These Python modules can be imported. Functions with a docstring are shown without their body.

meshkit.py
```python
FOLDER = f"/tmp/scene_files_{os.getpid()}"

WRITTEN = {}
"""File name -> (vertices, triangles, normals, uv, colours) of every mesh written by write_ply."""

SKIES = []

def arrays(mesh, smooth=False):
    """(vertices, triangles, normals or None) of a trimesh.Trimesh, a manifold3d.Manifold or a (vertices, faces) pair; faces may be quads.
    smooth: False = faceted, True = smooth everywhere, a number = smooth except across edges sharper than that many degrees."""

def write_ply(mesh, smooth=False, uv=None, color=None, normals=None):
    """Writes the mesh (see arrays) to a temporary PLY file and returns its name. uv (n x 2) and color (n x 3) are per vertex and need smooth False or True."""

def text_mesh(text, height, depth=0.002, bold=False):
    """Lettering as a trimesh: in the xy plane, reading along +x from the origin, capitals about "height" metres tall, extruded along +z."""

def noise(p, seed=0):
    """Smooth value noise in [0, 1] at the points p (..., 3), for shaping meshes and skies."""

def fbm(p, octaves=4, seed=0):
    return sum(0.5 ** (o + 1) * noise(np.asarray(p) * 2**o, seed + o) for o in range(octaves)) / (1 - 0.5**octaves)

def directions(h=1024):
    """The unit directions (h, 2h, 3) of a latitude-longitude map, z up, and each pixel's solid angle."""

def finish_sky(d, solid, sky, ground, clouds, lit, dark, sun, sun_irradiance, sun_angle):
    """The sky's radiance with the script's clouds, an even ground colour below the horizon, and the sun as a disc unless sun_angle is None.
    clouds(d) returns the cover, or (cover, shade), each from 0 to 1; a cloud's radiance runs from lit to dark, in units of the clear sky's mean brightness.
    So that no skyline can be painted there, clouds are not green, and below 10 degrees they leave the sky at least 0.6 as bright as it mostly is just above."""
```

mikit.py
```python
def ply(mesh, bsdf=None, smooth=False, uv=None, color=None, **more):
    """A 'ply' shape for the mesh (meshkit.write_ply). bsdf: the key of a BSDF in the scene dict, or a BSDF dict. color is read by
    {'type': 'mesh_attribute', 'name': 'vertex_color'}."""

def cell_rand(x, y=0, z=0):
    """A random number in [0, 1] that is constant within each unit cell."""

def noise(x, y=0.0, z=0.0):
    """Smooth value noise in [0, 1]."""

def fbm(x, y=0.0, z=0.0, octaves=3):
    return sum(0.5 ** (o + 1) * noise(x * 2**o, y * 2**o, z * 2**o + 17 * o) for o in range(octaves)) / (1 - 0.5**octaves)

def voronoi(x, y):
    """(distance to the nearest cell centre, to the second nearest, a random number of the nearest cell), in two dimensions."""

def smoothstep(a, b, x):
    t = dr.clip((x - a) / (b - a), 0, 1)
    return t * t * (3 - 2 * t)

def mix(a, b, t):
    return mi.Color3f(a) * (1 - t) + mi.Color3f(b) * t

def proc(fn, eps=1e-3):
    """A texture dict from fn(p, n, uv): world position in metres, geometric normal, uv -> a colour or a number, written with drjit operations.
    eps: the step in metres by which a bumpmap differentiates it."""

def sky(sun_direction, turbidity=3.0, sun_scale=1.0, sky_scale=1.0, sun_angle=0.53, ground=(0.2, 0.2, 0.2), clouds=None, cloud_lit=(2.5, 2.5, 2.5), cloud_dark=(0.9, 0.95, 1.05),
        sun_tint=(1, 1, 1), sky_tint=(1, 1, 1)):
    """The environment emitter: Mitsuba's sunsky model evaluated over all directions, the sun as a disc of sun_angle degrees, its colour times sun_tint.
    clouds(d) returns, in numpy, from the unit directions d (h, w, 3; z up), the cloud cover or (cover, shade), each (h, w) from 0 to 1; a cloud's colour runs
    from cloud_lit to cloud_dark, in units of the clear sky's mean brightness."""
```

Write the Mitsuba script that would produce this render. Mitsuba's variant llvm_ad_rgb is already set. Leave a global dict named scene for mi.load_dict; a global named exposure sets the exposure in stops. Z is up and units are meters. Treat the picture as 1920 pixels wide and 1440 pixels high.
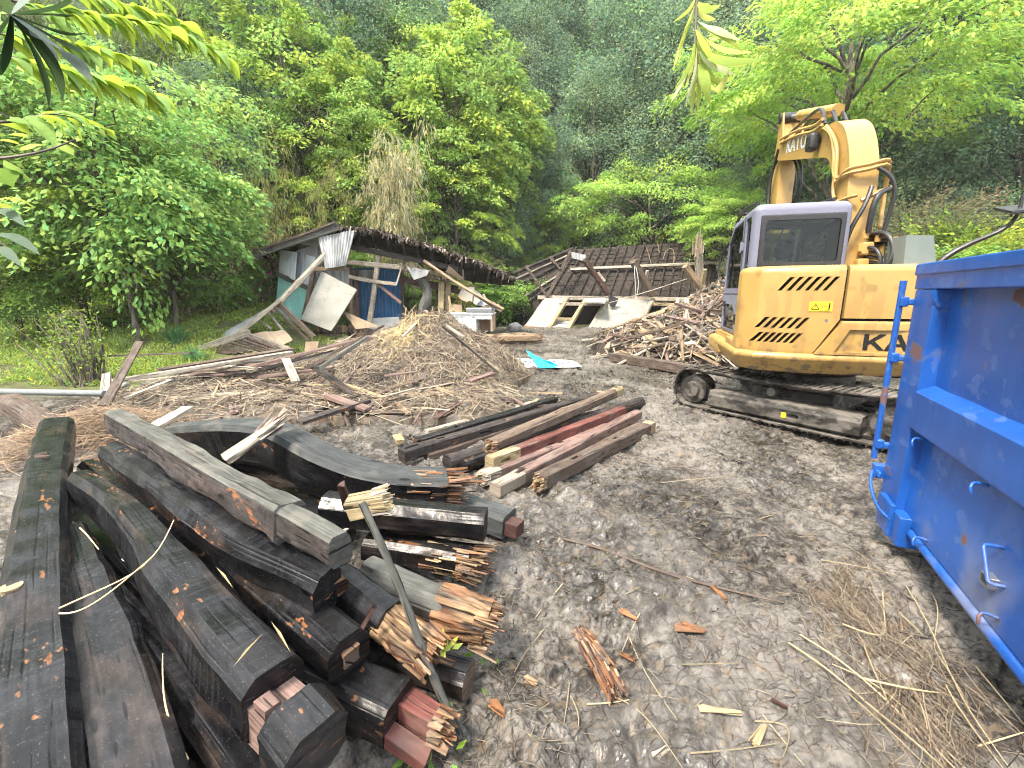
import math, random
import numpy as np
import drjit as dr
import mitsuba as mi
import mikit, meshkit, trimesh, manifold3d as m3
from mikit import proc, noise, fbm, cell_rand, smoothstep, mix
from meshkit import fbm as nfbm, noise as nnoise

T = mi.ScalarTransform4f
scene, labels = {}, {}
random.seed(7)
rng = np.random.default_rng(7)

# ---------------------------------------------------------------- camera, sky, exposure
CAM = np.array([0.0, 0.0, 1.55])
PITCH = math.radians(11.44)
FPX = 840.0                                    # focal length in pixels of a 1920 wide frame
FWD = np.array([0, math.cos(PITCH), -math.sin(PITCH)])
UPV = np.array([0, math.sin(PITCH), math.cos(PITCH)])
scene['camera'] = {'type': 'perspective', 'fov': 2 * math.degrees(math.atan(960 / FPX)), 'fov_axis': 'x', 'near_clip': 0.02, 'far_clip': 400.0,
                   'to_world': T().look_at(origin=CAM.tolist(), target=(CAM + FWD).tolist(), up=[0, 0, 1])}
scene['sky_light'] = mikit.sky((-0.38, -0.42, 0.82), turbidity=4, sun_scale=0.62, sun_angle=12, sun_tint=(.93, 1.0, 1.1), clouds=lambda d: 1.0,
                               cloud_lit=(2.2, 2.3, 2.4), cloud_dark=(1.2, 1.25, 1.3))
exposure = 3.72


# ---------------------------------------------------------------- helpers
def ray(px, py):
    d = np.array([1.0, 0, 0]) * (px - 960) / FPX + FWD - UPV * (py - 720) / FPX
    return d


def G(px, py, z=0.0):
    """the point of the horizontal plane at height z that the photograph shows at (px, py)"""
    d = ray(px, py)
    return CAM + d * ((z - CAM[2]) / d[2])


def D(px, py, y):
    """the point at the distance y ahead"""
    d = ray(px, py)
    return CAM + d * (y / d[1])


def nrm(v):
    v = np.asarray(v, float)
    return v / (np.linalg.norm(v) + 1e-12)


def sm(a, b, x):
    t = np.clip((np.asarray(x, float) - a) / (b - a), 0, 1)
    return t * t * (3 - 2 * t)


used = {}


def key_for(name):
    n = used.get(name, -1) + 1
    used[name] = n
    return name if n == 0 else f'{name}_{n:03d}'


PID = [0]


class MB:
    """collects triangles with uv (metres along the grain, metres across + 16 * piece number) and colours"""

    def __init__(s, pal=None):
        s.v, s.f, s.uv, s.c, s.n = [], [], [], [], 0
        s.pal = pal

    def base(s, pal=None):
        pal = s.pal if pal is None else pal
        PID[0] += 1
        return 16.0 * ((pal or 0) + 16 * (PID[0] % 61)) + 4.0

    def add(s, v, f, uv=None, c=None):
        v = np.asarray(v, float).reshape(-1, 3)
        f = np.asarray(f, int)
        if f.shape[1] == 4:
            f = np.vstack([f[:, [0, 1, 2]], f[:, [0, 2, 3]]])
        s.v.append(v)
        s.f.append(f + s.n)
        s.n += len(v)
        s.uv.append(np.zeros((len(v), 2)) if uv is None else np.asarray(uv, float))
        s.c.append(np.full((len(v), 3), .5) if c is None else np.broadcast_to(np.asarray(c, float), (len(v), 3)))
        return s

    def prism(s, corners8, pal=None, axis=None):
        """box from 8 corners: 0-3 one end (loop), 4-7 the other end"""
        q = np.asarray(corners8, float)
        b = s.base(pal)
        L = np.linalg.norm(q[4:].mean(0) - q[:4].mean(0))
        u0 = rng.uniform(0, 30)
        off = 0
        for i in range(4):
            j = (i + 1) % 4
            w = np.linalg.norm(q[j] - q[i])
            s.add([q[i], q[j], q[j + 4], q[i + 4]], [[0, 1, 2], [0, 2, 3]], [[u0, b + off], [u0, b + off + w], [u0 + L, b + off + w], [u0 + L, b + off]])
            off += w
        for lp in ((3, 2, 1, 0), (4, 5, 6, 7)):
            e = [[u0 + 11 + .15 * np.linalg.norm(q[k] - q[lp[0]]), b + np.linalg.norm(q[k] - q[lp[1]])] for k in lp]
            s.add(q[list(lp)], [[0, 1, 2], [0, 2, 3]], e)
        return s

    def bar(s, p0, p1, w, h, up=(0, 0, 1), pal=None, jit=0.0, taper=1.0):
        p0, p1 = np.asarray(p0, float), np.asarray(p1, float)
        t = nrm(p1 - p0)
        a = np.cross(t, up)
        if np.linalg.norm(a) < 1e-3:
            a = np.cross(t, (1, 0, 0))
        a = nrm(a)
        b = np.cross(a, t)
        lp = [(-1, -1), (1, -1), (1, 1), (-1, 1)]
        q = [p0 + a * x * w / 2 + b * y * h / 2 for x, y in lp] + [p1 + (a * x * w / 2 + b * y * h / 2) * taper for x, y in lp]
        q = np.array(q)
        if jit:
            q += rng.uniform(-jit, jit, q.shape)
        return s.prism(q, pal)

    def box(s, c, size, R=None, pal=None):
        c, (x, y, z) = np.asarray(c, float), np.asarray(size, float) / 2
        lp = [(-y, -z), (y, -z), (y, z), (-y, z)]
        q = np.array([[-x, a, b] for a, b in lp] + [[x, a, b] for a, b in lp])
        if R is not None:
            q = q @ np.asarray(R).T
        return s.prism(q + c, pal)

    def tube(s, pts, r, n=8, caps=True, pal=None, c=None):
        p = np.asarray(pts, float)
        r = np.broadcast_to(r, (len(p),))
        t = np.gradient(p, axis=0)
        t /= np.linalg.norm(t, axis=1, keepdims=True) + 1e-12
        a = np.zeros_like(p)
        ref = np.array([0, 0, 1.0]) if abs(t[0, 2]) < .9 else np.array([1.0, 0, 0])
        for i in range(len(p)):
            x = nrm(np.cross(t[i], ref))
            a[i] = x
            ref = np.cross(x, t[i])
        bb = np.cross(t, a)
        ang = np.arange(n + 1) * 2 * np.pi / n
        v = p[:, None] + r[:, None, None] * (np.cos(ang)[None, :, None] * a[:, None] + np.sin(ang)[None, :, None] * bb[:, None])
        L = np.concatenate([[0], np.cumsum(np.linalg.norm(np.diff(p, axis=0), axis=1))])
        base = s.base(pal)
        uv = np.stack(np.broadcast_arrays(L[:, None], base + ang[None, :] * max(r.mean(), 1e-4)), -1)
        i, j = np.meshgrid(np.arange(len(p) - 1), np.arange(n), indexing='ij')
        m = n + 1
        q = np.stack([i * m + j, (i + 1) * m + j, (i + 1) * m + j + 1, i * m + j + 1], -1).reshape(-1, 4)
        s.add(v.reshape(-1, 3), q[:, ::-1], uv.reshape(-1, 2), c)
        if caps:
            for k, flip in ((0, 1), (-1, 0)):
                ring = v[k][:-1]
                vv = np.vstack([ring, ring.mean(0)])
                f = np.array([[x, (x + 1) % n, n] for x in range(n)])
                s.add(vv, f[:, ::-1] if not flip else f, np.column_stack([np.full(n + 1, L[k] + 7) + .1 * vv[:, 0], np.full(n + 1, base) + vv[:, 2]]), c)
        return s

    def mesh(s, m, pal=None, axis=(1, 0, 0), M=None, c=None):
        """adds a manifold or trimesh, faceted, with grain along the axis"""
        v, f, _ = meshkit.arrays(m)
        if M is not None:
            v = v @ np.asarray(M)[:3, :3].T + np.asarray(M)[:3, 3]
            axis = np.asarray(M)[:3, :3] @ np.asarray(axis, float)
        tri = v[f]
        n = np.cross(tri[:, 1] - tri[:, 0], tri[:, 2] - tri[:, 0])
        n /= np.linalg.norm(n, axis=1, keepdims=True) + 1e-15
        ax = nrm(axis)
        lat = np.cross(ax, n)
        l = np.linalg.norm(lat, axis=1, keepdims=True)
        endf = l[:, 0] < .3
        alt = nrm(np.cross(ax, (.3, .2, .9)))
        lat = np.where(endf[:, None], np.cross(ax, alt), lat / (l + 1e-12))
        b = s.base(pal)
        u = np.where(endf[:, None], .15 * (tri @ alt) + 11, tri @ ax)
        vv = b + np.einsum('fkd,fd->fk', tri, lat)
        vv = b + np.mod(vv - b, 8)
        s.add(tri.reshape(-1, 3), np.arange(len(f) * 3).reshape(-1, 3), np.stack([u, vv], -1).reshape(-1, 2), c)
        return s

    def out(s):
        return np.vstack(s.v), np.vstack(s.f), np.vstack(s.uv), np.vstack(s.c)


def put(key, mb, bsdf, smooth=False, color=False, label=None, cat=None, group=None, kind=None):
    if isinstance(mb, MB):
        v, f, uv, c = mb.out()
        if isinstance(smooth, np.bool_):
            smooth = bool(smooth)
        if smooth is not True and smooth is not False:
            uv = None
        scene[key] = mikit.ply((v, f), bsdf, smooth=smooth, uv=None if color else uv, color=c if color else None)
    else:
        scene[key] = mikit.ply(mb, bsdf, smooth=smooth)
    tag(key, label, cat, group, kind)
    return key


def tag(key, label=None, cat=None, group=None, kind=None):
    d = {k: x for k, x in (('label', label), ('category', cat), ('group', group), ('kind', kind)) if x}
    if d:
        labels[key] = {**labels.get(key, {}), **d}


def part(parent, name):
    return key_for(parent + '__' + name)


def spline(pts, n):
    from scipy.interpolate import CubicSpline
    p = np.asarray(pts, float)
    L = np.concatenate([[0], np.cumsum(np.linalg.norm(np.diff(p, axis=0), axis=1))])
    if len(p) == 2:
        return p[0] + (p[1] - p[0]) * np.linspace(0, 1, n)[:, None]
    return CubicSpline(L, p, bc_type='natural')(np.linspace(0, L[-1], n))


def rbox(x, y, z, r=.02, seg=8):
    """rounded box as a manifold, centred"""
    s = m3.Manifold.sphere(r, seg)
    return m3.Manifold.batch_hull([s.translate([a * (x / 2 - r), b * (y / 2 - r), c * (z / 2 - r)]) for a in (-1, 1) for b in (-1, 1) for c in (-1, 1)])


def frame(o, xdir, zdir=(0, 0, 1)):
    """4x4 with x along xdir, z near zdir"""
    x = nrm(xdir)
    y = nrm(np.cross(zdir, x))
    z = np.cross(x, y)
    M = np.eye(4)
    M[:3, 0], M[:3, 1], M[:3, 2], M[:3, 3] = x, y, z, o
    return M


# the lie of the land
HX = [-60, -30, -16, -9, -3, 5, 12, 20, 30, 60]
HY = [4, 9, 14.5, 18, 21.5, 25, 24, 19, 12, 4]


def ground(x, y):
    x, y = np.asarray(x, float), np.asarray(y, float)
    y0 = np.interp(x, HX, HY)
    d = np.maximum(y - y0, 0)
    hill = .75 * d * sm(0, 6, d) + .6 * sm(0, 4, d)
    hill = np.minimum(hill, 60)
    left = 1.15 * sm(-3.0, -8, x) * sm(7.5, 15.5, y)
    back = .25 * sm(9, 16, y)
    return hill + left + back


# ---------------------------------------------------------------- materials
def C3(*a):
    return mi.Color3f(*a)


PALS = [(.004, .004, .005), (.0075, .0078, .0095), (.078, .079, .071), (.065, .033, .027), (.30, .235, .135), (.18, .085, .04), (.145, .095, .082), (.115, .084, .064),
        (.24, .205, .165), (.040, .033, .031), (.33, .285, .23), (.115, .040, .033), (.046, .050, .051), (.25, .175, .11), (.20, .12, .06), (.075, .054, .043)]


def wood_parts(uv):
    u, v = uv.x, uv.y
    blk = dr.floor(v / 16)
    pid = dr.floor(blk / 16)
    pal = blk - pid * 16
    lv = v - blk * 16
    return u, lv, pid, pal


def wood_color(p, n, uv):
    u, lv, pid, pal = wood_parts(uv)
    base = C3(*PALS[0])
    for k in range(1, 16):
        base = dr.select((pal > k - .5) & (pal < k + .5), C3(*PALS[k]), base)
    r1 = cell_rand(pid, pal, 3)
    fine = fbm(u * 5 + pid * 7, lv * 150, pid, octaves=3)
    broad = fbm(u * 3.3, lv * 11 + pid * 3, pid + 5, octaves=3)
    dirt = fbm(p.x * 9, p.y * 9, p.z * 9, octaves=3)
    isblk = (pal < 1.5) | ((pal > 11.5) & (pal < 12.5))
    c = base * (.55 + .9 * fine) * dr.select(isblk, .8 + .4 * broad, .6 + .8 * broad) * (.85 + .3 * r1)
    # soot worn grey and bare chips on the black timbers
    rot = (pal > 13.5) & (pal < 14.5)
    rm = fbm(u * 7 + pid, lv * 45, pid + 3, octaves=4)
    rc = mix((.030, .013, .007), (.27, .175, .095), smoothstep(.30, .74, rm)) * (.6 + .8 * fine)
    rc = rc * (1 - .6 * smoothstep(.52, .7, broad)) + C3(.19, .075, .03) * (.6 * smoothstep(.52, .7, broad)) * (.5 + fine)
    c = dr.select(rot, rc, c)
    black = (pal < .5) | ((pal > 8.5) & (pal < 9.5)) | ((pal > .5) & (pal < 1.5))
    worn = smoothstep(.45, .80, fbm(u * 5.2, lv * 12, pid + 9, octaves=4))
    c = dr.select(black, c * (1 - .6 * worn) + C3(.021, .0215, .025) * (.6 * worn) * (.4 + 1.2 * fine), c)
    grit = fbm(u * 22 + pid, lv * 48, pid + 6, octaves=3)
    saw = smoothstep(.55, .8, noise(u * 70, lv * 5, pid + 8)) * smoothstep(.4, .6, noise(u * 3, lv * 4, pid + 1))
    fleck = smoothstep(.86, .92, noise(u * 260, lv * 260, pid))
    brown = smoothstep(.56, .72, fbm(u * 3.1, lv * 8, pid + 12, octaves=4))
    c = dr.select(black, c * (.35 + 1.2 * grit) + C3(.008, .0083, .0096) * saw + C3(.10, .095, .09) * fleck * .4 + C3(.030, .018, .012) * brown * grit, c * (.7 + .6 * grit))
    split = smoothstep(.83, .88, noise(u * 9 + pid, lv * 60, pid + 4)) * smoothstep(.45, .6, noise(u * 1.5, lv * 6, pid + 2))
    c = c * (1 - .8 * split)
    chip = smoothstep(.725, .755, .72 * fbm(u * 4 + pid * 3, lv * 11, pid + 2, octaves=3) + .28 * fbm(u * 40, lv * 70, pid, octaves=2))
    c = dr.select(black, c * (1 - chip) + C3(.17, .075, .034) * chip * (.3 + 1.4 * fine), c)
    dust = smoothstep(.5, .72, dirt)
    c = c * (1 - .3 * dust) + C3(.20, .185, .16) * (.3 * dust) * dr.select(black, mi.Float(.10), mi.Float(.8))
    # the dark end of cracks
    crack = smoothstep(.80, .86, noise(u * 2.1 + pid, lv * 120, pid))
    return c * (1 - dr.select(isblk, mi.Float(.35), mi.Float(.65)) * crack)


def wood_bump(p, n, uv):
    u, lv, pid, pal = wood_parts(uv)
    crack = smoothstep(.78, .86, noise(u * 2.1 + pid, lv * 120, pid))
    return fbm(u * 5 + pid * 7, lv * 110, pid, octaves=3) * dr.select(pal < 1.5, mi.Float(.15), mi.Float(.4)) + fbm(u * 26, lv * 26, pid, octaves=3) * .5 - crack * dr.select(pal < 1.5, mi.Float(.3), mi.Float(.8))


def wood_rough(p, n, uv):
    u, lv, pid, pal = wood_parts(uv)
    wet = dr.select((pal < 1.5), mi.Float(.31), mi.Float(.58))
    return wet + .22 * (fbm(u * 3, lv * 20, pid, octaves=2) - .4)


scene['wood'] = {'type': 'twosided', 'bsdf': {'type': 'bumpmap', 'arbitrary': proc(wood_bump, .002), 'scale': .004,
                 'bsdf': {'type': 'principled', 'base_color': proc(wood_color), 'roughness': proc(wood_rough), 'specular': .32}}}


# mud, litter and forest floor
def edge_noise(p):
    return fbm(p.x * .8, p.y * .8, octaves=3)


def soil_masks(p):
    e = edge_noise(p)
    grassy = smoothstep(-2.6, -3.6, p.x + 2.0 * (e - .5)) * smoothstep(6.3, 7.3, p.y + 1.5 * (e - .5))
    wild = smoothstep(16.5, 18.5, p.y + 2 * (e - .5))
    return dr.maximum(grassy, wild)


def mud_color(p, n, uv):
    a = fbm(p.x * 2.2, p.y * 2.2, p.z, octaves=4)
    b = fbm(p.x * 17, p.y * 17, p.z * 17, octaves=4)
    hf = fbm(p.x * 75, p.y * 75, p.z * 40, octaves=3)
    c = mix((.020, .016, .012), (.154, .140, .124), smoothstep(.35, .66, .30 * a + .40 * b + .30 * hf))
    speck = smoothstep(.60, .70, fbm(p.x * 48 + 7, p.y * 48, p.z * 20, octaves=3))
    c = c * (1 - .6 * speck) + C3(.020, .015, .011) * .6 * speck
    pale = smoothstep(.56, .70, fbm(p.x * 1.1 + 9, p.y * 1.1, octaves=3))
    c = c * (1 - .35 * pale) + C3(.17, .158, .147) * .35 * pale
    moist = smoothstep(.46, .62, fbm(p.x * 1.7 + 4, p.y * 1.7, octaves=4))
    c = c * (1 - .30 * moist)
    f1, f2, wv = mikit.voronoi(p.x * 16 + 1.5 * noise(p.x * 11, p.y * 11), p.y * 16 + 1.5 * noise(p.y * 11, p.x * 11))
    c = c * (1 - .6 * smoothstep(.10, .02, f2 - f1) * smoothstep(.42, .6, fbm(p.x * 2.6, p.y * 2.6 + 5, octaves=3)))
    chaff = smoothstep(.66, .74, fbm(p.x * 30, p.y * 30 + 3, octaves=3))
    c = c * (1 - .45 * chaff) + C3(.14, .10, .062) * .45 * chaff
    g = mix((.045, .042, .022), (.085, .10, .030), fbm(p.x * 6, p.y * 6, octaves=3))
    m = soil_masks(p)
    return c * (1 - m) + g * m


def mud_rough(p, n, uv):
    w = smoothstep(.42, .62, fbm(p.x * 1.7 + 4, p.y * 1.7, octaves=4))
    m = soil_masks(p)
    return (.66 - .33 * w) * (1 - m) + .85 * m


def mud_bump(p, n, uv):
    return .5 * fbm(p.x * 45, p.y * 45, p.z * 30, octaves=4) + .5 * fbm(p.x * 130, p.y * 130, p.z * 60, octaves=2)


scene['mud'] = {'type': 'twosided', 'bsdf': {'type': 'bumpmap', 'arbitrary': proc(mud_bump, .002), 'scale': .009,
                'bsdf': {'type': 'principled', 'base_color': proc(mud_color), 'roughness': proc(mud_rough), 'specular': .42}}}

VCOL = {'type': 'mesh_attribute', 'name': 'vertex_color'}
scene['leaf'] = {'type': 'principledthin', 'base_color': VCOL, 'roughness': .40, 'diff_trans': .8, 'eta': 1.45}
scene['straw'] = {'type': 'twosided', 'bsdf': {'type': 'principled', 'base_color': VCOL, 'roughness': .6, 'specular': .4}}


def bark_color(p, n, uv):
    s = fbm(p.x * 14, p.y * 14, p.z * 3, octaves=3)
    return mix((.035, .028, .022), (.17, .145, .12), smoothstep(.3, .75, s))


scene['bark'] = {'type': 'twosided', 'bsdf': {'type': 'principled', 'base_color': proc(bark_color), 'roughness': .85}}


# painted steel of the container, with rust and scrapes
def blue_masks(p):
    r = fbm(p.x * 6.5, p.y * 6.5, p.z * 6.5, octaves=4)
    r = r + .10 * smoothstep(.55, .75, fbm((p.x + p.y) * 7, p.z * 1.1, 5.0, octaves=3)) - .04
    rust = smoothstep(.70, .74, r)
    rim = smoothstep(.655, .70, r)
    sc = smoothstep(.62, .70, fbm((p.x + p.y) * 5, p.z * 13, (p.x - p.y) * 9, octaves=4))
    return rust, rim, sc


def blue_color(p, n, uv):
    rust, rim, sc = blue_masks(p)
    fade = fbm(p.x * 1.5, p.y * 1.5, p.z * 2.5, octaves=3)
    run = fbm((p.x + p.y) * 19, p.z * 2.8, octaves=3)
    c = mix((.007, .056, .25), (.012, .082, .34), smoothstep(.3, .7, .8 * fade + .2 * run))
    c = c * (1 - .25 * sc) + C3(.12, .18, .33) * .25 * sc
    c = c * (1 - .4 * rim) + C3(.08, .10, .16) * .4 * rim
    low = smoothstep(.62, .30, p.z) * smoothstep(.42, .62, fbm(p.x * 3, p.y * 3, p.z * 3 + 8, octaves=3))
    c = c * (1 - .45 * low) + C3(.22, .22, .22) * .45 * low
    return c * (1 - .85 * rust) + C3(.12, .055, .03) * .85 * rust


def blue_rough(p, n, uv):
    rust, rim, sc = blue_masks(p)
    return .30 + .45 * rust + .12 * sc + .12 * (fbm(p.x * 6, p.y * 6, p.z * 6, octaves=2) - .5)


def blue_bump(p, n, uv):
    rust, rim, sc = blue_masks(p)
    return .8 * fbm(p.x * 2.6, p.y * 2.6, p.z * 2.6, octaves=2) - .05 * rim


scene['blue_paint'] = {'type': 'twosided', 'bsdf': {'type': 'bumpmap', 'arbitrary': proc(blue_bump, .01), 'scale': .004,
                       'bsdf': {'type': 'principled', 'base_color': proc(blue_color), 'roughness': proc(blue_rough), 'specular': .5, 'clearcoat': .15}}}


def yellow_color(p, n, uv):
    d = fbm(p.x * 3, p.y * 3, p.z * 3, octaves=3)
    run = smoothstep(.60, .68, noise((p.x * .92 - p.y * .38) * 16 + 1.2 * noise(p.z * 5, p.x * 3), p.z * .5, 4.0)) * smoothstep(1.72, 1.4, p.z) * smoothstep(.7, .9, p.z)
    c = mix((.33, .20, .055), (.385, .242, .075), d)
    c = c * (1 - .30 * run) + C3(.20, .11, .045) * .30 * run
    grime = smoothstep(.62, .8, fbm(p.x * 9, p.y * 9, p.z * 5, octaves=3))
    mudsp = smoothstep(.56, .68, fbm(p.x * 14, p.y * 14, p.z * 14, octaves=4)) * smoothstep(1.25, .72, p.z)
    c = c * (1 - .75 * mudsp) + C3(.10, .085, .065) * .75 * mudsp
    return c * (1 - .30 * grime)


scene['yellow_paint'] = {'type': 'twosided', 'bsdf': {'type': 'principled', 'base_color': proc(yellow_color), 'roughness': .38, 'specular': .5, 'clearcoat': .3, 'clearcoat_gloss': .7}}


def grey_color(p, n, uv):
    d = fbm(p.x * 3, p.y * 3, p.z * 6, octaves=3)
    return mix((.12, .125, .172), (.16, .165, .225), d)


scene['grey_paint'] = {'type': 'twosided', 'bsdf': {'type': 'principled', 'base_color': proc(grey_color), 'roughness': .35, 'specular': .5, 'clearcoat': .4}}
scene['black_rubber'] = {'type': 'twosided', 'bsdf': {'type': 'principled', 'base_color': {'type': 'rgb', 'value': (.018, .018, .02)}, 'roughness': .42, 'specular': .5}}
scene['black_void'] = {'type': 'twosided', 'bsdf': {'type': 'principled', 'base_color': {'type': 'rgb', 'value': (.012, .012, .012)}, 'roughness': .8, 'specular': .2}}
scene['steel'] = {'type': 'twosided', 'bsdf': {'type': 'principled', 'base_color': {'type': 'rgb', 'value': (.35, .36, .38)}, 'roughness': .35, 'metallic': .8}}
scene['glass'] = {'type': 'thindielectric', 'int_ior': 1.5}
scene['tinted_glass'] = {'type': 'thindielectric', 'int_ior': 1.5, 'specular_transmittance': {'type': 'rgb', 'value': (.42, .50, .47)}, 'specular_reflectance': {'type': 'rgb', 'value': (.3, .3, .3)}}


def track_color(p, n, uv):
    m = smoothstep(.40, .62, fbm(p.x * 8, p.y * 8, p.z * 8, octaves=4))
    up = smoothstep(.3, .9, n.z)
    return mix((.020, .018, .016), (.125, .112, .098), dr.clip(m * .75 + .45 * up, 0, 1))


def track_bump(p, n, uv):
    return fbm(p.x * 22, p.y * 22, p.z * 22, octaves=3)


scene['muddy_steel'] = {'type': 'twosided', 'bsdf': {'type': 'bumpmap', 'arbitrary': proc(track_bump, .003), 'scale': .018,
                        'bsdf': {'type': 'principled', 'base_color': proc(track_color), 'roughness': .6, 'specular': .4}}}


# sheets: plaster, painted boards, corrugated iron; the colour comes with the vertices
def sheet_bump(p, n, uv):
    return fbm(p.x * 12, p.y * 12, p.z * 12, octaves=3)


def plaster_color(p, n, uv):
    a = fbm(p.x * 2.5, p.y * 2.5, p.z * 2.5, octaves=4)
    stain = smoothstep(.45, .7, fbm(p.x * 1.2, p.y * 1.2, p.z * 1.6 + 3, octaves=4))
    f1, f2, w = mikit.voronoi((p.x + p.y * .5) * 5.5 + .5 * noise(p.x * 9, p.z * 9), p.z * 5.5 + p.y * 2 + .5 * noise(p.z * 9, p.x * 9))
    crack = smoothstep(.035, .008, f2 - f1) * smoothstep(.35, .55, fbm(p.x * 1.7 + 5, p.z * 1.7, octaves=2))
    c = mix((.21, .204, .178), (.31, .30, .27), a)
    c = c * (1 - .35 * stain) + C3(.24, .235, .20) * .35 * stain
    return c * (1 - .45 * crack)


scene['plaster'] = {'type': 'twosided', 'bsdf': {'type': 'bumpmap', 'arbitrary': proc(sheet_bump, .004), 'scale': .006,
                    'bsdf': {'type': 'principled', 'base_color': proc(plaster_color), 'roughness': .85}}}


def paint_sheet(lo, hi, fz=.6):
    def f(p, n, uv):
        s = fbm((p.x + p.y) * 14, p.z * fz, 3.0, octaves=3)
        b = fbm(p.x * 2, p.y * 2, p.z * 2, octaves=3)
        return mix(lo, hi, smoothstep(.2, .8, .5 * s + .5 * b))
    return f


for nm, lo, hi in (('deep_blue_sheet', (.010, .075, .20), (.022, .13, .31)), ('teal_sheet', (.20, .47, .45), (.32, .62, .60)), ('pale_sheet', (.46, .52, .62), (.66, .71, .78)),
                   ('grey_iron', (.17, .175, .18), (.42, .43, .44)), ('dark_roofing', (.014, .0105, .0085), (.046, .034, .028)), ('white_paint', (.60, .61, .62), (.80, .80, .79)),
                   ('cyan_sheet', (.02, .36, .55), (.03, .47, .68)), ('card', (.24, .17, .115), (.38, .29, .21)), ('rock_face', (.20, .19, .175), (.40, .38, .36)),
                   ('dark_cloth', (.016, .018, .022), (.03, .033, .04)), ('skin', (.40, .24, .17), (.48, .30, .22)), ('pale_pipe', (.13, .15, .155), (.20, .215, .22)),
                   ('smoky_plastic', (.10, .13, .13), (.15, .18, .175)), ('sticker_yellow', (.72, .52, .02), (.78, .58, .03))):
    scene[nm] = {'type': 'twosided', 'bsdf': {'type': 'principled', 'base_color': proc(paint_sheet(lo, hi)), 'roughness': .5 if nm not in ('dark_roofing', 'dark_cloth', 'rock_face', 'card') else .85, 'specular': .4}}


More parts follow.
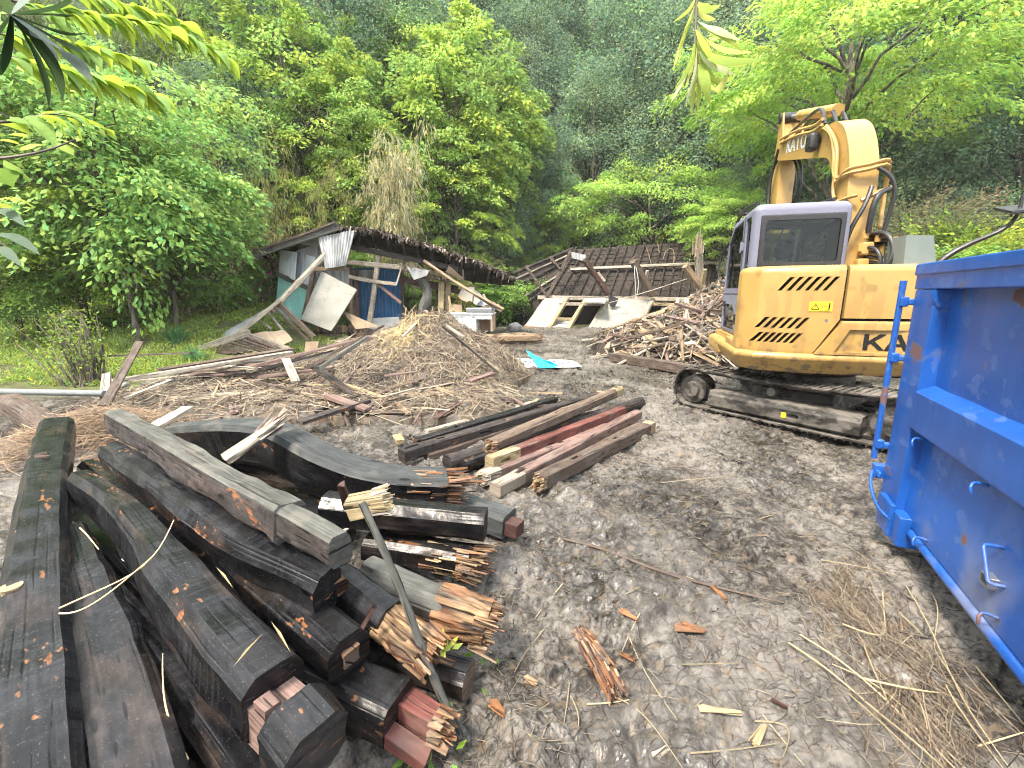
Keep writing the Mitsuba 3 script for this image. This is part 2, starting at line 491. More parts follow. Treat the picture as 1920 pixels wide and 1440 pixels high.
# ---------------------------------------------------------------- the ground
def detail(x, y):
    x, y = np.asarray(x, float), np.asarray(y, float)
    P = np.stack([x, y, np.zeros_like(x)], -1)
    wild = np.maximum(sm(-2.6, -3.6, x) * sm(6.3, 7.3, y), sm(16.5, 18.5, y))
    a = .09 * (nfbm(P * .9, 3, 1) - .5)
    r = np.abs(nfbm(P * 3.3, 3, 2) * 2 - 1)
    b = .075 * (.35 - r)
    rug = .45 + .9 * nfbm(P * .7 + 3, 2, 11)
    r2 = np.abs(nfbm(P * 9 + 2.5 * nfbm(P * 2, 2, 9)[..., None], 3, 3) * 2 - 1)
    r3 = np.abs(nnoise(P * 31 + 1.2 * nfbm(P * 8, 2, 14)[..., None], 4) * 2 - 1)
    clod = rug * (.050 * (np.sqrt(r2) - .5) + .012 * (r3 - .5) + .050 * (nfbm(P * 13, 4, 21) - .5)) + .030 * rug * sm(.50, .62, nfbm(P * 6.5, 3, 3)) + .014 * (nfbm(P * 50, 2, 5) - .5)
    # ruts left by the tracks of the excavator
    s = (x - 1.55) * .80 + (y - 2.4) * .60
    tpos = -(x - 1.55) * .60 + (y - 2.4) * .80
    reach = sm(-3.2, -2.2, tpos) * sm(3.4, 2.0, tpos)
    wob = s + .10 * (nfbm(P * .8, 2, 8) - .5)
    rut = 0
    for c in (-.05, .95):
        w = np.exp(-((wob - c) / .19) ** 2)
        rut = rut - .05 * w * (.55 + .45 * sm(-.2, .5, np.sin(tpos * 2 * np.pi / .17))) + .028 * np.exp(-((np.abs(wob - c) - .27) / .07) ** 2)
    out = a + b + clod * (1 - .6 * np.exp(-((wob - .45) / .9) ** 2) * reach) + rut * reach
    return out * (1 - .55 * wild)


def zg(x, y):
    return ground(x, y) + detail(x, y)


def spaced(lo, a, b, hi, fine, grow):
    mid = np.arange(a, b, fine)
    up, step = [b], fine
    while up[-1] < hi:
        step = min(step * grow, 2.2)
        up.append(up[-1] + step)
    dn, step = [a], fine
    while dn[-1] > lo:
        step = min(step * grow, 2.2)
        dn.append(dn[-1] - step)
    return np.concatenate([dn[:0:-1], mid, up])


gx = spaced(-75, -.9, 3.0, 75, .0115, 1.024)
gy = spaced(-62, .8, 3.9, 95, .0115, 1.022)
GX, GY = np.meshgrid(gx, gy, indexing='ij')
gz = zg(GX, GY)
nx, ny = GX.shape
gi, gj = np.meshgrid(np.arange(nx - 1), np.arange(ny - 1), indexing='ij')
q = np.stack([gi * ny + gj, (gi + 1) * ny + gj, (gi + 1) * ny + gj + 1, gi * ny + gj + 1], -1).reshape(-1, 4)
gv = np.stack([GX, GY, gz], -1).reshape(-1, 3)
scene['ground'] = mikit.ply((gv, q), 'mud', smooth=True, uv=gv[:, :2])
tag('ground', 'churned wet grey mud yard rising into the wooded slope', kind='structure')
print('ground', gv.shape)


# ---------------------------------------------------------------- foliage
def leaves(c, d, nor, L, W, col, fold=.15, wide=.45):
    """one folded four-cornered leaf for each row"""
    c, d, nor = (np.asarray(a, float) for a in (c, d, nor))
    n = len(c)
    d = d / (np.linalg.norm(d, axis=1, keepdims=True) + 1e-9)
    s = np.cross(d, nor)
    s /= np.linalg.norm(s, axis=1, keepdims=True) + 1e-9
    u = np.cross(s, d)
    L, W = np.broadcast_to(L, (n,))[:, None], np.broadcast_to(W, (n,))[:, None]
    v = np.stack([c, c + d * L * wide + s * W / 2 - u * W * fold, c + d * L - u * L * .10, c + d * L * wide - s * W / 2 - u * W * fold], 1).reshape(-1, 3)
    i = np.arange(n)[:, None] * 4
    f = np.concatenate([i + [0, 1, 2], i + [0, 2, 3]], 1).reshape(-1, 3)
    return v, f, np.repeat(np.broadcast_to(col, (n, 3)), 4, axis=0)


def rnd(r, n, k=3):
    v = r.normal(size=(n, k))
    return v / np.linalg.norm(v, axis=1, keepdims=True)


def tint(r, n, col, var=.25, warm=.12):
    col = np.asarray(col, float)
    k = r.uniform(1 - var, 1 + var, (n, 1))
    w = r.normal(0, warm, (n, 1))
    return np.clip(col * k * np.hstack([1 + w, 1 + .15 * w, 1 - w]), .004, .9)


class Leafy:
    def __init__(s):
        s.v, s.f, s.c, s.n = [], [], [], 0

    def add(s, v, f, c):
        s.v.append(v); s.f.append(f + s.n); s.c.append(c); s.n += len(v)

    def ply(s, bsdf='leaf'):
        return mikit.ply((np.vstack(s.v), np.vstack(s.f)), bsdf, color=np.vstack(s.c))

    def tris(s):
        return sum(map(len, s.f))


def spray(lf, r, c, out, R, n, L, W, col, droop=.5, thick=.15, up=.9, var=.25):
    """leaves on a drooping fan of twigs round c, pointing outwards"""
    out = nrm(out)
    lat = nrm(np.cross(out, (0, 0, 1)))
    a = r.uniform(-1, 1, n) * np.sqrt(r.uniform(0, 1, n))
    b = r.uniform(-.7, 1, n)
    # leaves gather along a few twigs
    tw = np.round(a * 3.5) / 3.5
    a = np.where(r.uniform(size=n) < .65, tw + r.normal(0, .05, n), a)
    p = c + out * (b * R)[:, None] + lat * (a * R * (1 - .35 * np.abs(b)))[:, None]
    p[:, 2] += -droop * R * (np.maximum(b, -.2) ** 2 * .8 + .5 * a ** 2) + r.normal(0, thick * R, n)
    d = out * .7 + lat * (a * 1.3)[:, None] + rnd(r, n) * .6 + np.array([0, 0, -.55 * droop - .15])
    nor = np.array([0, 0, up]) + rnd(r, n) * .55
    lf.add(*leaves(p, d, nor, L * r.uniform(.6, 1.25, n), W * r.uniform(.7, 1.25, n), tint(r, n, np.asarray(col) * r.uniform(.8, 1.15), var)))


def limb(mb, r, p0, p1, r0, r1, wig=.12, n=7):
    t = np.linspace(0, 1, n)[:, None]
    p0, p1 = np.asarray(p0, float), np.asarray(p1, float)
    L = np.linalg.norm(p1 - p0)
    p = p0 + (p1 - p0) * t + r.normal(0, wig * L * .25, (n, 3)) * (t * (1 - t) * 4)
    p[:, 2] += .10 * L * (t[:, 0] * (1 - t[:, 0]) * 4)
    mb.tube(p, np.linspace(r0, r1, n), 6, caps=False)
    return p


def make_tree(seed, H, crown, cz, rad, nspray, nleaf, L, W, col, droop=.5, thick=.15, R=.7, trunk_r=.12, up=.9, shell=.55, var=.25, col2=None, lean=(0, 0)):
    """trunk, limbs and a crown of sprays within an ellipsoid of half sizes RAD centred at the height CZ"""
    r = np.random.default_rng(seed)
    tr, lf = MB(), Leafy()
    top = np.array([lean[0], lean[1], cz + rad[2] * .55])
    stem = spline([[0, 0, -.6], [lean[0] * .2 + r.normal(0, .12), lean[1] * .2 + r.normal(0, .12), H * .3], [lean[0] * .6 + r.normal(0, .15), lean[1] * .6, H * .6], top], 12)
    tr.tube(stem, np.linspace(trunk_r, trunk_r * .22, 12) * (1 + .35 * (np.arange(12) == 0)), 8, caps=False)
    clumps = []
    for k in range(nspray):
        d = rnd(r, 1)[0]
        d[2] = d[2] * .9 + .1
        q = r.uniform(shell, 1) ** .6 * (.75 + .5 * nnoise(d * 1.7 + seed, seed))
        c = np.array([lean[0] * .8, lean[1] * .8, cz]) + d * np.asarray(rad) * q
        clumps.append((c, d))
    for k in r.choice(nspray, min(nspray, 26), replace=False):
        c, d = clumps[k]
        i = int(np.clip((c[2] / max(top[2], .1) - .18) * 11, 3, 11))
        limb(tr, r, stem[i], c, trunk_r * .30, .010)
    for c, d in clumps:
        o = nrm(d * [1, 1, .25] + r.normal(0, .25, 3) * [1, 1, .2])
        cc = col if col2 is None or r.uniform() < .72 else col2
        spray(lf, r, c, o, R * r.uniform(.65, 1.3), int(nleaf * r.uniform(.6, 1.4)), L, W, cc, droop, thick, up, var)
    return tr, lf


def make_bamboo(seed, H, ncane, col, ccol, spread=1.2, bend=2.0, L=.2, W=.032, per=420, dens0=.35):
    r = np.random.default_rng(seed)
    tr, lf = MB(), Leafy()
    for k in range(ncane):
        a = r.uniform(0, 2 * np.pi)
        b0 = np.array([np.cos(a), np.sin(a), 0]) * r.uniform(0, spread)
        dirn = np.array([np.cos(a + r.normal(0, .8)), np.sin(a + r.normal(0, .8)), 0])
        h = H * r.uniform(.7, 1.08)
        bd = bend * r.uniform(.4, 1.2)
        t = np.linspace(0, 1, 12)
        p = b0 + np.stack([dirn[0] * bd * t ** 2.2, dirn[1] * bd * t ** 2.2, h * (t - .22 * t ** 3.5) - .5], 1)
        tr.tube(p, np.linspace(.022, .005, 12), 5, caps=False, c=ccol)
        m = int(per * r.uniform(.6, 1.3))
        tt = r.uniform(dens0, 1, m) ** .8
        pc = np.stack([np.interp(tt, t, p[:, i]) for i in range(3)], 1)
        node = np.round(tt * 22)
        side = np.stack([np.cos(node * 2.4 + k), np.sin(node * 2.4 + k), -.15 + 0 * node], 1)
        off = r.uniform(.05, 1, m) ** .7 * .75 * (1.2 - .6 * tt)
        c = pc + side * off[:, None] + r.normal(0, .07, (m, 3))
        c[:, 2] -= .35 * off ** 2 + .05
        d = side * .7 + r.normal(0, .5, (m, 3)) + [0, 0, -.9]
        lf.add(*leaves(c, d, rnd(r, m) + [0, 0, .6], L * r.uniform(.6, 1.3, m), W * r.uniform(.7, 1.2, m), tint(r, m, col, .3), wide=.3))
    return tr, lf


YOUNG, FRESH, PALE = (.38, .50, .10), (.31, .46, .12), (.40, .50, .10)
DEEP, DARK, OLIVE, DRY = (.22, .35, .15), (.195, .30, .19), (.20, .22, .075), (.46, .43, .25)


def group(name, tr, lf, tb='bark', tcol=False):
    v, f, uv, c = tr.out()
    scene[name] = {'type': 'shapegroup', 'trunk': mikit.ply((v, f), tb, smooth=True, color=c if tcol else None), 'crown': lf.ply()}
    print(name, lf.tris())


group('kind_leafy_a', *make_tree(11, 8, None, 5.0, (2.5, 2.5, 2.9), 125, 150, .16, .08, FRESH, .65, .14, .52, .13, col2=YOUNG))
group('kind_leafy_b', *make_tree(12, 7, None, 4.2, (2.2, 2.2, 2.9), 120, 150, .145, .07, YOUNG, .7, .13, .48, .11, col2=FRESH))
group('kind_maple', *make_tree(13, 6, None, 4.2, (3.9, 3.5, 1.5), 105, 270, .13, .065, (.37, .56, .13), .38, .09, .85, .12, up=1.5, col2=(.44, .58, .13)))
group('kind_big_maple', *make_tree(14, 9, None, 7.2, (4.6, 4.0, 2.5), 125, 290, .15, .075, (.37, .55, .12), .42, .09, .9, .17, up=1.4, shell=.35, col2=(.44, .58, .14)))
group('kind_evergreen_a', *make_tree(15, 11, None, 6.4, (2.9, 2.9, 4.6), 170, 170, .16, .065, DARK, .3, .3, .8, .17, up=.5, var=.4, col2=DEEP))
group('kind_evergreen_b', *make_tree(16, 10, None, 6.0, (2.5, 2.5, 4.4), 150, 170, .14, .055, (.185, .28, .18), .3, .34, .75, .16, up=.4, var=.45, col2=(.25, .34, .19)))
group('kind_conifer', *make_tree(17, 15, None, 10.5, (1.9, 1.9, 4.8), 130, 170, .20, .035, (.13, .21, .135), .7, .2, .7, .17, up=.7, var=.3))
group('kind_green_bamboo', *make_bamboo(18, 8.5, 15, (.17, .23, .065), (.12, .13, .05), 1.4, 2.4))
group('kind_olive_bamboo', *make_bamboo(19, 6.5, 15, (.25, .25, .09), (.22, .2, .09), 1.1, 1.9, L=.19, W=.03, dens0=.15))
group('kind_dry_bamboo', *make_bamboo(20, 5.5, 13, DRY, (.34, .27, .12), .5, 1.0, L=.2, W=.028, per=420, dens0=.3))
group('kind_large_leaved', *make_tree(21, 6, None, 3.6, (2.3, 2.3, 2.4), 90, 150, .145, .085, (.27, .45, .13), .75, .10, .85, .07, col2=(.34, .50, .15), shell=.3))
group('kind_small_leaved', *make_tree(22, 5, None, 2.6, (1.9, 1.9, 2.2), 120, 260, .085, .045, (.25, .34, .055), .5, .1, .6, .05, col2=(.16, .27, .05)))
group('kind_grey_shrub', *make_tree(23, 3.6, None, 2.0, (1.7, 1.6, 1.7), 120, 230, .085, .035, (.17, .19, .10), -.35, .2, .5, .05, up=.3, var=.4, col2=(.22, .17, .12)))
group('kind_bright_shrub', *make_tree(24, 3, None, 1.6, (1.4, 1.4, 1.5), 80, 190, .10, .045, (.36, .43, .08), -.5, .15, .5, .04, up=.4, col2=(.24, .36, .06)))
group('kind_bush', *make_tree(25, 2, None, 1.2, (.95, .95, .85), 60, 150, .085, .05, (.20, .34, .075), .35, .14, .4, .04, col2=(.26, .40, .10)))
TOPZ = {'kind_leafy_a': 5.0, 'kind_leafy_b': 4.2, 'kind_maple': 4.2, 'kind_big_maple': 7.2, 'kind_evergreen_a': 6.4, 'kind_evergreen_b': 6.0, 'kind_conifer': 10.5,
        'kind_green_bamboo': 5.2, 'kind_olive_bamboo': 3.8, 'kind_dry_bamboo': 3.4, 'kind_large_leaved': 3.6, 'kind_small_leaved': 2.6, 'kind_grey_shrub': 2.0,
        'kind_bright_shrub': 1.6, 'kind_bush': 1.2}


def plant(kind, name, px, py, y, label, cat='tree', grp=None, scale=None, zstretch=1.0, rot=None, lo=.55, hi=1.7):
    P = D(px, py, y)
    z0 = float(ground(P[0], P[1]))
    s = scale or float(np.clip((P[2] - z0) / TOPZ[kind], lo, hi))
    k = key_for(name)
    a = rng.uniform(0, 360) if rot is None else rot
    base = P[2] - TOPZ[kind] * s * zstretch
    base = min(base, z0) if base > z0 - 2.5 else z0 - .3
    scene[k] = {'type': 'instance', 'group': {'type': 'ref', 'id': kind}, 'to_world': T().translate([P[0], P[1], base]).rotate([0, 0, 1], a).scale([s, s, s * zstretch])}
    tag(k, label, cat, grp)
    return k


# light green trees of the slope behind the wrecked shed
LG = 'fresh green leafy trees on the slope'
WHERE = iter(['left of the middle, its top reaching high over the shed', 'left of the straw coloured bamboo, half way up', 'straight above the high end of the shed roof', 'close behind the ridge of the shed', 'above the right half of the shed roof', 'low over the right end of the shed roof',
              'high up, behind the straw coloured bamboo', 'right of the straw coloured bamboo, high up', 'at the top edge over the shed', 'between the left bamboo and the top edge', 'rightmost, next to the dark evergreens', 'lowest, touching the shed roof', 'leftmost, behind the large leaved trees'])
for px, py, y, kd in ((600, 190, 22, 'a'), (545, 250, 19, 'b'), (620, 310, 18.5, 'a'), (700, 380, 19, 'b'), (835, 300, 21, 'a'), (850, 395, 20, 'b'), (690, 130, 27, 'a'), (790, 200, 25, 'b'),
                      (660, 60, 33, 'a'), (500, 170, 24, 'b'), (880, 260, 24, 'a'), (590, 400, 17.8, 'b'), (420, 150, 21, 'a')):
    plant('kind_leafy_' + kd, 'leafy_tree', px, py, y, 'fresh green leafy tree ' + next(WHERE), 'tree', LG, lo=.5)
plant('kind_maple', 'maple_tree', 1215, 395, 24.5, 'wide bright green tree in flat layers just above the collapsed roof', 'tree', rot=20, hi=1.35)
plant('kind_maple', 'maple_tree', 1370, 275, 21.5, 'bright green tree left of the raised excavator boom', 'tree', rot=200, scale=.40)
plant('kind_big_maple', 'maple_tree', 1590, 120, 16.5, 'large yellow green tree spreading above the excavator boom', 'tree', rot=75, hi=1.2)
plant('kind_big_maple', 'maple_tree', 1420, 60, 19, 'yellow green tree behind the hanging leafy twig at the top of the photo', 'tree', rot=160, scale=.55)
plant('kind_maple', 'maple_tree', 1010, 60, 26, 'pale yellow green tree high among the dark evergreens', 'tree', rot=250, lo=.4, hi=.5, scale=.42)
plant('kind_maple', 'maple_tree', 1030, 130, 26.5, 'small pale yellow green tree below the one high among the dark evergreens', 'tree', rot=120, scale=.36)
plant('kind_leafy_b', 'leafy_tree', 1035, 265, 25, 'slim light green tree standing alone before the dark evergreens', 'tree', scale=.62, zstretch=1.3)
EG = 'dark evergreen trees filling the slope'
for px, py, y, kd in ((900, 110, 33, 'a'), (1000, 190, 31, 'b'), (1110, 90, 35, 'a'), (1185, 210, 29, 'a'), (1260, 260, 27, 'b'), (950, 330, 26.5, 'a'), (930, 430, 24.5, 'b'), (1110, 330, 27, 'b'),
                      (1300, 120, 32, 'a'), (790, 90, 36, 'b'), (1020, 420, 25.5, 'a'), (1380, 200, 27, 'b'), (1500, 260, 25, 'a'), (1620, 330, 23, 'a'), (1700, 230, 23, 'b'), (1850, 130, 20, 'a'),
                      (1780, 330, 19, 'b'), (1915, 300, 17, 'a'), (1760, 60, 25, 'a'), (1900, 40, 24, 'b'), (1560, 400, 21, 'b'), (1440, 380, 22.5, 'b'), (1320, 330, 26, 'a'), (1080, 20, 40, 'a'), (980, 60, 40, 'b'),
                      (870, 470, 22.5, 'b'), (395, 320, 16.8, 'b'), (340, 400, 15.5, 'a'), (470, 260, 20, 'a'), (230, 330, 15, 'a'), (120, 420, 12.5, 'b'), (260, 180, 19, 'b')):
    plant('kind_evergreen_' + kd, 'evergreen_tree', px, py, y, 'dark evergreen tree on the wooded slope', 'tree', EG, lo=.5)
for px, py, y in ((1455, 180, 25), (1525, 170, 24), (1850, 60, 22), (1780, 160, 24), (1890, 180, 20), (1240, 60, 34), (1670, 100, 26)):
    plant('kind_conifer', 'conifer_tree', px, py, y, 'tall dark conifer with a bare straight trunk', 'tree', 'tall conifers behind the excavator')
for px, py, y in ((310, 70, 22), (420, 50, 25), (540, 60, 28), (620, 30, 34), (230, 60, 19), (740, 60, 36), (370, 180, 20), (120, 80, 16)):
    plant('kind_green_bamboo', 'bamboo_clump', px, py, y, 'arching green bamboo clump high on the slope', 'bamboo', 'green bamboo clumps high on the slope')
plant('kind_olive_bamboo', 'bamboo_clump', 490, 325, 15.2, 'tall olive bamboo clump left above the shed roof', 'bamboo', scale=.85, zstretch=1.65)
plant('kind_dry_bamboo', 'bamboo_clump', 730, 255, 16.3, 'straw coloured drooping bamboo clump above the middle of the shed', 'bamboo', scale=.95, zstretch=1.85)
plant('kind_dry_bamboo', 'bamboo_clump', 540, 425, 16.3, 'yellowed bamboo leaning over the left end of the shed roof', 'bamboo', scale=.62)
plant('kind_olive_bamboo', 'bamboo_clump', 850, 430, 17.3, 'olive bamboo clump hanging behind the right end of the shed roof', 'bamboo', scale=.6)
plant('kind_olive_bamboo', 'bamboo_clump', 700, 390, 17, 'olive bamboo clump behind the ridge of the shed', 'bamboo', scale=.55)
plant('kind_dry_bamboo', 'bamboo_clump', 480, 520, 15.2, 'low dry bamboo beside the left wall of the shed', 'bamboo', scale=.42)
plant('kind_large_leaved', 'large_leaved_tree', 270, 240, 11.8, 'large leaved green tree leaning in from the left bank', 'tree', lo=.6, hi=1.0)
plant('kind_large_leaved', 'large_leaved_tree', 300, 395, 13.5, 'large leaved shrubby tree under the left bank tree', 'tree', lo=.4, hi=.8)
plant('kind_large_leaved', 'large_leaved_tree', 190, 220, 10.5, 'large leaved green tree behind the overhanging branch', 'tree', lo=.6, hi=1.1)
plant('kind_small_leaved', 'small_leaved_tree', 110, 330, 11.0, 'small leaved yellow green tree on the left edge', 'tree', lo=.6, hi=1.1)
plant('kind_small_leaved', 'small_leaved_tree', 30, 440, 11.0, 'low small leaved tree at the far left above the grass', 'tree', lo=.4, hi=.8)
plant('kind_large_leaved', 'large_leaved_tree', 20, 545, 10.5, 'low broad leaved shrub at the left edge above the grass', 'shrub', scale=.36)
plant('kind_grey_shrub', 'grey_shrub', 1720, 365, 11.5, 'large grey green shrub behind the grey engine box', 'shrub', scale=1.0)
plant('kind_grey_shrub', 'grey_shrub', 1480, 360, 16, 'grey green shrub seen under the excavator boom', 'shrub', scale=1.0)
plant('kind_grey_shrub', 'grey_shrub', 1640, 400, 13.5, 'grey green shrub right behind the boom foot', 'shrub', scale=.9)
plant('kind_bright_shrub', 'bright_shrub', 1850, 345, 10.0, 'yellow green shrub with upright shoots behind the mirror', 'shrub', scale=.95)
plant('kind_bush', 'bright_shrub', 1790, 420, 9.0, 'low green shrub behind the container top edge', 'shrub', scale=1.2)
plant('kind_bush', 'bush', 405, 535, 12.8, 'small light green bush standing in the grass left of the shed', 'shrub', scale=.85)
plant('kind_bush', 'bush', 515, 505, 14.6, 'dark bush with pink flowers against the left wall of the shed', 'shrub', scale=.8)
for px, py, y in ((775, 555, 17.5), (850, 575, 18), (925, 550, 18.2), (980, 520, 19.5), (1010, 470, 21), (700, 520, 17.2), (900, 510, 19)):
    plant('kind_bush', 'bush', px, py, y, 'green bush seen through and beside the broken shed', 'shrub', 'bushes behind the shed', scale=1.15)
# the rest of the wood reads as one mass
r3 = np.random.default_rng(5)
k = 0
for i in range(190):
    x = r3.uniform(-46, 46)
    y0 = float(np.interp(x, HX, HY))
    y = y0 + 5 + r3.uniform(0, 1) ** 1.3 * 42
    kd = r3.choice(['kind_evergreen_a', 'kind_evergreen_b', 'kind_conifer', 'kind_green_bamboo', 'kind_leafy_a', 'kind_leafy_b'], p=[.32, .27, .13, .1, .1, .08])
    if x < -12 and r3.uniform() < .5:
        kd = 'kind_green_bamboo'
    s = r3.uniform(.8, 1.35)
    k += 1
    scene[f'distant_wood__{k:03d}'] = {'type': 'instance', 'group': {'type': 'ref', 'id': kd}, 'to_world': T().translate([x, y, float(ground(x, y)) - .3]).rotate([0, 0, 1], r3.uniform(0, 360)).scale(s)}
for i in range(46):  # unseen trees added behind the camera to darken reflections and low sky light
    a = r3.uniform(.0, np.pi)
    R_ = r3.uniform(34, 48)
    kd = r3.choice(['kind_evergreen_a', 'kind_evergreen_b', 'kind_leafy_a', 'kind_conifer'])
    k += 1
    scene[f'distant_wood__{k:03d}'] = {'type': 'instance', 'group': {'type': 'ref', 'id': kd}, 'to_world': T().translate([R_ * math.cos(a), -R_ * math.sin(a) * .9 + 2, -.3]).rotate([0, 0, 1], r3.uniform(0, 360)).scale(r3.uniform(.9, 1.3))}
tag('distant_wood', 'dense mixed wood on the upper slope and unseen trees added behind the camera', 'wood', kind='stuff')

# low plants on the slope and grass on the left bank
r4 = np.random.default_rng(9)
lf = Leafy()
n = 52000
x = r4.uniform(-26, 30, n)
y = np.interp(x, HX, HY) - 2.5 + r4.uniform(0, 1, n) ** 1.4 * 16
P = np.stack([x, y, ground(x, y)], 1)
dens = nfbm(np.stack([x * .5, y * .5, 0 * x], 1), 2, 4)
P[:, 2] += r4.uniform(0, 1, n) ** 2 * 1.3 * dens
lf.add(*leaves(P, rnd(r4, n) + [0, -.35, .1], rnd(r4, n) * .6 + [0, -.4, .9], r4.uniform(.12, .30, n), r4.uniform(.05, .13, n), tint(r4, n, (.085, .165, .04), .5)))
scene['undergrowth'] = lf.ply()
tag('undergrowth', 'low leafy undergrowth along the foot of the slope', 'undergrowth', kind='stuff')

lf = Leafy()
n = 60000
x = r4.uniform(-14, -2.2, n)
y = r4.uniform(5.6, 16.5, n)
edge = x + 1.6 * (nfbm(np.stack([x * .8, y * .8, 0 * x], 1), 3, 6) - .5)
keep = (edge < -2.9 - .05 * y) & (y > 8.3 + .35 * (x + 6) * (x > -6) - .9 * (x < -6.6)) & (nfbm(np.stack([x * 1.6, y * 1.6, 0 * x], 1), 2, 7) > .34)
x, y = x[keep], y[keep]
n = len(x)
P = np.stack([x, y, zg(x, y) - .01], 1)
tall = nfbm(np.stack([x * .9, y * .9, 0 * x], 1), 2, 8)
gl = r4.uniform(.05, .16, n) * (.5 + 1.3 * tall)
lf.add(*leaves(P, rnd(r4, n) * .75 + [0, 0, .8], rnd(r4, n), gl, .010 + .022 * r4.uniform(0, 1, n), tint(r4, n, (.33, .43, .10), .4, .2), wide=.4))
m = r4.integers(0, n, 26000)
Q = P[m] + r4.normal(0, .03, (26000, 3)) * [1, 1, 0] + np.array([0, 0, .03]) + np.array([0, 0, 1]) * (r4.uniform(0, .07, 26000) * (.4 + tall[m]))[:, None]
lf.add(*leaves(Q, rnd(r4, 26000) * [1, 1, .3], rnd(r4, 26000) * .4 + [0, 0, 1], r4.uniform(.03, .07, 26000), r4.uniform(.02, .04, 26000), tint(r4, 26000, (.31, .41, .10), .4, .2)))
scene['grass'] = lf.ply()
tag('grass', 'short yellow green grass and weeds on the left bank', 'grass', kind='stuff')


def tuft(name, P, h, n, col, label, cat='grass', W=.012, grp=None, seed=1, bend=.9, spread=.12):
    r = np.random.default_rng(seed)
    lf = Leafy()
    az = r.uniform(0, 2 * np.pi, n)
    o = np.stack([np.cos(az), np.sin(az), 0 * az], 1)
    hh = h * r.uniform(.5, 1.15, n)
    bd = bend * r.uniform(.2, 1.1, n)
    base = np.asarray(P) + o * (r.uniform(0, 1, n) * spread)[:, None]
    prev, w0 = base, W * r.uniform(.7, 1.2, n)
    side = np.stack([-o[:, 1], o[:, 0], 0 * az], 1)
    col = tint(r, n, col, .35)
    t = np.linspace(0, 1, 6)
    pts = np.stack([base + o * (bd * hh * a ** 1.8 * .8)[:, None] + np.array([0, 0, 1]) * (hh * (a - .62 * bd * a ** 2.4))[:, None] for a in t], 1)
    ww = np.stack([w0 * s for s in (.8, 1, 1, .85, .6, .05)], 1)
    v = np.stack([pts - side[:, None] * ww[..., None] / 2, pts + side[:, None] * ww[..., None] / 2], 2)
    i = np.arange(n)[:, None, None] * 12 + np.arange(5)[None, :, None] * 2
    f = np.concatenate([i + [0, 2, 3], i + [0, 3, 1]], 2).reshape(-1, 3)
    lf.add(v.reshape(-1, 3), f, np.repeat(col, 12, axis=0))
    k = key_for(name)
    scene[k] = lf.ply()
    tag(k, label, cat, grp)
    return k


def on_ground(px, py, y):
    P = D(px, py, y)
    return np.array([P[0], P[1], float(zg(P[0], P[1]))])


tuft('grass_tuft', on_ground(310, 550, 13.2), 1.5, 260, (.22, .27, .10), 'tall arching grass with dry blades at the foot of the left bank', W=.022, seed=2, spread=.5)
tuft('grass_tuft', on_ground(350, 560, 13.0), 1.3, 130, (.42, .35, .20), 'dry straw coloured grass tussock left of the small bush', W=.02, seed=3, spread=.35)
tuft('grass_tuft', on_ground(330, 620, 10.6), .48, 170, (.11, .24, .10), 'blue green grass clump in the middle of the left bank', W=.018, seed=4, spread=.25)
tuft('grass_tuft', on_ground(362, 650, 9.4), .42, 150, (.12, .26, .12), 'blue green grass clump nearest to the fallen planks', W=.016, seed=5, spread=.22)
tuft('grass_tuft', on_ground(215, 620, 10), .5, 120, (.24, .33, .10), 'thin light grass clump left of the blue green ones', W=.012, seed=6, spread=.3)
tuft('grass_tuft', on_ground(905, 570, 17), .8, 160, (.16, .27, .08), 'grass clump behind the white sink cabinet', W=.02, seed=7, spread=.4)


def fern(P, h, n, label, seed):
    r = np.random.default_rng(seed)
    lf = Leafy()
    for k in range(n):
        a = 2 * np.pi * k / n + r.normal(0, .2)
        o = np.array([np.cos(a), np.sin(a), 0])
        t = np.linspace(.12, 1, 24)
        sp = np.asarray(P) + o * (h * 1.1 * t)[:, None] + np.array([0, 0, 1]) * (h * (1.3 * t - 1.15 * t ** 2))[:, None]
        sd = np.array([-o[1], o[0], 0])
        for s in (-1, 1):
            lf.add(*leaves(sp, np.tile(sd * s + o * .35 + [0, 0, -.2], (24, 1)), np.tile([0, 0, 1.0], (24, 1)), h * .34 * np.sin(np.pi * (t * .85 + .13)), h * .05, tint(r, 24, (.12, .22, .05), .25), wide=.35))
    k = key_for('fern')
    scene[k] = lf.ply()
    tag(k, label, 'fern')


fern(on_ground(262, 470, 13.8), 1.15, 14, 'large drooping fern under the dark trees at left', 1)
fern(on_ground(200, 520, 11.5), .8, 12, 'smaller fern left of the large drooping one', 2)
# pink flowers of the azalea
r5 = np.random.default_rng(3)
lf = Leafy()
c0 = D(512, 497, 14.0)
n = 90
c = c0 + r5.normal(0, 1, (n, 3)) * [.30, .12, .30]
lf.add(*leaves(c, rnd(r5, n), rnd(r5, n), .09, .08, tint(r5, n, (.60, .08, .34), .2)))
scene['bush_001__flowers'] = lf.ply()

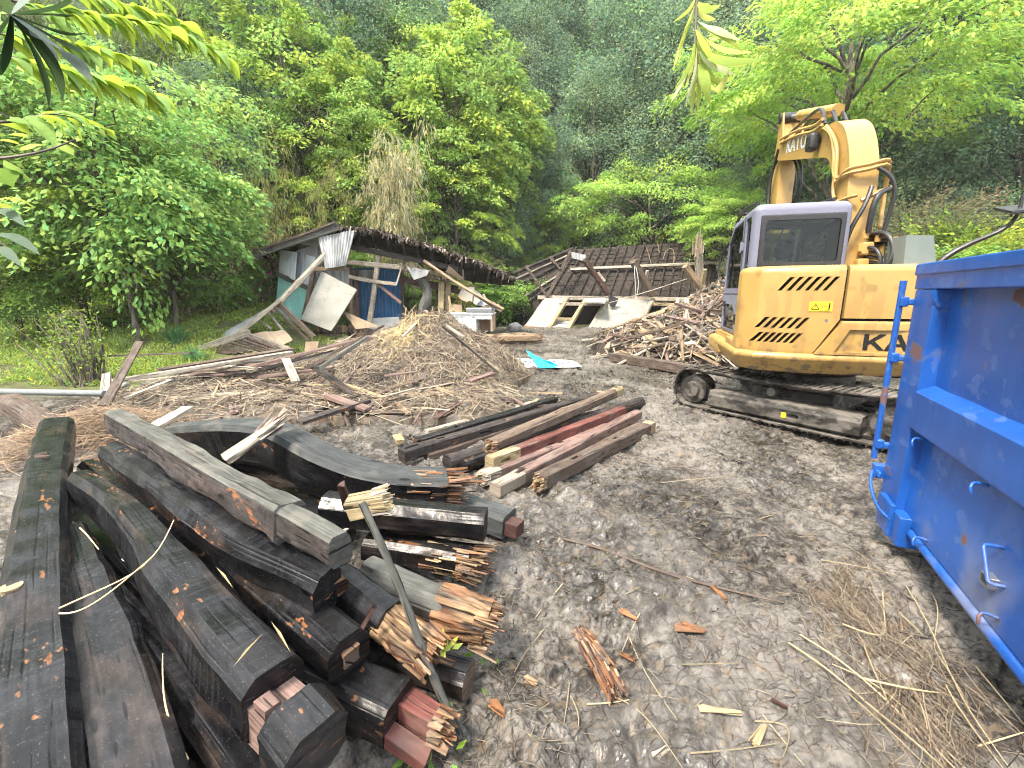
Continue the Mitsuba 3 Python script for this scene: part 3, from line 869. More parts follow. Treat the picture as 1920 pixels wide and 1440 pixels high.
# bare stemmed shrub beside the pale pipe
mb = MB()
b0 = on_ground(165, 705, 7.6)
r6 = np.random.default_rng(4)
tips = []
for k in range(46):
    a = r6.uniform(0, 2 * np.pi)
    p = b0 + [r6.normal(0, .11), r6.normal(0, .10), -.05]
    e = p + np.array([r6.normal(-.28, .25), r6.normal(0, .2), r6.uniform(.6, 1.3)])
    mid = (p + e) / 2 + r6.normal(0, .05, 3) + [.05, 0, 0]
    pts = spline([p, mid, e], 7)
    mb.tube(pts, np.linspace(.017, .006, 7), 5, caps=False)
    tips.append(pts)
put('twiggy_shrub', mb, 'bark', True, label='bare many stemmed twiggy shrub beside the pale pipe', cat='shrub')
lf = Leafy()
for pts in tips:
    n = 26
    c = pts[r6.integers(3, 7, n)] + r6.normal(0, .09, (n, 3))
    lf.add(*leaves(c, rnd(r6, n), rnd(r6, n) + [0, 0, .7], r6.uniform(.04, .08, n), r6.uniform(.02, .04, n), tint(r6, n, (.24, .34, .07), .3)))
scene['twiggy_shrub__foliage'] = lf.ply()


# ---------------------------------------------------------------- blue container
CT = math.radians(24.6)
CM = np.eye(4)
CM[:3, 0] = [-math.sin(CT), -math.cos(CT), 0]       # along the side, towards the viewer
CM[:3, 1] = [-math.cos(CT), math.sin(CT), 0]        # out of the side
CM[:3, 3] = G(1642, 968, .12) * [1, 1, 0]
CL, CW, CH = 4.3, 1.95, 1.715


def solid(m, M=None):
    if M is not None:
        m = m.transform(np.asarray(M)[:3, :4])
    t = m.to_mesh()
    return trimesh.Trimesh(t.vert_properties[:, :3], t.tri_verts, process=False)


def cb(x0, x1, y0, y1, z0, z1, r=.008):
    return rbox(x1 - x0, y1 - y0, z1 - z0, min(r, .45 * min(x1 - x0, y1 - y0, z1 - z0)), 8).translate([(x0 + x1) / 2, (y0 + y1) / 2, (z0 + z1) / 2])


def union(ms):
    return m3.Manifold.batch_boolean(ms, m3.OpType.Add)


def ctube(pts, r, n=10, M=CM):
    mb = MB()
    p = np.asarray(pts, float)
    mb.tube(p @ M[:3, :3].T + M[:3, 3], r, n)
    return mb


cont = 'container'
tag(cont, 'blue open top steel container with rust spots and a side rib', 'container')


def cpart(name, m, mat='blue_paint', label=None, smooth=35):
    k = part(cont, name)
    put(k, solid(m, CM) if not isinstance(m, MB) else m, mat, smooth if not isinstance(m, MB) else True, label=label)
    return k


def dented(x0, x1, z0, z1, yf, amp, seed, nx=90, nz=36, M=CM, t=.012, freq=2.2, fall=.12):
    """a sheet in the xz plane at y = yf(x, z) with shallow dents, front and back"""
    X, Z = np.meshgrid(np.linspace(x0, x1, nx), np.linspace(z0, z1, nz), indexing='ij')
    e = np.minimum(np.minimum(X - x0, x1 - X), np.minimum(Z - z0, z1 - Z))
    dy = amp * (nfbm(np.stack([X * freq, Z * freq, 0 * X + seed], -1), 3, seed) - .5) * sm(0, fall, e)
    Y = yf(X, Z) + dy
    v = np.stack([X, Y, Z], -1).reshape(-1, 3)
    i, j = np.meshgrid(np.arange(nx - 1), np.arange(nz - 1), indexing='ij')
    q = np.stack([i * nz + j, i * nz + j + 1, (i + 1) * nz + j + 1, (i + 1) * nz + j], -1).reshape(-1, 4)
    b = v - [0, t, 0]
    mb = MB()
    A = lambda p: p @ M[:3, :3].T + M[:3, 3]
    mb.add(A(v), q, v[:, [0, 2]])
    mb.add(A(b), q[:, ::-1], v[:, [0, 2]])
    return mb


put(part(cont, 'side_panel'), dented(.05, CL, .26, 1.60, lambda x, z: -.072 + .03 * sm(.75, .3, z), .035, 3), 'blue_paint', True, label='blue side panel with shallow dents and rust spots')
cpart('top_rail', union([cb(-.02, CL, -.115, 0, 1.572, 1.70), cb(-.03, CL, -.12, .008, 1.652, 1.718)]))
cpart('corner_post', cb(0, .275, -.115, -.001, .14, 1.571))
cpart('side_rib', m3.Manifold.hull_points([[x, y, z] for x in (.277, CL) for y, z in ((-.085, 1.055), (-.006, 1.018), (.004, 1.008), (.004, .812), (-.004, .80), (-.112, .79))]))
cpart('bottom_rail', ctube([[.42, -.05, .225], [CL, -.05, .225]], .027, 14))
cpart('corner_block', union([cb(.02, .40, -.11, .012, .12, .30), cb(.10, .30, .0, .03, .13, .33)]))
cpart('far_wall', cb(-.02, .03, -CW, -.116, .14, 1.66))
cpart('far_rail', cb(-.035, .05, -CW, -.121, 1.60, 1.712))
cpart('off_side_wall', cb(.0, CL, -CW - .05, -CW - .01, .14, 1.70))
cpart('near_wall', cb(CL + .001, CL + .04, -CW, -.02, .14, 1.70))
cpart('floor', cb(.03, CL, -CW, -.13, .14, .22))
for x in (.35, 1.5, 2.7, 3.9):
    cpart('skid', cb(x, x + .12, -CW + .1, -.2, .0, .139))
# hinge rod on the far corner with its blocks
cpart('hinge_rod', ctube([[-.05, .047, 1.615], [-.05, .047, .50]], .017, 10), label='round blue hinge rod on the corner')
for z in (1.50, 1.16, .60):
    cpart('hinge_block', union([cb(-.062, -.020, .012, .055, z - .030, z + .030), cb(-.045, .0, -.035, .02, z - .018, z + .018)]))
for z in (1.60, 1.02, .70):
    cpart('hinge_eye', ctube([[-.05, .047, z + .025], [-.05, .047, z - .025]], .018, 12))
cpart('lug', m3.Manifold.hull_points([[x, y, z] for x in (.277, .289) for y, z in ((-.10, 1.57), (.015, 1.57), (.015, 1.53), (-.02, 1.48), (-.10, 1.46))]))


def hook(x, y, z, w=.03):
    return ctube(spline([[x, y - .03, z], [x, y + .022, z + .003], [x + .010, y + .030, z - .012], [x + .012, y + .026, z - .034]], 10), .0065, 8)


for x, y, z in ((.42, 0, .77), (1.06, 0, .77), (.62, -.01, .29), (1.28, -.01, .315), (1.75, 0, .77), (2.0, -.01, .315)):
    cpart('hook', hook(x, y, z))
cpart('handle', ctube([[1.165, -.08, .56], [1.165, -.02, .56], [1.167, -.008, .557], [1.172, -.004, .550], [1.243, -.004, .446], [1.248, -.008, .440], [1.25, -.02, .437], [1.25, -.09, .437]], .008, 10), label='bent blue handle bar on the lower panel')
cpart('latch', union([cb(1.15, 1.158, -.07, -.02, .39, .44), cb(1.205, 1.213, -.07, -.02, .39, .44), cb(1.15, 1.213, -.07, -.02, .432, .44), cb(1.15, 1.213, -.07, -.02, .39, .398), ctube([[0,0,0],[0,0,1]],.01) and cb(1.172, 1.192, -.07, -.035, .40, .43)]), 'steel', label='small bare steel latch below the handle')
cpart('lower_latch', union([cb(-.06, .0, -.02, .05, .38, .47), cb(-.05, .06, .02, .04, .40, .44)]))
cpart('latch_cable', ctube(spline([[-.03, .05, .42], [.03, .065, .36], [.12, .06, .29], [.22, .05, .255], [.30, .02, .24]], 18), .009, 8), label='pale blue bent latch rod at the lower corner')


# ---------------------------------------------------------------- excavator
EA = math.radians(15.5)
EM = np.eye(4)
EM[:3, 0] = [math.sin(EA), math.cos(EA), 0]          # forwards
EM[:3, 1] = [-math.cos(EA), math.sin(EA), 0]         # to its left
EM[:3, 3] = [3.77, 5.69, 0]
ex = 'excavator'
tag(ex, 'yellow tracked excavator with grey cab and raised folded boom', 'excavator')


def epart(name, m, mat='yellow_paint', label=None, smooth=30, parent=ex, M=EM):
    k = part(parent, name)
    if isinstance(m, MB):
        put(k, m, mat, True, label=label)
    else:
        put(k, solid(m, M), mat, smooth, label=label)
    return k


def rounded_plan(z0, z1, grow=0.0, front=-.1, r=.07, low=0.0):
    """the rear of the upper body: a plan with a round stern between two heights, all edges rounded"""
    pts = []
    for y in np.linspace(-1, 1, 15):
        x = -1.14 + .20 * abs(y) ** 3 + (.10 if abs(y) > .95 else 0)
        pts.append((x - grow, y * (.985 + grow)))
    pts += [(front, .985 + grow), (front, -.985 - grow)]
    s = m3.Manifold.sphere(r, 12)
    ms = []
    for x, y in pts:
        k = 1 - r / math.hypot(x, y)
        for z, inset in ((z1 - r, 0), (z0 + r, low)):
            ms.append(s.translate([x * k + inset * .9 * (1 if x < 0 else 0), y * (k - inset * .6), z]))
    return m3.Manifold.batch_hull(ms)


def yz_prism(poly, x0=-2.0, x1=.6):
    """prism of a rear view outline (left, up), running fore and aft"""
    c = m3.CrossSection([[(y, z) for y, z in poly]], m3.FillRule.Positive)
    if c.area() <= 0:
        c = m3.CrossSection([[(y, z) for y, z in poly[::-1]]], m3.FillRule.Positive)
    m = c.extrude(x1 - x0)
    return m.transform(np.array([[0, 0, 1, x0], [1, 0, 0, 0], [0, 1, 0, 0]], float))


notch = cb(-.64, .6, .62, 1.4, .995, 2.1, .05)
hood = rounded_plan(.88, 1.835, 0, -.10, .075) - notch
inner = rounded_plan(.86, 1.80, -.05, -.12, .05) - cb(-.70, .6, .58, 1.4, .97, 2.1, .02)
door_poly = [(1.3, 1.95), (.112, 1.95), (.118, 1.285), (.325, .925), (1.3, .925)]
vents = []
for (yl, yr, z0, z1, n, sk) in ((.70, .305, 1.578, 1.716, 6, .10), (.865, .51, 1.185, 1.30, 6, .085), (.898, .545, 1.03, 1.137, 7, .078)):
    for i in range(n):
        a = yl + (yr - yl) * i / (n - 1)
        w = .043
        vents.append(yz_prism([(a, z0), (a - w, z0), (a - w - sk, z1), (a - sk, z1)], -1.6, -.3))
door = hood ^ yz_prism(door_poly)
hollow = rounded_plan(.80, 1.79, -.035, .3, .05) - cb(-.68, .6, .58, 1.4, .97, 2.1, .02)
door = door - hollow
epart('engine_door', door - union(vents), label='yellow engine door with three rows of slanted black vents')
k_in = epart('engine_bay', inner, 'black_void')
hood_poly = [(.085, 1.95), (-1.3, 1.95), (-1.3, 1.30), (.085, 1.30)]
epart('rear_hood', hood ^ yz_prism(hood_poly), label='plain yellow rear hood right of the engine door')
cw_poly = [(.085, 1.272), (-1.3, 1.272), (-1.3, .925), (.31, .925)]
bulge = rounded_plan(.86, 1.29, .02, -.10, .05)
recess = m3.Manifold.hull_points([[x, y, z] for x, k in ((-1.128, 0), (-1.6, .25)) for y, z in ((.02 - k * .1, 1.185 + k * .0), (.135 - k * .02, .955), (-.86, .955), (-.86, 1.185))])
epart('counterweight', (bulge ^ yz_prism(cw_poly)) - recess, label='yellow counterweight with black maker lettering')
belt = rounded_plan(.70, .928, .03, .3, .05, low=.10)
side = m3.Manifold.batch_hull([m3.Manifold.sphere(.05, 10).translate([x, y, z]) for x, y in ((.25, .965), (1.22, .95), (1.30, .86), (1.30, -.85), (.25, -.965)) for z in (.77, .878)])
epart('skirt', union([belt, side]), label='yellow lower skirt round the upper body')
epart('deck', union([cb(-.3, 1.25, -.93, .90, .86, 1.0), cb(-.2, 1.05, -.98, -.58, .99, 1.60, .06)]), 'yellow_paint')
epart('turntable', m3.Manifold.cylinder(.30, .48, .48, 32).translate([0, 0, .44]), 'muddy_steel')
# warning sticker
Yw = lambda y: -1.14 + .20 * abs(y) ** 3


def on_rear(name, mesh, y, z, mat, off=.004, s=1.0, parent=None, label=None, tilt=0.0, x=None):
    """a flat thing laid on the rear, reading from the viewer's side"""
    xx = (Yw(y) if x is None else x) - off
    sl = -.6 * y * abs(y) if x is None else 0
    R = np.eye(4)
    R[:3, 0] = nrm([sl, -1, 0])
    R[:3, 2] = nrm([-1, -sl, 0])
    R[:3, 1] = [0, 0, 1]
    R[:3, 3] = [xx, y, z]
    v, f, _ = meshkit.arrays(mesh)
    v = v * s @ R[:3, :3].T + R[:3, 3]
    v = v @ EM[:3, :3].T + EM[:3, 3]
    k = part(parent or ex, name)
    put(k, trimesh.Trimesh(v, f, process=False), mat, False, label=label)
    return k


st = on_rear('warning_sticker', trimesh.creation.box((.205, .095, .004)), .302, 1.417, 'sticker_yellow', .006, label='yellow warning sticker with triangle and figure')
tri = trimesh.util.concatenate([MB().bar(a, b, .006, .002, up=(0, 0, 1)).out()[0:2] and trimesh.Trimesh(*MB().bar(a, b, .006, .002).out()[:2], process=False)
                                for a, b in (((-.085, -.028, 0), (-.015, -.028, 0)), ((-.015, -.028, 0), (-.05, .030, 0)), ((-.05, .030, 0), (-.085, -.028, 0)), ((-.053, -.012, 0), (-.047, .012, 0)))])
on_rear('warning_triangle', tri, .302, 1.417, 'black_void', .010, parent=st)
fig = trimesh.util.concatenate([trimesh.creation.box((.016, .034, .002)).apply_translation([.075, .004, 0]), trimesh.creation.icosphere(1, .008).apply_translation([.075, .028, 0]),
                                trimesh.creation.box((.006, .022, .002)).apply_translation([.070, -.022, 0]), trimesh.creation.box((.006, .022, .002)).apply_translation([.080, -.022, 0]),
                                trimesh.creation.box((.03, .004, .002)).apply_translation([.042, .002, 0]), trimesh.creation.box((.004, .04, .002)).apply_translation([.012, .002, 0]),
                                trimesh.creation.box((.016, .004, .002)).apply_translation([.018, .02, 0]), trimesh.creation.box((.05, .003, .002)).apply_translation([.05, -.040, 0])])
on_rear('warning_figure', fig, .302, 1.417, 'black_void', .010, parent=st)
let = meshkit.text_mesh('KATO', .155, .004, bold=True)
let.apply_scale([1.45, 1, 1])
on_rear('maker_lettering', let, -.098, .985, 'black_void', .0, x=-1.130, label='large black maker lettering on the counterweight')
epart('door_lock', m3.Manifold.cylinder(.012, .016, .016, 12).rotate([0, -90, 0]).translate([-1.128, .235, 1.275]), 'steel')

# cab: posts, roof and panes
cab = part(ex, 'cab')
X0, X1, Y0, Y1, Z0, Z1 = -.50, 1.08, -.12, .875, .98, 2.56
r = .09


def cabhull(g=0.0, zc=0.0):
    s = m3.Manifold.sphere(r, 14)
    pts = []
    for y in (Y0, Y1):
        pts += [(X0, y, Z0), (X1 + .05, y, Z0), (X0, y, Z1), (X1 - .30, y, Z1 - .03), (X1 + .03, y, 1.75), (X1 - .02, y, 2.30)]
    ms = []
    for x, y, z in pts:
        ix = r + g if x == X0 else -(r + g)
        iy = r + g if y == Y0 else -(r + g)
        iz = r + g if z == Z0 else -(r + g)
        ms.append(s.translate([x + ix, y + iy, z + iz]))
    return m3.Manifold.batch_hull(ms)


shell = cabhull() - cabhull(.045)
rear_hole = cb(-1, -.2, -.03, .775, 1.875, 2.405, .03)
# left side: door pane and the pane behind it follow the slope of the roof
front_pane = m3.Manifold.hull_points([[x, y, z] for y in (.5, 1.2) for x, z in ((-.02, 1.62), (.98, 1.62), (1.0, 1.8), (.92, 2.24), (.60, 2.42), (.05, 2.45))])
back_pane = m3.Manifold.hull_points([[x, y, z] for y in (.5, 1.2) for x, z in ((-.39, 1.72), (-.34, 1.62), (-.14, 1.60), (-.10, 2.44), (-.36, 2.44), (-.39, 2.38))])
low_pane = m3.Manifold.hull_points([[x, y, z] for y in (.5, 1.2) for x, z in ((.12, 1.06), (.95, 1.06), (.98, 1.40), (.30, 1.40), (.12, 1.28))])
fr_hole = cb(.6, 1.4, -.02, .78, 1.15, 2.42, .04)
right_hole = m3.Manifold.hull_points([[x, y, z] for y in (-.4, 0.1) for x, z in ((-.35, 1.62), (.95, 1.62), (.90, 2.24), (-.35, 2.42))])
roof_hole = cb(.15, .70, .10, .65, 2.3, 2.8, .03)
put(cab, solid(shell - union([rear_hole, front_pane, back_pane, low_pane, fr_hole, right_hole, roof_hole]), EM), 'grey_paint', 35, label='grey lilac cab shell with rounded posts')

holes = union([rear_hole, front_pane, back_pane, low_pane, fr_hole, right_hole, roof_hole])
put(part(cab, 'lining'), solid((cabhull(.047) - cabhull(.058)) - holes, EM), 'black_rubber', 35)


def pane_frame(name, outer, inner_, mat='black_rubber'):
    return epart(name, outer - inner_, mat, parent=cab)


pane_frame('rear_gasket', cb(-.512, -.475, -.055, .80, 1.85, 2.43, .018), cb(-1, 0, -.005, .745, 1.905, 2.365, .03))
epart('rear_window', cb(-.494, -.490, -.02, .76, 1.89, 2.38, .002), 'tinted_glass', 'wide tinted rear window', False, cab)


def side_glass(name, pts, y=.855, mat='tinted_glass'):
    v = np.array([[x, y, z] for x, z in pts] + [[x, y - .004, z] for x, z in pts])
    n = len(pts)
    mb = MB()
    mb.add(v[:n] @ EM[:3, :3].T + EM[:3, 3], [[0, i, i + 1] for i in range(1, n - 1)])
    k = part(cab, name)
    put(k, mb, mat, False)


side_glass('door_window', ((-.02, 1.62), (.98, 1.62), (1.0, 1.8), (.92, 2.24), (.60, 2.42), (.05, 2.45)))
side_glass('side_window', ((-.39, 1.72), (-.34, 1.62), (-.14, 1.60), (-.10, 2.44), (-.36, 2.44)))
side_glass('low_door_window', ((.12, 1.06), (.95, 1.06), (.98, 1.40), (.30, 1.40), (.12, 1.28)), mat='tinted_glass')
side_glass('right_window', ((-.35, 1.62), (.95, 1.62), (.90, 2.24), (-.35, 2.42)), y=-.095)
epart('front_window', cb(1.055, 1.06, .0, .76, 1.2, 2.4, .002), 'tinted_glass', None, False, cab)
epart('roof_hatch', cb(.13, .72, .08, .67, 2.56, 2.585, .012), 'smoky_plastic', None, 30, cab)
epart('door_seam', union([cb(-.06, -.045, .868, .880, 1.0, 2.48, .003), cb(-.06, 1.08, .868, .879, 1.535, 1.548, .003)]), 'black_rubber', None, False, cab)
for z in (1.22, 2.12):
    epart('door_hinge', union([cb(-.10, .0, .872, .90, z - .05, z + .05, .01), m3.Manifold.cylinder(.13, .013, .013, 10).translate([-.05, .90, z - .065])]), 'grey_paint' if z > 2 else 'black_rubber', None, 30, cab)
epart('door_handle', cb(.80, .92, .868, .895, 1.36, 1.44, .01), 'black_rubber', None, 30, cab)
epart('grab_rail', ctube(spline([[1.05, .85, 1.7], [1.10, .90, 1.72], [1.10, .90, 2.2], [1.0, .86, 2.28]], 20), .014, 8, EM), 'black_rubber', None, True, cab)
# guard over the front of the roof
guard = [ctube([[x, .0, 2.62 - .0 * x], [x, .80, 2.62]], .016, 6, EM) for x in (.80, .95)]
gm = MB()
for y in (.80, .02):
    gm.tube(np.array(spline([[-.30, y, 2.60], [.62, y, 2.62], [.98, y, 2.50], [1.12, y, 2.25], [1.15, y, 1.85]], 20)) @ EM[:3, :3].T + EM[:3, 3], .022, 8)
for x, z in ((.62, 2.62), (1.10, 2.30)):
    gm.tube(np.array([[x, .80, z], [x, .02, z]]) @ EM[:3, :3].T + EM[:3, 3], .018, 8)
for y in (.2, .4, .6):
    gm.tube(np.array([[.62, y, 2.62], [1.10, y, 2.30]]) @ EM[:3, :3].T + EM[:3, 3], .010, 6)
epart('roof_guard', gm, 'black_rubber', 'black bar guard over the front of the cab roof', parent=cab)
# stickers on the left side under the windows
epart('emission_sticker', union([cb(-.38, -.16, .872, .879, 1.43, 1.50, .002)]), 'pale_sheet', None, False, cab)
epart('model_panel', cb(-.40, -.075, .872, .880, 1.10, 1.30, .003), 'yellow_paint', None, False, cab)
mt = meshkit.text_mesh('308', .075, .003, bold=True)
v, f, _ = meshkit.arrays(mt)
v = np.stack([-.10 - v[:, 0] * 1.25, .881 + v[:, 2] * 0 + .002 * (v[:, 2] > .001), 1.06 + v[:, 1]], 1)
put(part(cab, 'model_number'), trimesh.Trimesh(v @ EM[:3, :3].T + EM[:3, 3], f, process=False), 'black_void')
mt = meshkit.text_mesh('US', .06, .003, bold=True)
v, f, _ = meshkit.arrays(mt)
v = np.stack([-.16 - v[:, 0] * 1.25, .881 + .002 * (v[:, 2] > .001), 1.17 + v[:, 1]], 1)
put(part(cab, 'model_letters'), trimesh.Trimesh(v @ EM[:3, :3].T + EM[:3, 3], f, process=False), 'black_void')
mt = meshkit.text_mesh('08G', .06, .003, bold=True)
v, f, _ = meshkit.arrays(mt)
v = np.stack([-.16 - v[:, 0] * 1.4, .880 + .002 * (v[:, 2] > .001), 1.44 + v[:, 1]], 1)
put(part(cab, 'class_letters'), trimesh.Trimesh(v @ EM[:3, :3].T + EM[:3, 3], f, process=False), 'cyan_sheet')
# seat, levers
epart('seat', union([cb(-.15, .35, .14, .62, 1.28, 1.42, .05), cb(-.22, -.10, .16, .60, 1.40, 1.86, .05)]), 'black_rubber', None, 30, cab)
epart('console', union([cb(-.1, .5, .64, .78, 1.0, 1.55, .03), cb(-.1, .5, .0, .12, 1.0, 1.55, .03), cb(.7, .85, .0, .15, 1.0, 1.75, .03)]), 'black_rubber', None, 30, cab)

# the operator, seen from behind through the rear window
person = 'person'
tag(person, 'seated excavator operator in dark clothes seen from behind through the cab window', 'person')


def limbs(bones, smooth_it=6, cell=.02):
    ms = []
    for a, ra, b, rb in bones:
        ms.append(m3.Manifold.batch_hull([m3.Manifold.sphere(ra, 16).translate(list(a)), m3.Manifold.sphere(rb, 16).translate(list(b))]))
    m = union(ms).refine_to_length(cell)
    t = solid(m)
    t.merge_vertices()
    trimesh.smoothing.filter_taubin(t, iterations=smooth_it)
    t.apply_transform(EM)
    return t


px0, py0 = .02, .40
bones = [((px0, py0, 1.46), .16, (px0 - .04, py0, 1.72), .155)]
for s in (-1, 1):
    bones += [((px0 - .04, py0, 1.80), .11, (px0 - .02, py0 + s * .19, 1.83), .075), ((px0 - .02, py0 + s * .19, 1.83), .072, (px0 + .05, py0 + s * .26, 1.60), .05),
              ((px0 + .05, py0 + s * .26, 1.60), .05, (px0 + .30, py0 + s * .24, 1.58), .036), ((px0, py0 + s * .09, 1.46), .10, (px0 + .40, py0 + s * .12, 1.48), .07),
              ((px0 + .40, py0 + s * .12, 1.48), .065, (px0 + .50, py0 + s * .12, 1.10), .045)]
put(part(person, 'clothing'), limbs(bones), 'dark_cloth', True, label='dark jacket and trousers')
head = [((px0 - .02, py0, 1.86), .06, (px0 + .01, py0, 1.99), .062), ((px0 + .01, py0, 2.07), .098, (px0 + .035, py0, 2.02), .085), ((px0 + .06, py0, 1.975), .05, (px0 + .05, py0, 1.99), .06),
        ((px0 + .125, py0, 2.03), .012, (px0 + .10, py0, 2.06), .012)]
for s in (-1, 1):
    head += [((px0 + .01, py0 + s * .095, 2.04), .02, (px0 + .01, py0 + s * .098, 2.01), .014)]
    for j, dx in enumerate((.0, .02, .04, .06)):
        head += [((px0 + .31, py0 + s * (.25 - .018 * j), 1.59), .012, (px0 + .375, py0 + s * (.25 - .018 * j), 1.575), .009)]
    head += [((px0 + .30, py0 + s * .23, 1.58), .03, (px0 + .33, py0 + s * .225, 1.58), .028), ((px0 + .32, py0 + s * .20, 1.59), .012, (px0 + .36, py0 + s * .19, 1.61), .010)]
put(part(person, 'head'), limbs(head, 4, .012), 'skin', True)
put(part(person, 'hair'), limbs([((px0 - .012, py0, 2.085), .105, (px0 - .03, py0, 2.03), .085), ((px0 + .06, py0, 2.13), .05, (px0 - .02, py0, 2.10), .09)], 4, .015), 'black_void', True, label='short black hair')

# grey box and mirror on the right
epart('grey_box', m3.Manifold.hull_points([[x, y, z] for x in (-.78, -.42) for y, z in ((-.52, 1.83), (-.50, 2.135), (-.735, 2.125), (-.80, 1.83))]), 'smoky_plastic', 'grey green engine box on the right of the hood')
epart('side_cover', m3.Manifold.hull_points([[x, y, z] for x in (-.34, -.10) for y, z in ((-.44, 1.82), (-.515, 2.12), (-.515, 1.82))]), 'yellow_paint')
mir = epart('mirror_arm', ctube(spline([[-.3, -1.0, 1.80], [-.32, -1.10, 1.93], [-.34, -1.36, 2.11], [-.36, -1.60, 2.28], [-.36, -1.64, 2.40], [-.36, -1.64, 2.55]], 30), np.linspace(.036, .014, 30), 10, EM), 'black_rubber')
epart('mirror', m3.Manifold.hull_points([[x, y, z] for x, z in ((-.50, 2.345), (-.22, 2.43)) for y in (-1.50, -1.72) for z in (z, z + .022)]), 'black_rubber', None, 20, mir)
epart('mirror_glass', m3.Manifold.hull_points([[x, y, z] for x, z in ((-.49, 2.341), (-.23, 2.425)) for y in (-1.51, -1.71) for z in (z, z - .002)]), 'card', None, False, mir)

# boom: side outlines extruded across
def xz_prism(poly, y0, y1):
    c = m3.CrossSection([poly], m3.FillRule.Positive)
    if c.area() <= 0:
        c = m3.CrossSection([poly[::-1]], m3.FillRule.Positive)
    m = c.extrude(y1 - y0)
    return m.transform(np.array([[1, 0, 0, 0], [0, 0, -1, y1], [0, 1, 0, 0]], float))


def arc(pts, n=6):
    return [tuple(p) for p in spline(pts, n)]


back = arc([(-.14, 2.66), (-.11, 2.95), (.02, 3.25), (.22, 3.50), (.50, 3.66)], 12)
inner_e = arc([(.86, 3.33), (.64, 3.26), (.50, 3.14), (.37, 2.95), (.31, 2.74)], 9)
boom_poly = [(-.22, 1.25), (-.20, 2.0)] + back + [(.85, 3.71), (3.0, 4.17), (3.28, 4.12), (3.30, 3.97), (3.02, 3.85)] + inner_e + [(.30, 2.2), (.34, 1.25)]
boom = epart('boom', xz_prism(boom_poly, -.44, -.149), 'yellow_paint', 'yellow boom rising beside the cab and bending forward', 22)
epart('boom_rib', xz_prism([(-.15, 2.62), (-.155, 2.66), (.32, 2.66), (.32, 2.62)], -.152, -.146), 'yellow_paint', None, False, boom)
stick_poly = [(3.22, 4.52), (3.44, 4.50), (3.56, 4.0), (3.52, 3.4), (3.17, 1.9), (2.97, 1.9), (3.12, 3.3), (3.06, 3.9), (3.04, 4.25)]
stick = epart('stick', xz_prism(stick_poly, -.455, -.20), 'yellow_paint', 'yellow stick hanging down from the boom tip', 22)
epart('stick_plate', union([xz_prism([(2.95, 4.0), (3.12, 4.66), (3.34, 4.70), (3.33, 4.0)], -.19, -.165), xz_prism([(2.95, 4.0), (3.12, 4.66), (3.34, 4.70), (3.33, 4.0)], -.495, -.465)]), 'yellow_paint', None, 22, stick)
epart('bucket', xz_prism([(2.95, 1.95), (2.60, 1.85), (2.35, 1.5), (2.55, 1.15), (3.0, 1.1), (3.15, 1.5)], -.62, -.05), 'muddy_steel')
cyl = epart('stick_cylinder', ctube([[2.70, -.33, 4.46], [1.05, -.33, 3.96]], .078, 16, EM), 'yellow_paint', 'yellow hydraulic cylinder along the top of the boom')
epart('cylinder_rod', ctube([[3.2, -.33, 4.60], [2.70, -.33, 4.46]], .036, 10, EM), 'steel', None, True, cyl)
epart('pin_block', m3.Manifold.cylinder(.40, .085, .085, 14).rotate([90, 0, 0]).translate([3.22, -.13, 4.60]), 'black_rubber', None, 30, cyl)
bl = meshkit.text_mesh('KATO', .20, .004, bold=True)
v, f, _ = meshkit.arrays(bl)
xs = 2.62 - v[:, 0] * 1.35
v = np.stack([xs, -.1490 + .004 * (v[:, 2] > .001), 3.845 + (xs - 2.5) * .19 + v[:, 1]], 1)
put(part(boom, 'boom_lettering'), trimesh.Trimesh(v @ EM[:3, :3].T + EM[:3, 3], f, process=False), 'white_paint', label='outlined pale maker lettering on the boom')
epart('work_light', union([cb(.92, 1.12, -.13, .0, 3.46, 3.68, .04), cb(.98, 1.06, -.15, -.11, 3.55, 3.61, .01)]), 'black_rubber', 'black work lamp on the side of the boom', 30, boom)


def bpipe(pts, rr, mat='yellow_paint', name='pipe', n=26, parent=boom, label=None):
    epart(name, ctube(spline(pts, n), rr, 8, EM), mat, label, True, parent)


for o in (0, .07):
    bpipe([(2.9, -.12, 4.10 + o), (1.6, -.11, 3.86 + o), (.98, -.10, 3.73 + o), (.80, -.09, 3.72 + o)], .022)
for o, zz in ((0, 0), (.085, .05)):
    bpipe([(.82 - o, -.12, 3.68), (.45 - o, -.11, 3.46 - o * .5), (.28 - o, -.11, 3.15), (.20 - o, -.11, 2.95 - o), (.0 - o, -.12, 2.90 + o * .4), (-.19, -.16, 2.90 + zz), (-.22, -.32, 2.92 + zz), (-.22, -.47, 2.95 + zz), (-.12, -.53, 2.90 + zz), (-.12, -.53, 2.3)], .022, n=40)
bpipe([(.40, -.115, 3.35), (.22, -.115, 3.0), (.16, -.115, 2.72), (.0, -.12, 2.62), (-.17, -.14, 2.63), (-.24, -.22, 2.64)], .020)
bpipe([(-.24, -.26, 2.58), (-.26, -.42, 2.66), (-.27, -.54, 2.70)], .026)
for i, (y, w) in enumerate(((-.20, 0), (-.33, .1), (-.45, .2))):
    bpipe([(2.98, y, 4.2), (1.5 + w, y + .02, 4.10 + .03 * i), (1.0, y + .06, 3.94 - .03 * i), (.80, y + .08, 3.72)], .024, 'black_rubber', 'hose')
for i in range(3):
    bpipe([(3.05, -.14 - .02 * i, 4.05), (3.30 + .03 * i, -.12, 3.6), (3.22, -.12, 2.9), (3.0, -.13, 2.3)], .026, 'black_rubber', 'hose', parent=stick)
bpipe([(3.0, -.30, 3.9), (2.45, -.30, 3.55), (2.40, -.30, 3.1), (2.75, -.30, 2.98)], .020, 'black_rubber', 'hose', parent=stick)
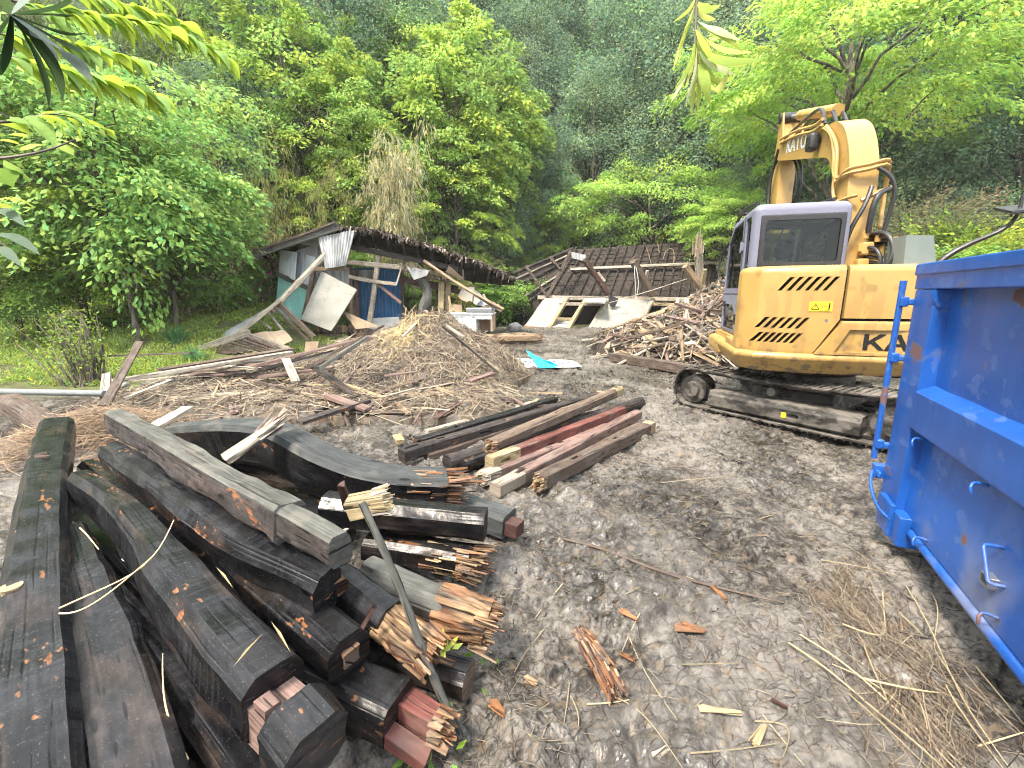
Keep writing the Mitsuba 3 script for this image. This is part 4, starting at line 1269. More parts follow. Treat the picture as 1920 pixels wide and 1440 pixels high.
bpipe([(3.0, -.36, 3.9), (2.35, -.36, 3.4), (2.45, -.36, 3.0), (2.78, -.36, 2.9)], .020, 'black_rubber', 'hose', parent=stick)
# hoses at the foot of the boom
bpipe([(-.28, -.33, 2.72), (-.33, -.26, 2.5), (-.33, -.18, 2.3), (-.30, -.13, 2.0)], .024, 'black_rubber', 'hose')
bpipe([(-.29, -.50, 2.68), (-.36, -.38, 2.62), (-.37, -.33, 2.42), (-.33, -.34, 2.22)], .030, 'black_rubber', 'hose')
bpipe([(-.24, -.38, 2.92), (-.28, -.50, 2.80), (-.28, -.53, 2.4), (-.28, -.50, 2.2)], .022, 'black_rubber', 'hose')
for i in range(4):
    bpipe([(-.20, -.40 - .03 * i, 2.20 - .035 * i), (-.40, -.47 - .030 * i, 2.20 - .04 * i), (-.52, -.52 - .035 * i, 2.04 - .02 * i), (-.54, -.50 - .035 * i, 1.90), (-.50, -.44 - .03 * i, 1.78)], .025, 'black_rubber', 'hose')
for i in range(4):
    bpipe([(-.24, -.34 - .02 * i, 2.06 - .05 * i), (-.44, -.40 - .025 * i, 2.02 - .05 * i), (-.50, -.43 - .03 * i, 1.90 - .02 * i), (-.48, -.40 - .03 * i, 1.76)], .021, 'black_rubber', 'hose')
for y, z in ((-.33, 2.20), (-.30, 2.06), (-.46, 2.16), (-.54, 2.15), (-.62, 2.12)):
    epart('hose_fitting', m3.Manifold.cylinder(.09, .034, .034, 10).translate([-.30, y, z - .04]), 'yellow_paint', None, 30, boom)
epart('valve_block', union([cb(-.34, -.22, -.42, -.30, 1.98, 2.12, .02), cb(-.33, -.22, -.40, -.28, 1.84, 1.94, .02), cb(-.32, -.22, -.36, -.26, 1.72, 1.82, .015)]), 'yellow_paint', None, 30, boom)
epart('boom_bracket', union([cb(-.20, .45, -.58, -.51, 1.2, 2.05, .02), cb(-.20, .45, -.14, -.08, 1.2, 1.75, .02)]), 'yellow_paint', None, 30)

# undercarriage
TA = math.radians(-36)
TM = np.eye(4)
TM[:3, 0] = [-math.sin(TA), -math.cos(TA), 0]         # from the idler seen at left towards the container
TM[:3, 1] = [-math.cos(TA), math.sin(TA), 0]          # out of the near side
TM[:3, 3] = [2.39, 5.89, 0]
TL, TR_, TWD = 2.15, .235, .40                          # axle distance, radius under the shoes, shoe width


def track(y_out, near):
    t = part(ex, 'track')
    y0, y1 = y_out - TWD, y_out
    frame_m = union([cb(.28, TL - .25, y0 + .10, y1 - .03, .10, .33, .03),
                     m3.Manifold.hull_points([[x, y, z] for x in (.26, TL - .24) for y, z in ((y1 - .05, .32), (y1 - .012, .255), (y1 - .012, .13), (y1 - .10, .10), (y0 + .2, .10), (y0 + .2, .32))])])
    frame_m = frame_m - cb(1.22, 1.34, y1 - .06, y1 + .1, .165, .215, .02)
    put(t, solid(frame_m, TM), 'muddy_steel', 30)
    ring = m3.Manifold.cylinder(TWD - .16, TR_ - .05, TR_ - .05, 30).rotate([90, 0, 0])
    for x, nm in ((0, 'idler'), (TL, 'sprocket')):
        w = union([ring.translate([x, y1 - .08, .285]), m3.Manifold.cylinder(TWD - .10, .10, .10, 24).rotate([90, 0, 0]).translate([x, y1 - .03, .285])])
        if near or nm == 'idler':
            epart(nm, w, 'muddy_steel', None, 30, t, TM)
    for i in range(5):
        epart('roller', m3.Manifold.cylinder(TWD - .2, .06, .06, 16).rotate([90, 0, 0]).translate([.42 + i * .32, y1 - .10, .085]), 'muddy_steel', None, 30, t, TM)
    epart('top_roller', m3.Manifold.cylinder(TWD - .12, .05, .05, 16).rotate([90, 0, 0]).translate([1.0, y1 - .06, .42]), 'muddy_steel', None, 30, t, TM)
    # shoes round the loop, sagging a little along the top
    R = TR_ + .012
    per = 2 * TL + 2 * np.pi * R
    n = 44
    pitch = per / n
    shoe = union([cb(-pitch * .49, pitch * .49, -TWD / 2, TWD / 2, -.012, .012, .005), cb(-pitch * .30, -pitch * .18, -TWD / 2, TWD / 2, 0, .034, .006), cb(pitch * .12, pitch * .22, -TWD / 2, TWD / 2, 0, .026, .006)])
    link = cb(-pitch * .5, pitch * .5, -.07, .07, -.06, -.012, .01)
    m_shoe = mikit.ply(solid(union([shoe, link])), 'muddy_steel', smooth=30)
    for i in range(n):
        s = (i + .5) * pitch
        if s < TL:
            x, z, a = s, .285 + R - .03 * math.sin(np.pi * s / TL) ** 2, 0
        elif s < TL + np.pi * R:
            q = (s - TL) / R
            x, z, a = TL + R * math.sin(q), .285 + R * math.cos(q), q
        elif s < 2 * TL + np.pi * R:
            x, z, a = TL - (s - TL - np.pi * R), .285 - R, np.pi
        else:
            q = np.pi + (s - 2 * TL - np.pi * R) / R
            x, z, a = R * math.sin(q), .285 + R * math.cos(q), q
        L = np.eye(4)
        L[:3, 0] = [math.cos(a), 0, -math.sin(a)]
        L[:3, 1] = [0, -1, 0]
        L[:3, 2] = [math.sin(a), 0, math.cos(a)]
        L[:3, 3] = [x, (y0 + y1) / 2, z + .03]
        scene[part(t, 'shoe')] = {**m_shoe, 'to_world': T((TM @ L).tolist())}
    return t


track(0.0, True)
track(-1.72, False)
epart('axle_frame', union([cb(.65, 1.55, -1.6, -.30, .20, .44, .03), m3.Manifold.cylinder(.2, .5, .5, 28).translate([1.05, -.86, .40])]), 'muddy_steel', None, 30, ex, TM)
epart('frame_sticker', cb(1.16, 1.21, -.011, -.006, .16, .22, .001), 'sticker_yellow', None, False, ex, TM)


# ---------------------------------------------------------------- old house timbers
def sweep(mb, top, w, h, ch=.2, roll=0.0, pal=0, n=70, hew=.006, seed=0, wtap=(1, 1), htap=(1, 1), caps=(True, True), sub=4, wob=.012, cappal=None, fib=0.0, palside=None):
    """a hewn timber whose top face runs along the points TOP; its faces meet in chamfered edges"""
    n = max(8, n)
    p = spline(top, n)
    t = np.gradient(p, axis=0)
    t /= np.linalg.norm(t, axis=1, keepdims=True)
    a = np.cross(t, (0, 0, 1.0))
    a /= np.linalg.norm(a, axis=1, keepdims=True)
    b = np.cross(a, t)
    if roll:
        c, s = math.cos(math.radians(roll)), math.sin(math.radians(roll))
        a, b = a * c + b * s, b * c - a * s
    L = np.concatenate([[0], np.cumsum(np.linalg.norm(np.diff(p, axis=0), axis=1))])
    x = L / L[-1]
    W = w * np.interp(x, np.linspace(0, 1, len(wtap)), wtap)
    H = h * np.interp(x, np.linspace(0, 1, len(htap)), htap)
    cen = p - b * (H / 2)[:, None]
    k = ch
    prof = np.array([(.5 - k, .5), (-.5 + k, .5), (-.5, .5 - k), (-.5, -.5 + k), (-.5 + k, -.5), (.5 - k, -.5), (.5, -.5 + k), (.5, .5 - k)])
    base = mb.base(pal)
    base2 = base if palside is None else mb.base(palside)
    u0 = 3.7 * seed % 29
    per = 0.0
    rims = [[], []]
    for i in range(8):
        q0, q1 = prof[i], prof[(i + 1) % 8]
        m = sub if i % 2 == 0 else 3
        s = np.linspace(0, 1, m)
        q = q0 + (q1 - q0) * s[:, None]
        P = cen[:, None] + a[:, None] * (q[None, :, :1] * W[:, None, None]) + b[:, None] * (q[None, :, 1:] * H[:, None, None])
        dirv = a[:, None] * q[None, :, :1] + b[:, None] * q[None, :, 1:]
        dirv = dirv / np.linalg.norm(dirv, axis=2, keepdims=True)
        # the log's own bumps, the same on both sides of an edge, and the flats of the adze
        th = np.arctan2(q[:, 1], q[:, 0])
        key = np.stack(np.broadcast_arrays(L[:, None] * 2.2 + seed * 9, np.cos(th)[None] * .8, np.sin(th)[None] * .8), -1)
        d = wob * 2 * (nfbm(key, 3, 3) - .5)
        key2 = np.stack(np.broadcast_arrays(L[:, None] * 9 + seed * 5, np.cos(th)[None] * 1.2, np.sin(th)[None] * 1.2), -1)
        d = d + hew * 2 * (nnoise(key2, 4) - .5)
        if fib:
            key3 = np.stack(np.broadcast_arrays(L[:, None] * 7 + seed, np.cos(th)[None] * 5, np.sin(th)[None] * 5), -1)
            d = d + fib * 2 * (np.abs(nfbm(key3, 4, 8) * 2 - 1) - .35)
        P = P + dirv * d[..., None]
        wd = np.linalg.norm((q1 - q0) * [w, h])
        uv = np.stack(np.broadcast_arrays(u0 + L[:, None], (base if i in (0, 1, 7) else base2) + per + s[None] * wd), -1)
        per += wd
        ii, jj = np.meshgrid(np.arange(n - 1), np.arange(m - 1), indexing='ij')
        qd = np.stack([ii * m + jj, ii * m + jj + 1, (ii + 1) * m + jj + 1, (ii + 1) * m + jj], -1).reshape(-1, 4)
        mb.add(P.reshape(-1, 3), qd[:, ::-1], uv.reshape(-1, 2))
        rims[0].append(P[0, :-1])
        rims[1].append(P[-1, :-1])
    for e in (0, 1):
        if caps[e]:
            ring = np.vstack(rims[e])
            c = ring.mean(0)
            bb = mb.base(pal if cappal is None else cappal)
            nn = len(ring)
            mids = (ring * .55 + c * .45) + rng.normal(0, .004, ring.shape)
            vv = np.vstack([ring, mids, c])
            e1, e2 = a[-e], b[-e]
            uv = np.column_stack([(vv - c) @ e1 * .25, bb + 2 + (vv - c) @ e2])
            f = []
            for z in range(nn):
                y = (z + 1) % nn
                f += [[z, y, nn + y], [z, nn + y, nn + z], [nn + z, nn + y, 2 * nn]]
            f = np.array(f)
            mb.add(vv, f if e else f[:, ::-1], uv)
    return dict(p=p, t=t, a=a, b=b, cen=cen, W=W, H=H, L=L)


def splinters(key, fr, end, n=110, length=.16, back=.06, pals=(14, 14, 5, 13), seed=0, thick=.009, label='splintered broken end', rot=0.0, rot_n=0, rot_pals=(4, 13, 5), shell=False):
    """torn fibres at one end of a timber (END 0 or -1), and flakes along its last ROT metres"""
    r = np.random.default_rng(seed + 50)
    c, t, a, b, W, H = fr['cen'][end], fr['t'][end] * (1 if end else -1), fr['a'][end], fr['b'][end], fr['W'][end], fr['H'][end]
    mb = MB()
    for k in range(n):
        x, y = r.uniform(-.46, .46, 2)
        if shell:
            s = max(abs(x), abs(y)) / .46
            if s < .5:
                x, y = x / max(s, .2) * .8, y / max(s, .2) * .8
        q = c + a * x * W + b * y * H
        hump = .45 + .9 * nnoise(np.array([x * 5 + seed, y * 5, 3.0]), 3)
        l = length * hump * r.uniform(.35, 1.2)
        d = t + r.normal(0, .10, 3) + (a * x + b * y) * .35
        th = thick * r.uniform(.5, 1.9)
        mb.bar(q - t * back, q + d * l, th * r.uniform(1, 3.0), th * .8, up=b + r.normal(0, .4, 3), pal=int(r.choice(pals)), taper=r.uniform(.12, .6), jit=.002)
    P, T_, A, B, Wd, Hd, L = fr['p'], fr['t'], fr['a'], fr['b'], fr['W'], fr['H'], fr['L']
    for k in range(rot_n):
        s = r.uniform(0, rot)
        i = int(np.argmin(np.abs((L[-1] - L if end else L) - s)))
        th = r.uniform(-np.pi, np.pi) if r.uniform() < .5 else r.uniform(.1, np.pi - .1)
        m = max(abs(math.cos(th)), abs(math.sin(th))) ** .6
        x, y = .5 * math.cos(th) / m, .5 * math.sin(th) / m
        q = fr['cen'][i] + A[i] * x * Wd[i] * .985 + B[i] * y * Hd[i] * .985
        out = nrm(A[i] * x + B[i] * y)
        tt = T_[i] * (1 if end else -1)
        l = r.uniform(.04, .14)
        mb.bar(q - tt * l * .5, q + tt * l * .5 + out * r.uniform(-.004, .006), r.uniform(.006, .022), r.uniform(.004, .010), up=out + r.normal(0, .25, 3), pal=int(r.choice(rot_pals)), taper=r.uniform(.3, .9), jit=.003)
    k = part(key, 'broken_end')
    put(k, mb, 'wood', label=label, kind='stuff')


def rotten(key, pts, w, h, seed, label):
    mb = MB()
    fr = sweep(mb, px(*pts), w, h, ch=.28, pal=14, n=60, sub=16, seed=seed, wob=.02, hew=.008, fib=.016, wtap=(1, 1.06, .98), htap=(1, 1, .85))
    put(part(key, 'rotten_end'), mb, 'wood', True, label=label)
    splinters(key, fr, -1, 90, .05, .05, pals=(14, 14, 5, 13), seed=seed, thick=.008, shell=True)


def px(*pts):
    return [G(*q) for q in pts]


def timber(label, pts, w, h, name='timber', grp=None, cat='timber', **kw):
    key = key_for(name)
    mb = MB()
    fr = sweep(mb, px(*pts), w, h, **kw)
    put(key, mb, 'wood', True, label=label, cat=cat, group=grp)
    return key, fr


def block(key, name, p0, p1, w, h, pal, label=None, up=(0, 0, 1), jit=.004, taper=1.0):
    mb = MB()
    mb.bar(p0, p1, w, h, up, pal, jit, taper)
    return put(part(key, name), mb, 'wood', label=label)


# the black pile at the lower left
k, fr = timber('leftmost huge black timber with a pale orange knot, running out at the bottom', [(106, 782, .60), (86, 868, .575), (70, 1000, .52), (60, 1200, .455), (60, 1440, .41), (72, 1800, .40)], .19, .20, pal=1, palside=0, ch=.15, seed=1, n=140, hew=.008, roll=3, wtap=(1.05, .98, 1, 1.02, 1.0))
kn = G(20, 1102, .49)
mbk = MB()
mbk.tube(np.array([kn - [0, 0, .06], kn + [0, 0, .006]]), [.030, .034], 14, pal=4)
put(part(k, 'knot'), mbk, 'wood', True, label='pale orange knot on the top')
block(k, 'iron_strap', G(52, 858, .575), G(90, 856, .59), .020, .012, 15)
block(k, 'iron_strap', G(50, 858, .56), G(90, 850, .60), .008, .03, 15)
k, fr = timber('second black timber from the left, broad grey worn top and orange scars', [(128, 985, .44), (165, 1110, .415), (212, 1270, .37), (246, 1430, .34), (275, 1640, .31)], .205, .18, pal=1, palside=0, ch=.13, seed=2, n=110, hew=.007, wtap=(.62, .85, 1, 1.02), roll=-4)
splinters(k, fr, -1, 60, .08, seed=2)
k, fr = timber('narrow black timber in the gap right of the second one', [(168, 1048, .38), (250, 1144, .355), (318, 1219, .33), (378, 1302, .30), (439, 1386, .27), (530, 1510, .23)], .135, .20, pal=1, ch=.24, seed=3, n=90, roll=10, palside=0)
k, fr = timber('big bent black timber with a notched end and a hexagonal end block', [(150, 882, .60), (215, 922, .615), (290, 1000, .605), (370, 1092, .575), (450, 1180, .545), (517, 1250, .515)], .185, .23, pal=1, ch=.2, seed=4, n=120, hew=.007, wtap=(.6, .62, .72, .95, 1.0), htap=(.8, .9, 1, 1), roll=5, wob=.02, palside=0)
E, tt, aa, bb = fr['cen'][-1], fr['t'][-1], fr['a'][-1], fr['b'][-1]
block(k, 'neck', E - tt * .02 - bb * .035, E + tt * .10 - bb * .035, .13, .14, 6, 'pinkish cut wood in the notch', jit=.006)
block(k, 'peg', E + tt * .02 - bb * .0 + aa * .04, E + tt * .07 + aa * .04 - bb * .0, .045, .13, 6)
mb = MB()
sweep(mb, [E + tt * s + bb * (.23 / 2 - .035 - .05 * s) for s in (.085, .125, .165, .205)], .19, .21, ch=.24, pal=1, n=14, seed=44)
put(part(k, 'end_block'), mb, 'wood', True, label='hexagonal black end block beyond the notch')
k, fr = timber('black timber full of orange chips with a torn yellow end', [(205, 832, .63), (300, 888, .64), (390, 955, .62), (470, 1005, .60), (560, 1046, .575), (612, 1072, .555)], .165, .185, pal=1, palside=0, ch=.25, seed=5, n=110, wob=.02, roll=-8, wtap=(.9, 1, 1, .95, .8))
q = fr['cen'][-14:]
mb = MB()
mb.tube(spline([q[0] - fr['a'][-14] * .075 - [0, 0, .015], q[6] - fr['a'][-7] * .08 - [0, 0, .02], q[-1] - fr['a'][-1] * .05 - [0, 0, .03]], 12), np.linspace(.022, .042, 12) * (1 + .12 * np.sin(np.arange(12) * 2.3)), 12, pal=14)
put(part(k, 'torn_wood'), mb, 'wood', True, label='torn yellow wood under the black skin')
k, fr = timber('pale grey green squared beam with a long crack lying on top of the pile', [(214, 768, .78), (330, 829, .80), (450, 895, .79), (545, 944, .78)], .115, .145, pal=2, ch=.13, seed=6, n=110, hew=.009, roll=6, wob=.014, palside=9)
mb = MB()
e = fr['cen'][-1] + fr['b'][-1] * .0725
s0, t0 = fr['a'][-1], fr['t'][-1]
sweep(mb, [e + s0 * .018 - t0 * .002, e + s0 * .02 + t0 * .16, e + s0 * .022 + t0 * .33], .08, .115, ch=.14, pal=2, palside=9, n=30, seed=61, hew=.006)
put(part(k, 'tongue'), mb, 'wood', True, label='narrower grey tongue past the side notch')
mb = MB()
for f0, f1, o in ((.42, .66, -.01), (.60, .70, .02)):
    i0, i1 = int(f0 * 110), int(f1 * 110)
    mb.bar(fr['p'][i0] + fr['a'][i0] * o + [0, 0, .001], fr['p'][i1] + fr['a'][i1] * o + [0, 0, .001], .006, .008, pal=15, taper=.4)
put(part(k, 'crack'), mb, 'wood', kind='stuff')
k, fr = timber('long curved grey topped timber with a shattered orange end', [(322, 798, .60), (430, 790, .68), (520, 799, .70), (590, 834, .63), (660, 864, .54), (760, 884, .47), (838, 888, .43)], .21, .29, pal=12, palside=0, ch=.13, seed=7, n=130, wob=.015, roll=-6, wtap=(.7, .85, 1, 1.05, 1.0))
splinters(k, fr, -1, 300, .15, .10, seed=7, thick=.009, pals=(14, 14, 5, 3), label='shattered orange brown end', rot=.2, rot_n=60, rot_pals=(5, 5, 13, 3))
k, fr = timber('black eight sided beam with a clean sawn end under the shattered one', [(610, 928, .45), (760, 942, .42), (912, 957, .395)], .165, .165, pal=0, ch=.26, seed=8, n=70)
k, fr = timber('black beam with a torn orange end, lowest of the stack of short ends', [(690, 1000, .235), (800, 1016, .215), (885, 1032, .20)], .165, .14, pal=0, ch=.2, seed=9, n=60)
splinters(k, fr, -1, 110, .10, .06, seed=9, rot=.22, rot_n=40)
k, fr = timber('grey blue beam end with a square red tenon', [(820, 918, .24), (890, 940, .22), (956, 962, .20)], .18, .15, pal=12, ch=.12, seed=10, n=50)
E, tt, aa, bb = fr['cen'][-1], fr['t'][-1], fr['a'][-1], fr['b'][-1]
block(k, 'tenon', E - tt * .02 + aa * .02, E + tt * .09 + aa * .02, .10, .085, 3, 'square red brown tenon', jit=.003)
k, fr = timber('grey barked log with a split orange end, crossed by the thin pole', [(590, 1032, .44), (660, 1078, .415), (735, 1135, .375)], .15, .165, pal=1, ch=.28, seed=11, n=80, wob=.022)
rotten(k, [(725, 1127, .375), (765, 1160, .358), (806, 1194, .335)], .145, .165, 11, 'split orange brown end')
k, fr = timber('brown grey log with a long rotten tan end nearest to the mud', [(690, 1052, .37), (770, 1085, .345), (840, 1108, .318)], .165, .19, pal=2, palside=15, ch=.28, seed=12, n=80, wob=.022, wtap=(.9, .95, 1.1))
rotten(k, [(826, 1104, .322), (872, 1119, .308), (922, 1136, .285)], .185, .21, 12, 'rotten crumbling tan end')
k, fr = timber('short black log with a sawn brown end, lowest beside the thin pole', [(660, 1185, .155), (790, 1222, .15), (880, 1250, .145)], .125, .13, pal=0, ch=.27, seed=13, n=60, cappal=7)
block(k, 'scar', G(815, 1238, .14), G(850, 1250, .14), .03, .03, 5)
k, fr = timber('black eight sided post with a square mortise in its end', [(420, 1000, .46), (520, 1082, .435), (600, 1145, .41), (655, 1190, .395)], .17, .18, pal=0, ch=.27, seed=14, n=90, wob=.008)
E, tt, aa, bb = fr['cen'][-1], fr['t'][-1], fr['a'][-1], fr['b'][-1]
block(k, 'mortise', E - tt * .05, E + tt * .012, .058, .058, 7, 'square wooden plug in the end')
block(k, 'mortise_edge', E - tt * .05 + bb * .033, E + tt * .016 + bb * .033, .065, .010, 5)
k, fr = timber('black squared beam with a forked red tenon at the bottom of the photo', [(560, 1215, .235), (670, 1265, .215), (748, 1302, .20)], .17, .165, pal=0, ch=.13, seed=15, n=60)
E, tt, aa, bb = fr['cen'][-1], fr['t'][-1], fr['a'][-1], fr['b'][-1]
block(k, 'tenon', E - tt * .02 + bb * .0 + aa * -.04, E + tt * .15 + bb * -.01 + aa * -.03, .09, .08, 11, 'dark red tenon', jit=.006, taper=.9)
block(k, 'tenon', E - tt * .02 - bb * .04 + aa * .045, E + tt * .15 - bb * .06 + aa * .05, .06, .055, 11, jit=.006, taper=.8)
splinters(k, dict(cen=[E + tt * .15 - aa * .03], t=[tt], a=[aa], b=[bb], W=[.11], H=[.09], p=[E], L=np.array([0.])), -1, 30, .05, .02, seed=15)
timber('black timber almost hidden in the shade behind the second one', [(90, 930, .30), (250, 1000, .26), (400, 1085, .22)], .26, .24, pal=0, ch=.16, seed=16)
timber('lowest black timber, seen only in the dark gaps of the pile', [(150, 1150, .12), (420, 1240, .12), (600, 1330, .10)], .22, .18, pal=0, ch=.16, seed=26, n=50)
timber('weathered dark log at the left edge behind the pale pipe', [(18, 738, .36), (62, 762, .33), (100, 792, .30)], .24, .28, pal=15, ch=.24, seed=17, n=40)
timber('dark beam with a pale upper edge under the curved timber', [(420, 842, .38), (500, 865, .36), (590, 900, .33)], .18, .22, pal=9, ch=.15, seed=18, n=50)
timber('dark beam running under the curved timber towards the pale beam', [(330, 850, .30), (480, 905, .30), (640, 960, .28)], .22, .24, pal=0, ch=.15, seed=19, n=60)
k = key_for('broken_plank')
mb = MB()
fr = sweep(mb, px((418, 858, .62), (455, 832, .68), (490, 808, .74)), .13, .035, ch=.08, pal=10, n=24, seed=20, wob=.004)
put(k, mb, 'wood', True, label='jagged grey pink plank leaning between the pale beam and the curved timber', cat='plank')
splinters(k, fr, -1, 60, .16, .03, seed=20, pals=(10, 6, 8), thick=.012)
k = key_for('broken_plank')
mb = MB()
sweep(mb, px((282, 800, .50), (350, 762, .56)), .10, .05, ch=.1, pal=10, n=16, seed=21, wob=.004)
put(k, mb, 'wood', True, label='pale sawn plank behind the far end of the grey beam', cat='plank')
for lab, a, b, w, h, pal in (('chunk of fresh yellow wood behind the end of the grey beam', (655, 950, .72), (722, 936, .74), .11, .07, 4), ('red brown peg standing up behind the grey beam', (652, 950, .60), (640, 908, .74), .035, .03, 3),
                             ('pale block wedged under the notch of the grey beam', (583, 1022, .62), (625, 1002, .60), .10, .06, 4), ('thin red splinter leaning on the grey barked log', (678, 1180, .36), (700, 1140, .46), .018, .012, 3)):
    k = key_for('wood_chunk')
    mb = MB()
    A, B = G(*a), G(*b)
    mb.bar(A, B, w, h, pal=pal, jit=.006, taper=.85)
    put(k, mb, 'wood', label=lab, cat='wood piece')
    if pal == 4:
        t = nrm(B - A)
        s = nrm(np.cross(t, (0, 0, 1)))
        splinters(k, dict(cen=[B - t * .02], t=[t], a=[s], b=[np.cross(s, t)], W=[w], H=[h], p=[B], L=np.array([0.])), -1, 34, .05, .03, pals=(4, 10, 4), seed=len(lab))
timber('black timber lying low in the gap between the big bent one and the chipped one', [(170, 860, .42), (300, 960, .40), (420, 1060, .37), (500, 1130, .34)], .15, .17, pal=0, ch=.2, seed=27, n=60)
timber('lower black timber beside the narrow one, half hidden', [(175, 985, .30), (300, 1120, .27), (400, 1250, .23), (470, 1350, .20)], .15, .17, pal=0, ch=.2, seed=28, n=60)
timber('dark squared timber low under the pale grey beam', [(330, 880, .46), (440, 950, .45), (560, 1010, .42)], .13, .15, pal=9, ch=.15, seed=29, n=50)
timber('black log low under the grey barked one', [(520, 1075, .22), (640, 1160, .20), (720, 1215, .17)], .15, .15, pal=0, ch=.26, seed=30, n=50)
# the thin pole leaning on the pile
mb = MB()
a, b = G(678, 942, .84), G(862, 1372, .0)
pts = spline([a, a * .66 + b * .34 + [.006, 0, 0], a * .33 + b * .67 + [-.008, 0, 0], b + [0, 0, -.02]], 24)
mb.tube(pts, np.linspace(.0125, .0165, 24) * (1 + .08 * np.sin(np.arange(24) * 1.9)), 12, pal=2)
put('pole', mb, 'wood', True, label='thin grey pole leaning on the black timbers', cat='pole')

# ---------------------------------------------------------------- the reclaimed posts lying in the middle
PG = 'reclaimed posts lying side by side in the mud'


def post(label, A, B, w, h, pal, ch=.12, mort=(), ends=(), broken=(), rnd_=False, lift=0):
    """a straight post from the pixel-height A to B (top edge), MORT: (position, length, width, side), ENDS: (end, length, pal)"""
    key = key_for('house_post')
    A, B = G(*A), G(*B)
    L = np.linalg.norm(B - A)
    M = frame(A, B - A)
    if rnd_:
        prof = m3.CrossSection.circle(w / 2, 14)
    else:
        c = ch * w
        prof = m3.CrossSection([[(-w / 2 + c, -h / 2), (w / 2 - c, -h / 2), (w / 2, -h / 2 + c), (w / 2, h / 2 - c), (w / 2 - c, h / 2), (-w / 2 + c, h / 2), (-w / 2, h / 2 - c), (-w / 2, -h / 2 + c)]])
    R = np.array([[0, 0, 1, 0], [1, 0, 0, 0], [0, 1, 0, -h / 2]], float)
    cuts = [m3.Manifold.cube([l, ww, .07], True).translate([p * L, sd * .0, 0]) if sd == 0 else m3.Manifold.cube([l, .07, ww], True).translate([p * L, sd * w / 2, -h / 2]) for p, l, ww, sd in mort]
    segs = [[0, L, pal]]
    for e, l, pl in ends:
        if e == 0:
            segs[0][0] = l
            segs.append([0, l - .002, pl])
        else:
            segs[0][1] = L - l
            segs.append([L - l + .002, L, pl])
    for i, (s0, s1, pl) in enumerate(segs):
        m = prof.extrude(s1 - s0, int((s1 - s0) / .12) + 1).transform(R).translate([s0, 0, 0])
        for cmf in cuts:
            m = m - cmf
        t = solid(m)
        v = t.vertices
        d = .010 * (nfbm(np.stack([v[:, 0] * 3 + len(label), v[:, 1] * 9, v[:, 2] * 9], 1), 3, 6) - .5)
        t.vertices = v + np.column_stack([0 * d, d * 1.5, d * 1.5])
        mb = MB()
        mb.mesh(t, pl, (1, 0, 0), M)
        if i == 0:
            put(key, mb, 'wood', label=label, cat='post', group=PG)
        else:
            put(part(key, 'pale_end'), mb, 'wood', label='paler cut end')
    for e, n, ln, pls in broken:
        t = M[:3, 0] * (1 if e else -1)
        c = (B if e else A) - M[:3, 2] * h / 2
        splinters(key, dict(cen=[c], t=[M[:3, 0]], a=[M[:3, 1]], b=[M[:3, 2]], W=[w], H=[h], p=[c], L=np.array([0.])), -1 if e else 0, n, ln, .03, pals=pls, seed=n + int(100 * w), thick=.010)
    return key


post('thin black post farthest back, splintered at its far end', (782, 822, .12), (1042, 744, .12), .10, .10, 1, mort=((.22, .05, .04, 0), (.42, .03, .03, 0)), broken=((1, 40, .09, (4, 10)), (0, 20, .04, (5, 3))))
post('long dark post with slots and a forked near end', (752, 843, .16), (1128, 733, .17), .115, .115, 9, mort=((.035, .16, .04, 0), (.135, .10, .035, 0), (.40, .05, .035, 0), (.30, .16, .02, -1)), ends=((1, .10, 13),))
post('round dark purple log lying between the squared posts', (838, 853, .15), (1202, 744, .15), .15, .15, 9, rnd_=True)
post('red purple post on top with a fresh fork at its far end', (918, 824, .29), (1162, 724, .31), .125, .125, 7, ch=.22, ends=((1, .22, 4),), mort=((.965, .12, .04, 0),), broken=((0, 60, .05, (4, 13, 5)),))
post('dark red brown post with a yellow mortised near end', (917, 856, .22), (1168, 763, .22), .105, .125, 11, ch=.07, ends=((0, .34, 4),), mort=((.065, .12, .04, -1),))
post('pinkish post with a white broken near end', (905, 884, .135), (1140, 795, .135), .115, .11, 6, ends=((0, .16, 10),), mort=((.10, .08, .035, 0), (.55, .08, .03, 0)), broken=((0, 60, .05, (10, 4, 10)),))
post('pink post with a pale green sawn near end and a slot', (928, 906, .135), (1196, 769, .15), .11, .11, 6, ch=.1, ends=((0, .32, 8),), mort=((.12, .13, .04, 0),))
post('dark sided post nearest to the open mud with a torn near end', (1010, 890, .15), (1220, 789, .14), .12, .13, 15, ch=.08, ends=((1, .12, 13),), mort=((.25, .10, .035, 0), (.60, .08, .03, 0)), broken=((0, 60, .06, (5, 4, 13)),))
post('thin weathered batten lying behind the black posts', (800, 806, .06), (1000, 752, .06), .07, .05, 10)
post('dark plank edge between the slotted post and the purple log', (800, 850, .07), (1120, 748, .07), .09, .07, 15)
post('narrow brown batten between the pink post and the dark sided post', (965, 905, .06), (1200, 792, .06), .06, .06, 7)
post('short round black stub under the yellow ended post', (868, 862, .13), (985, 820, .13), .12, .12, 0, rnd_=True)


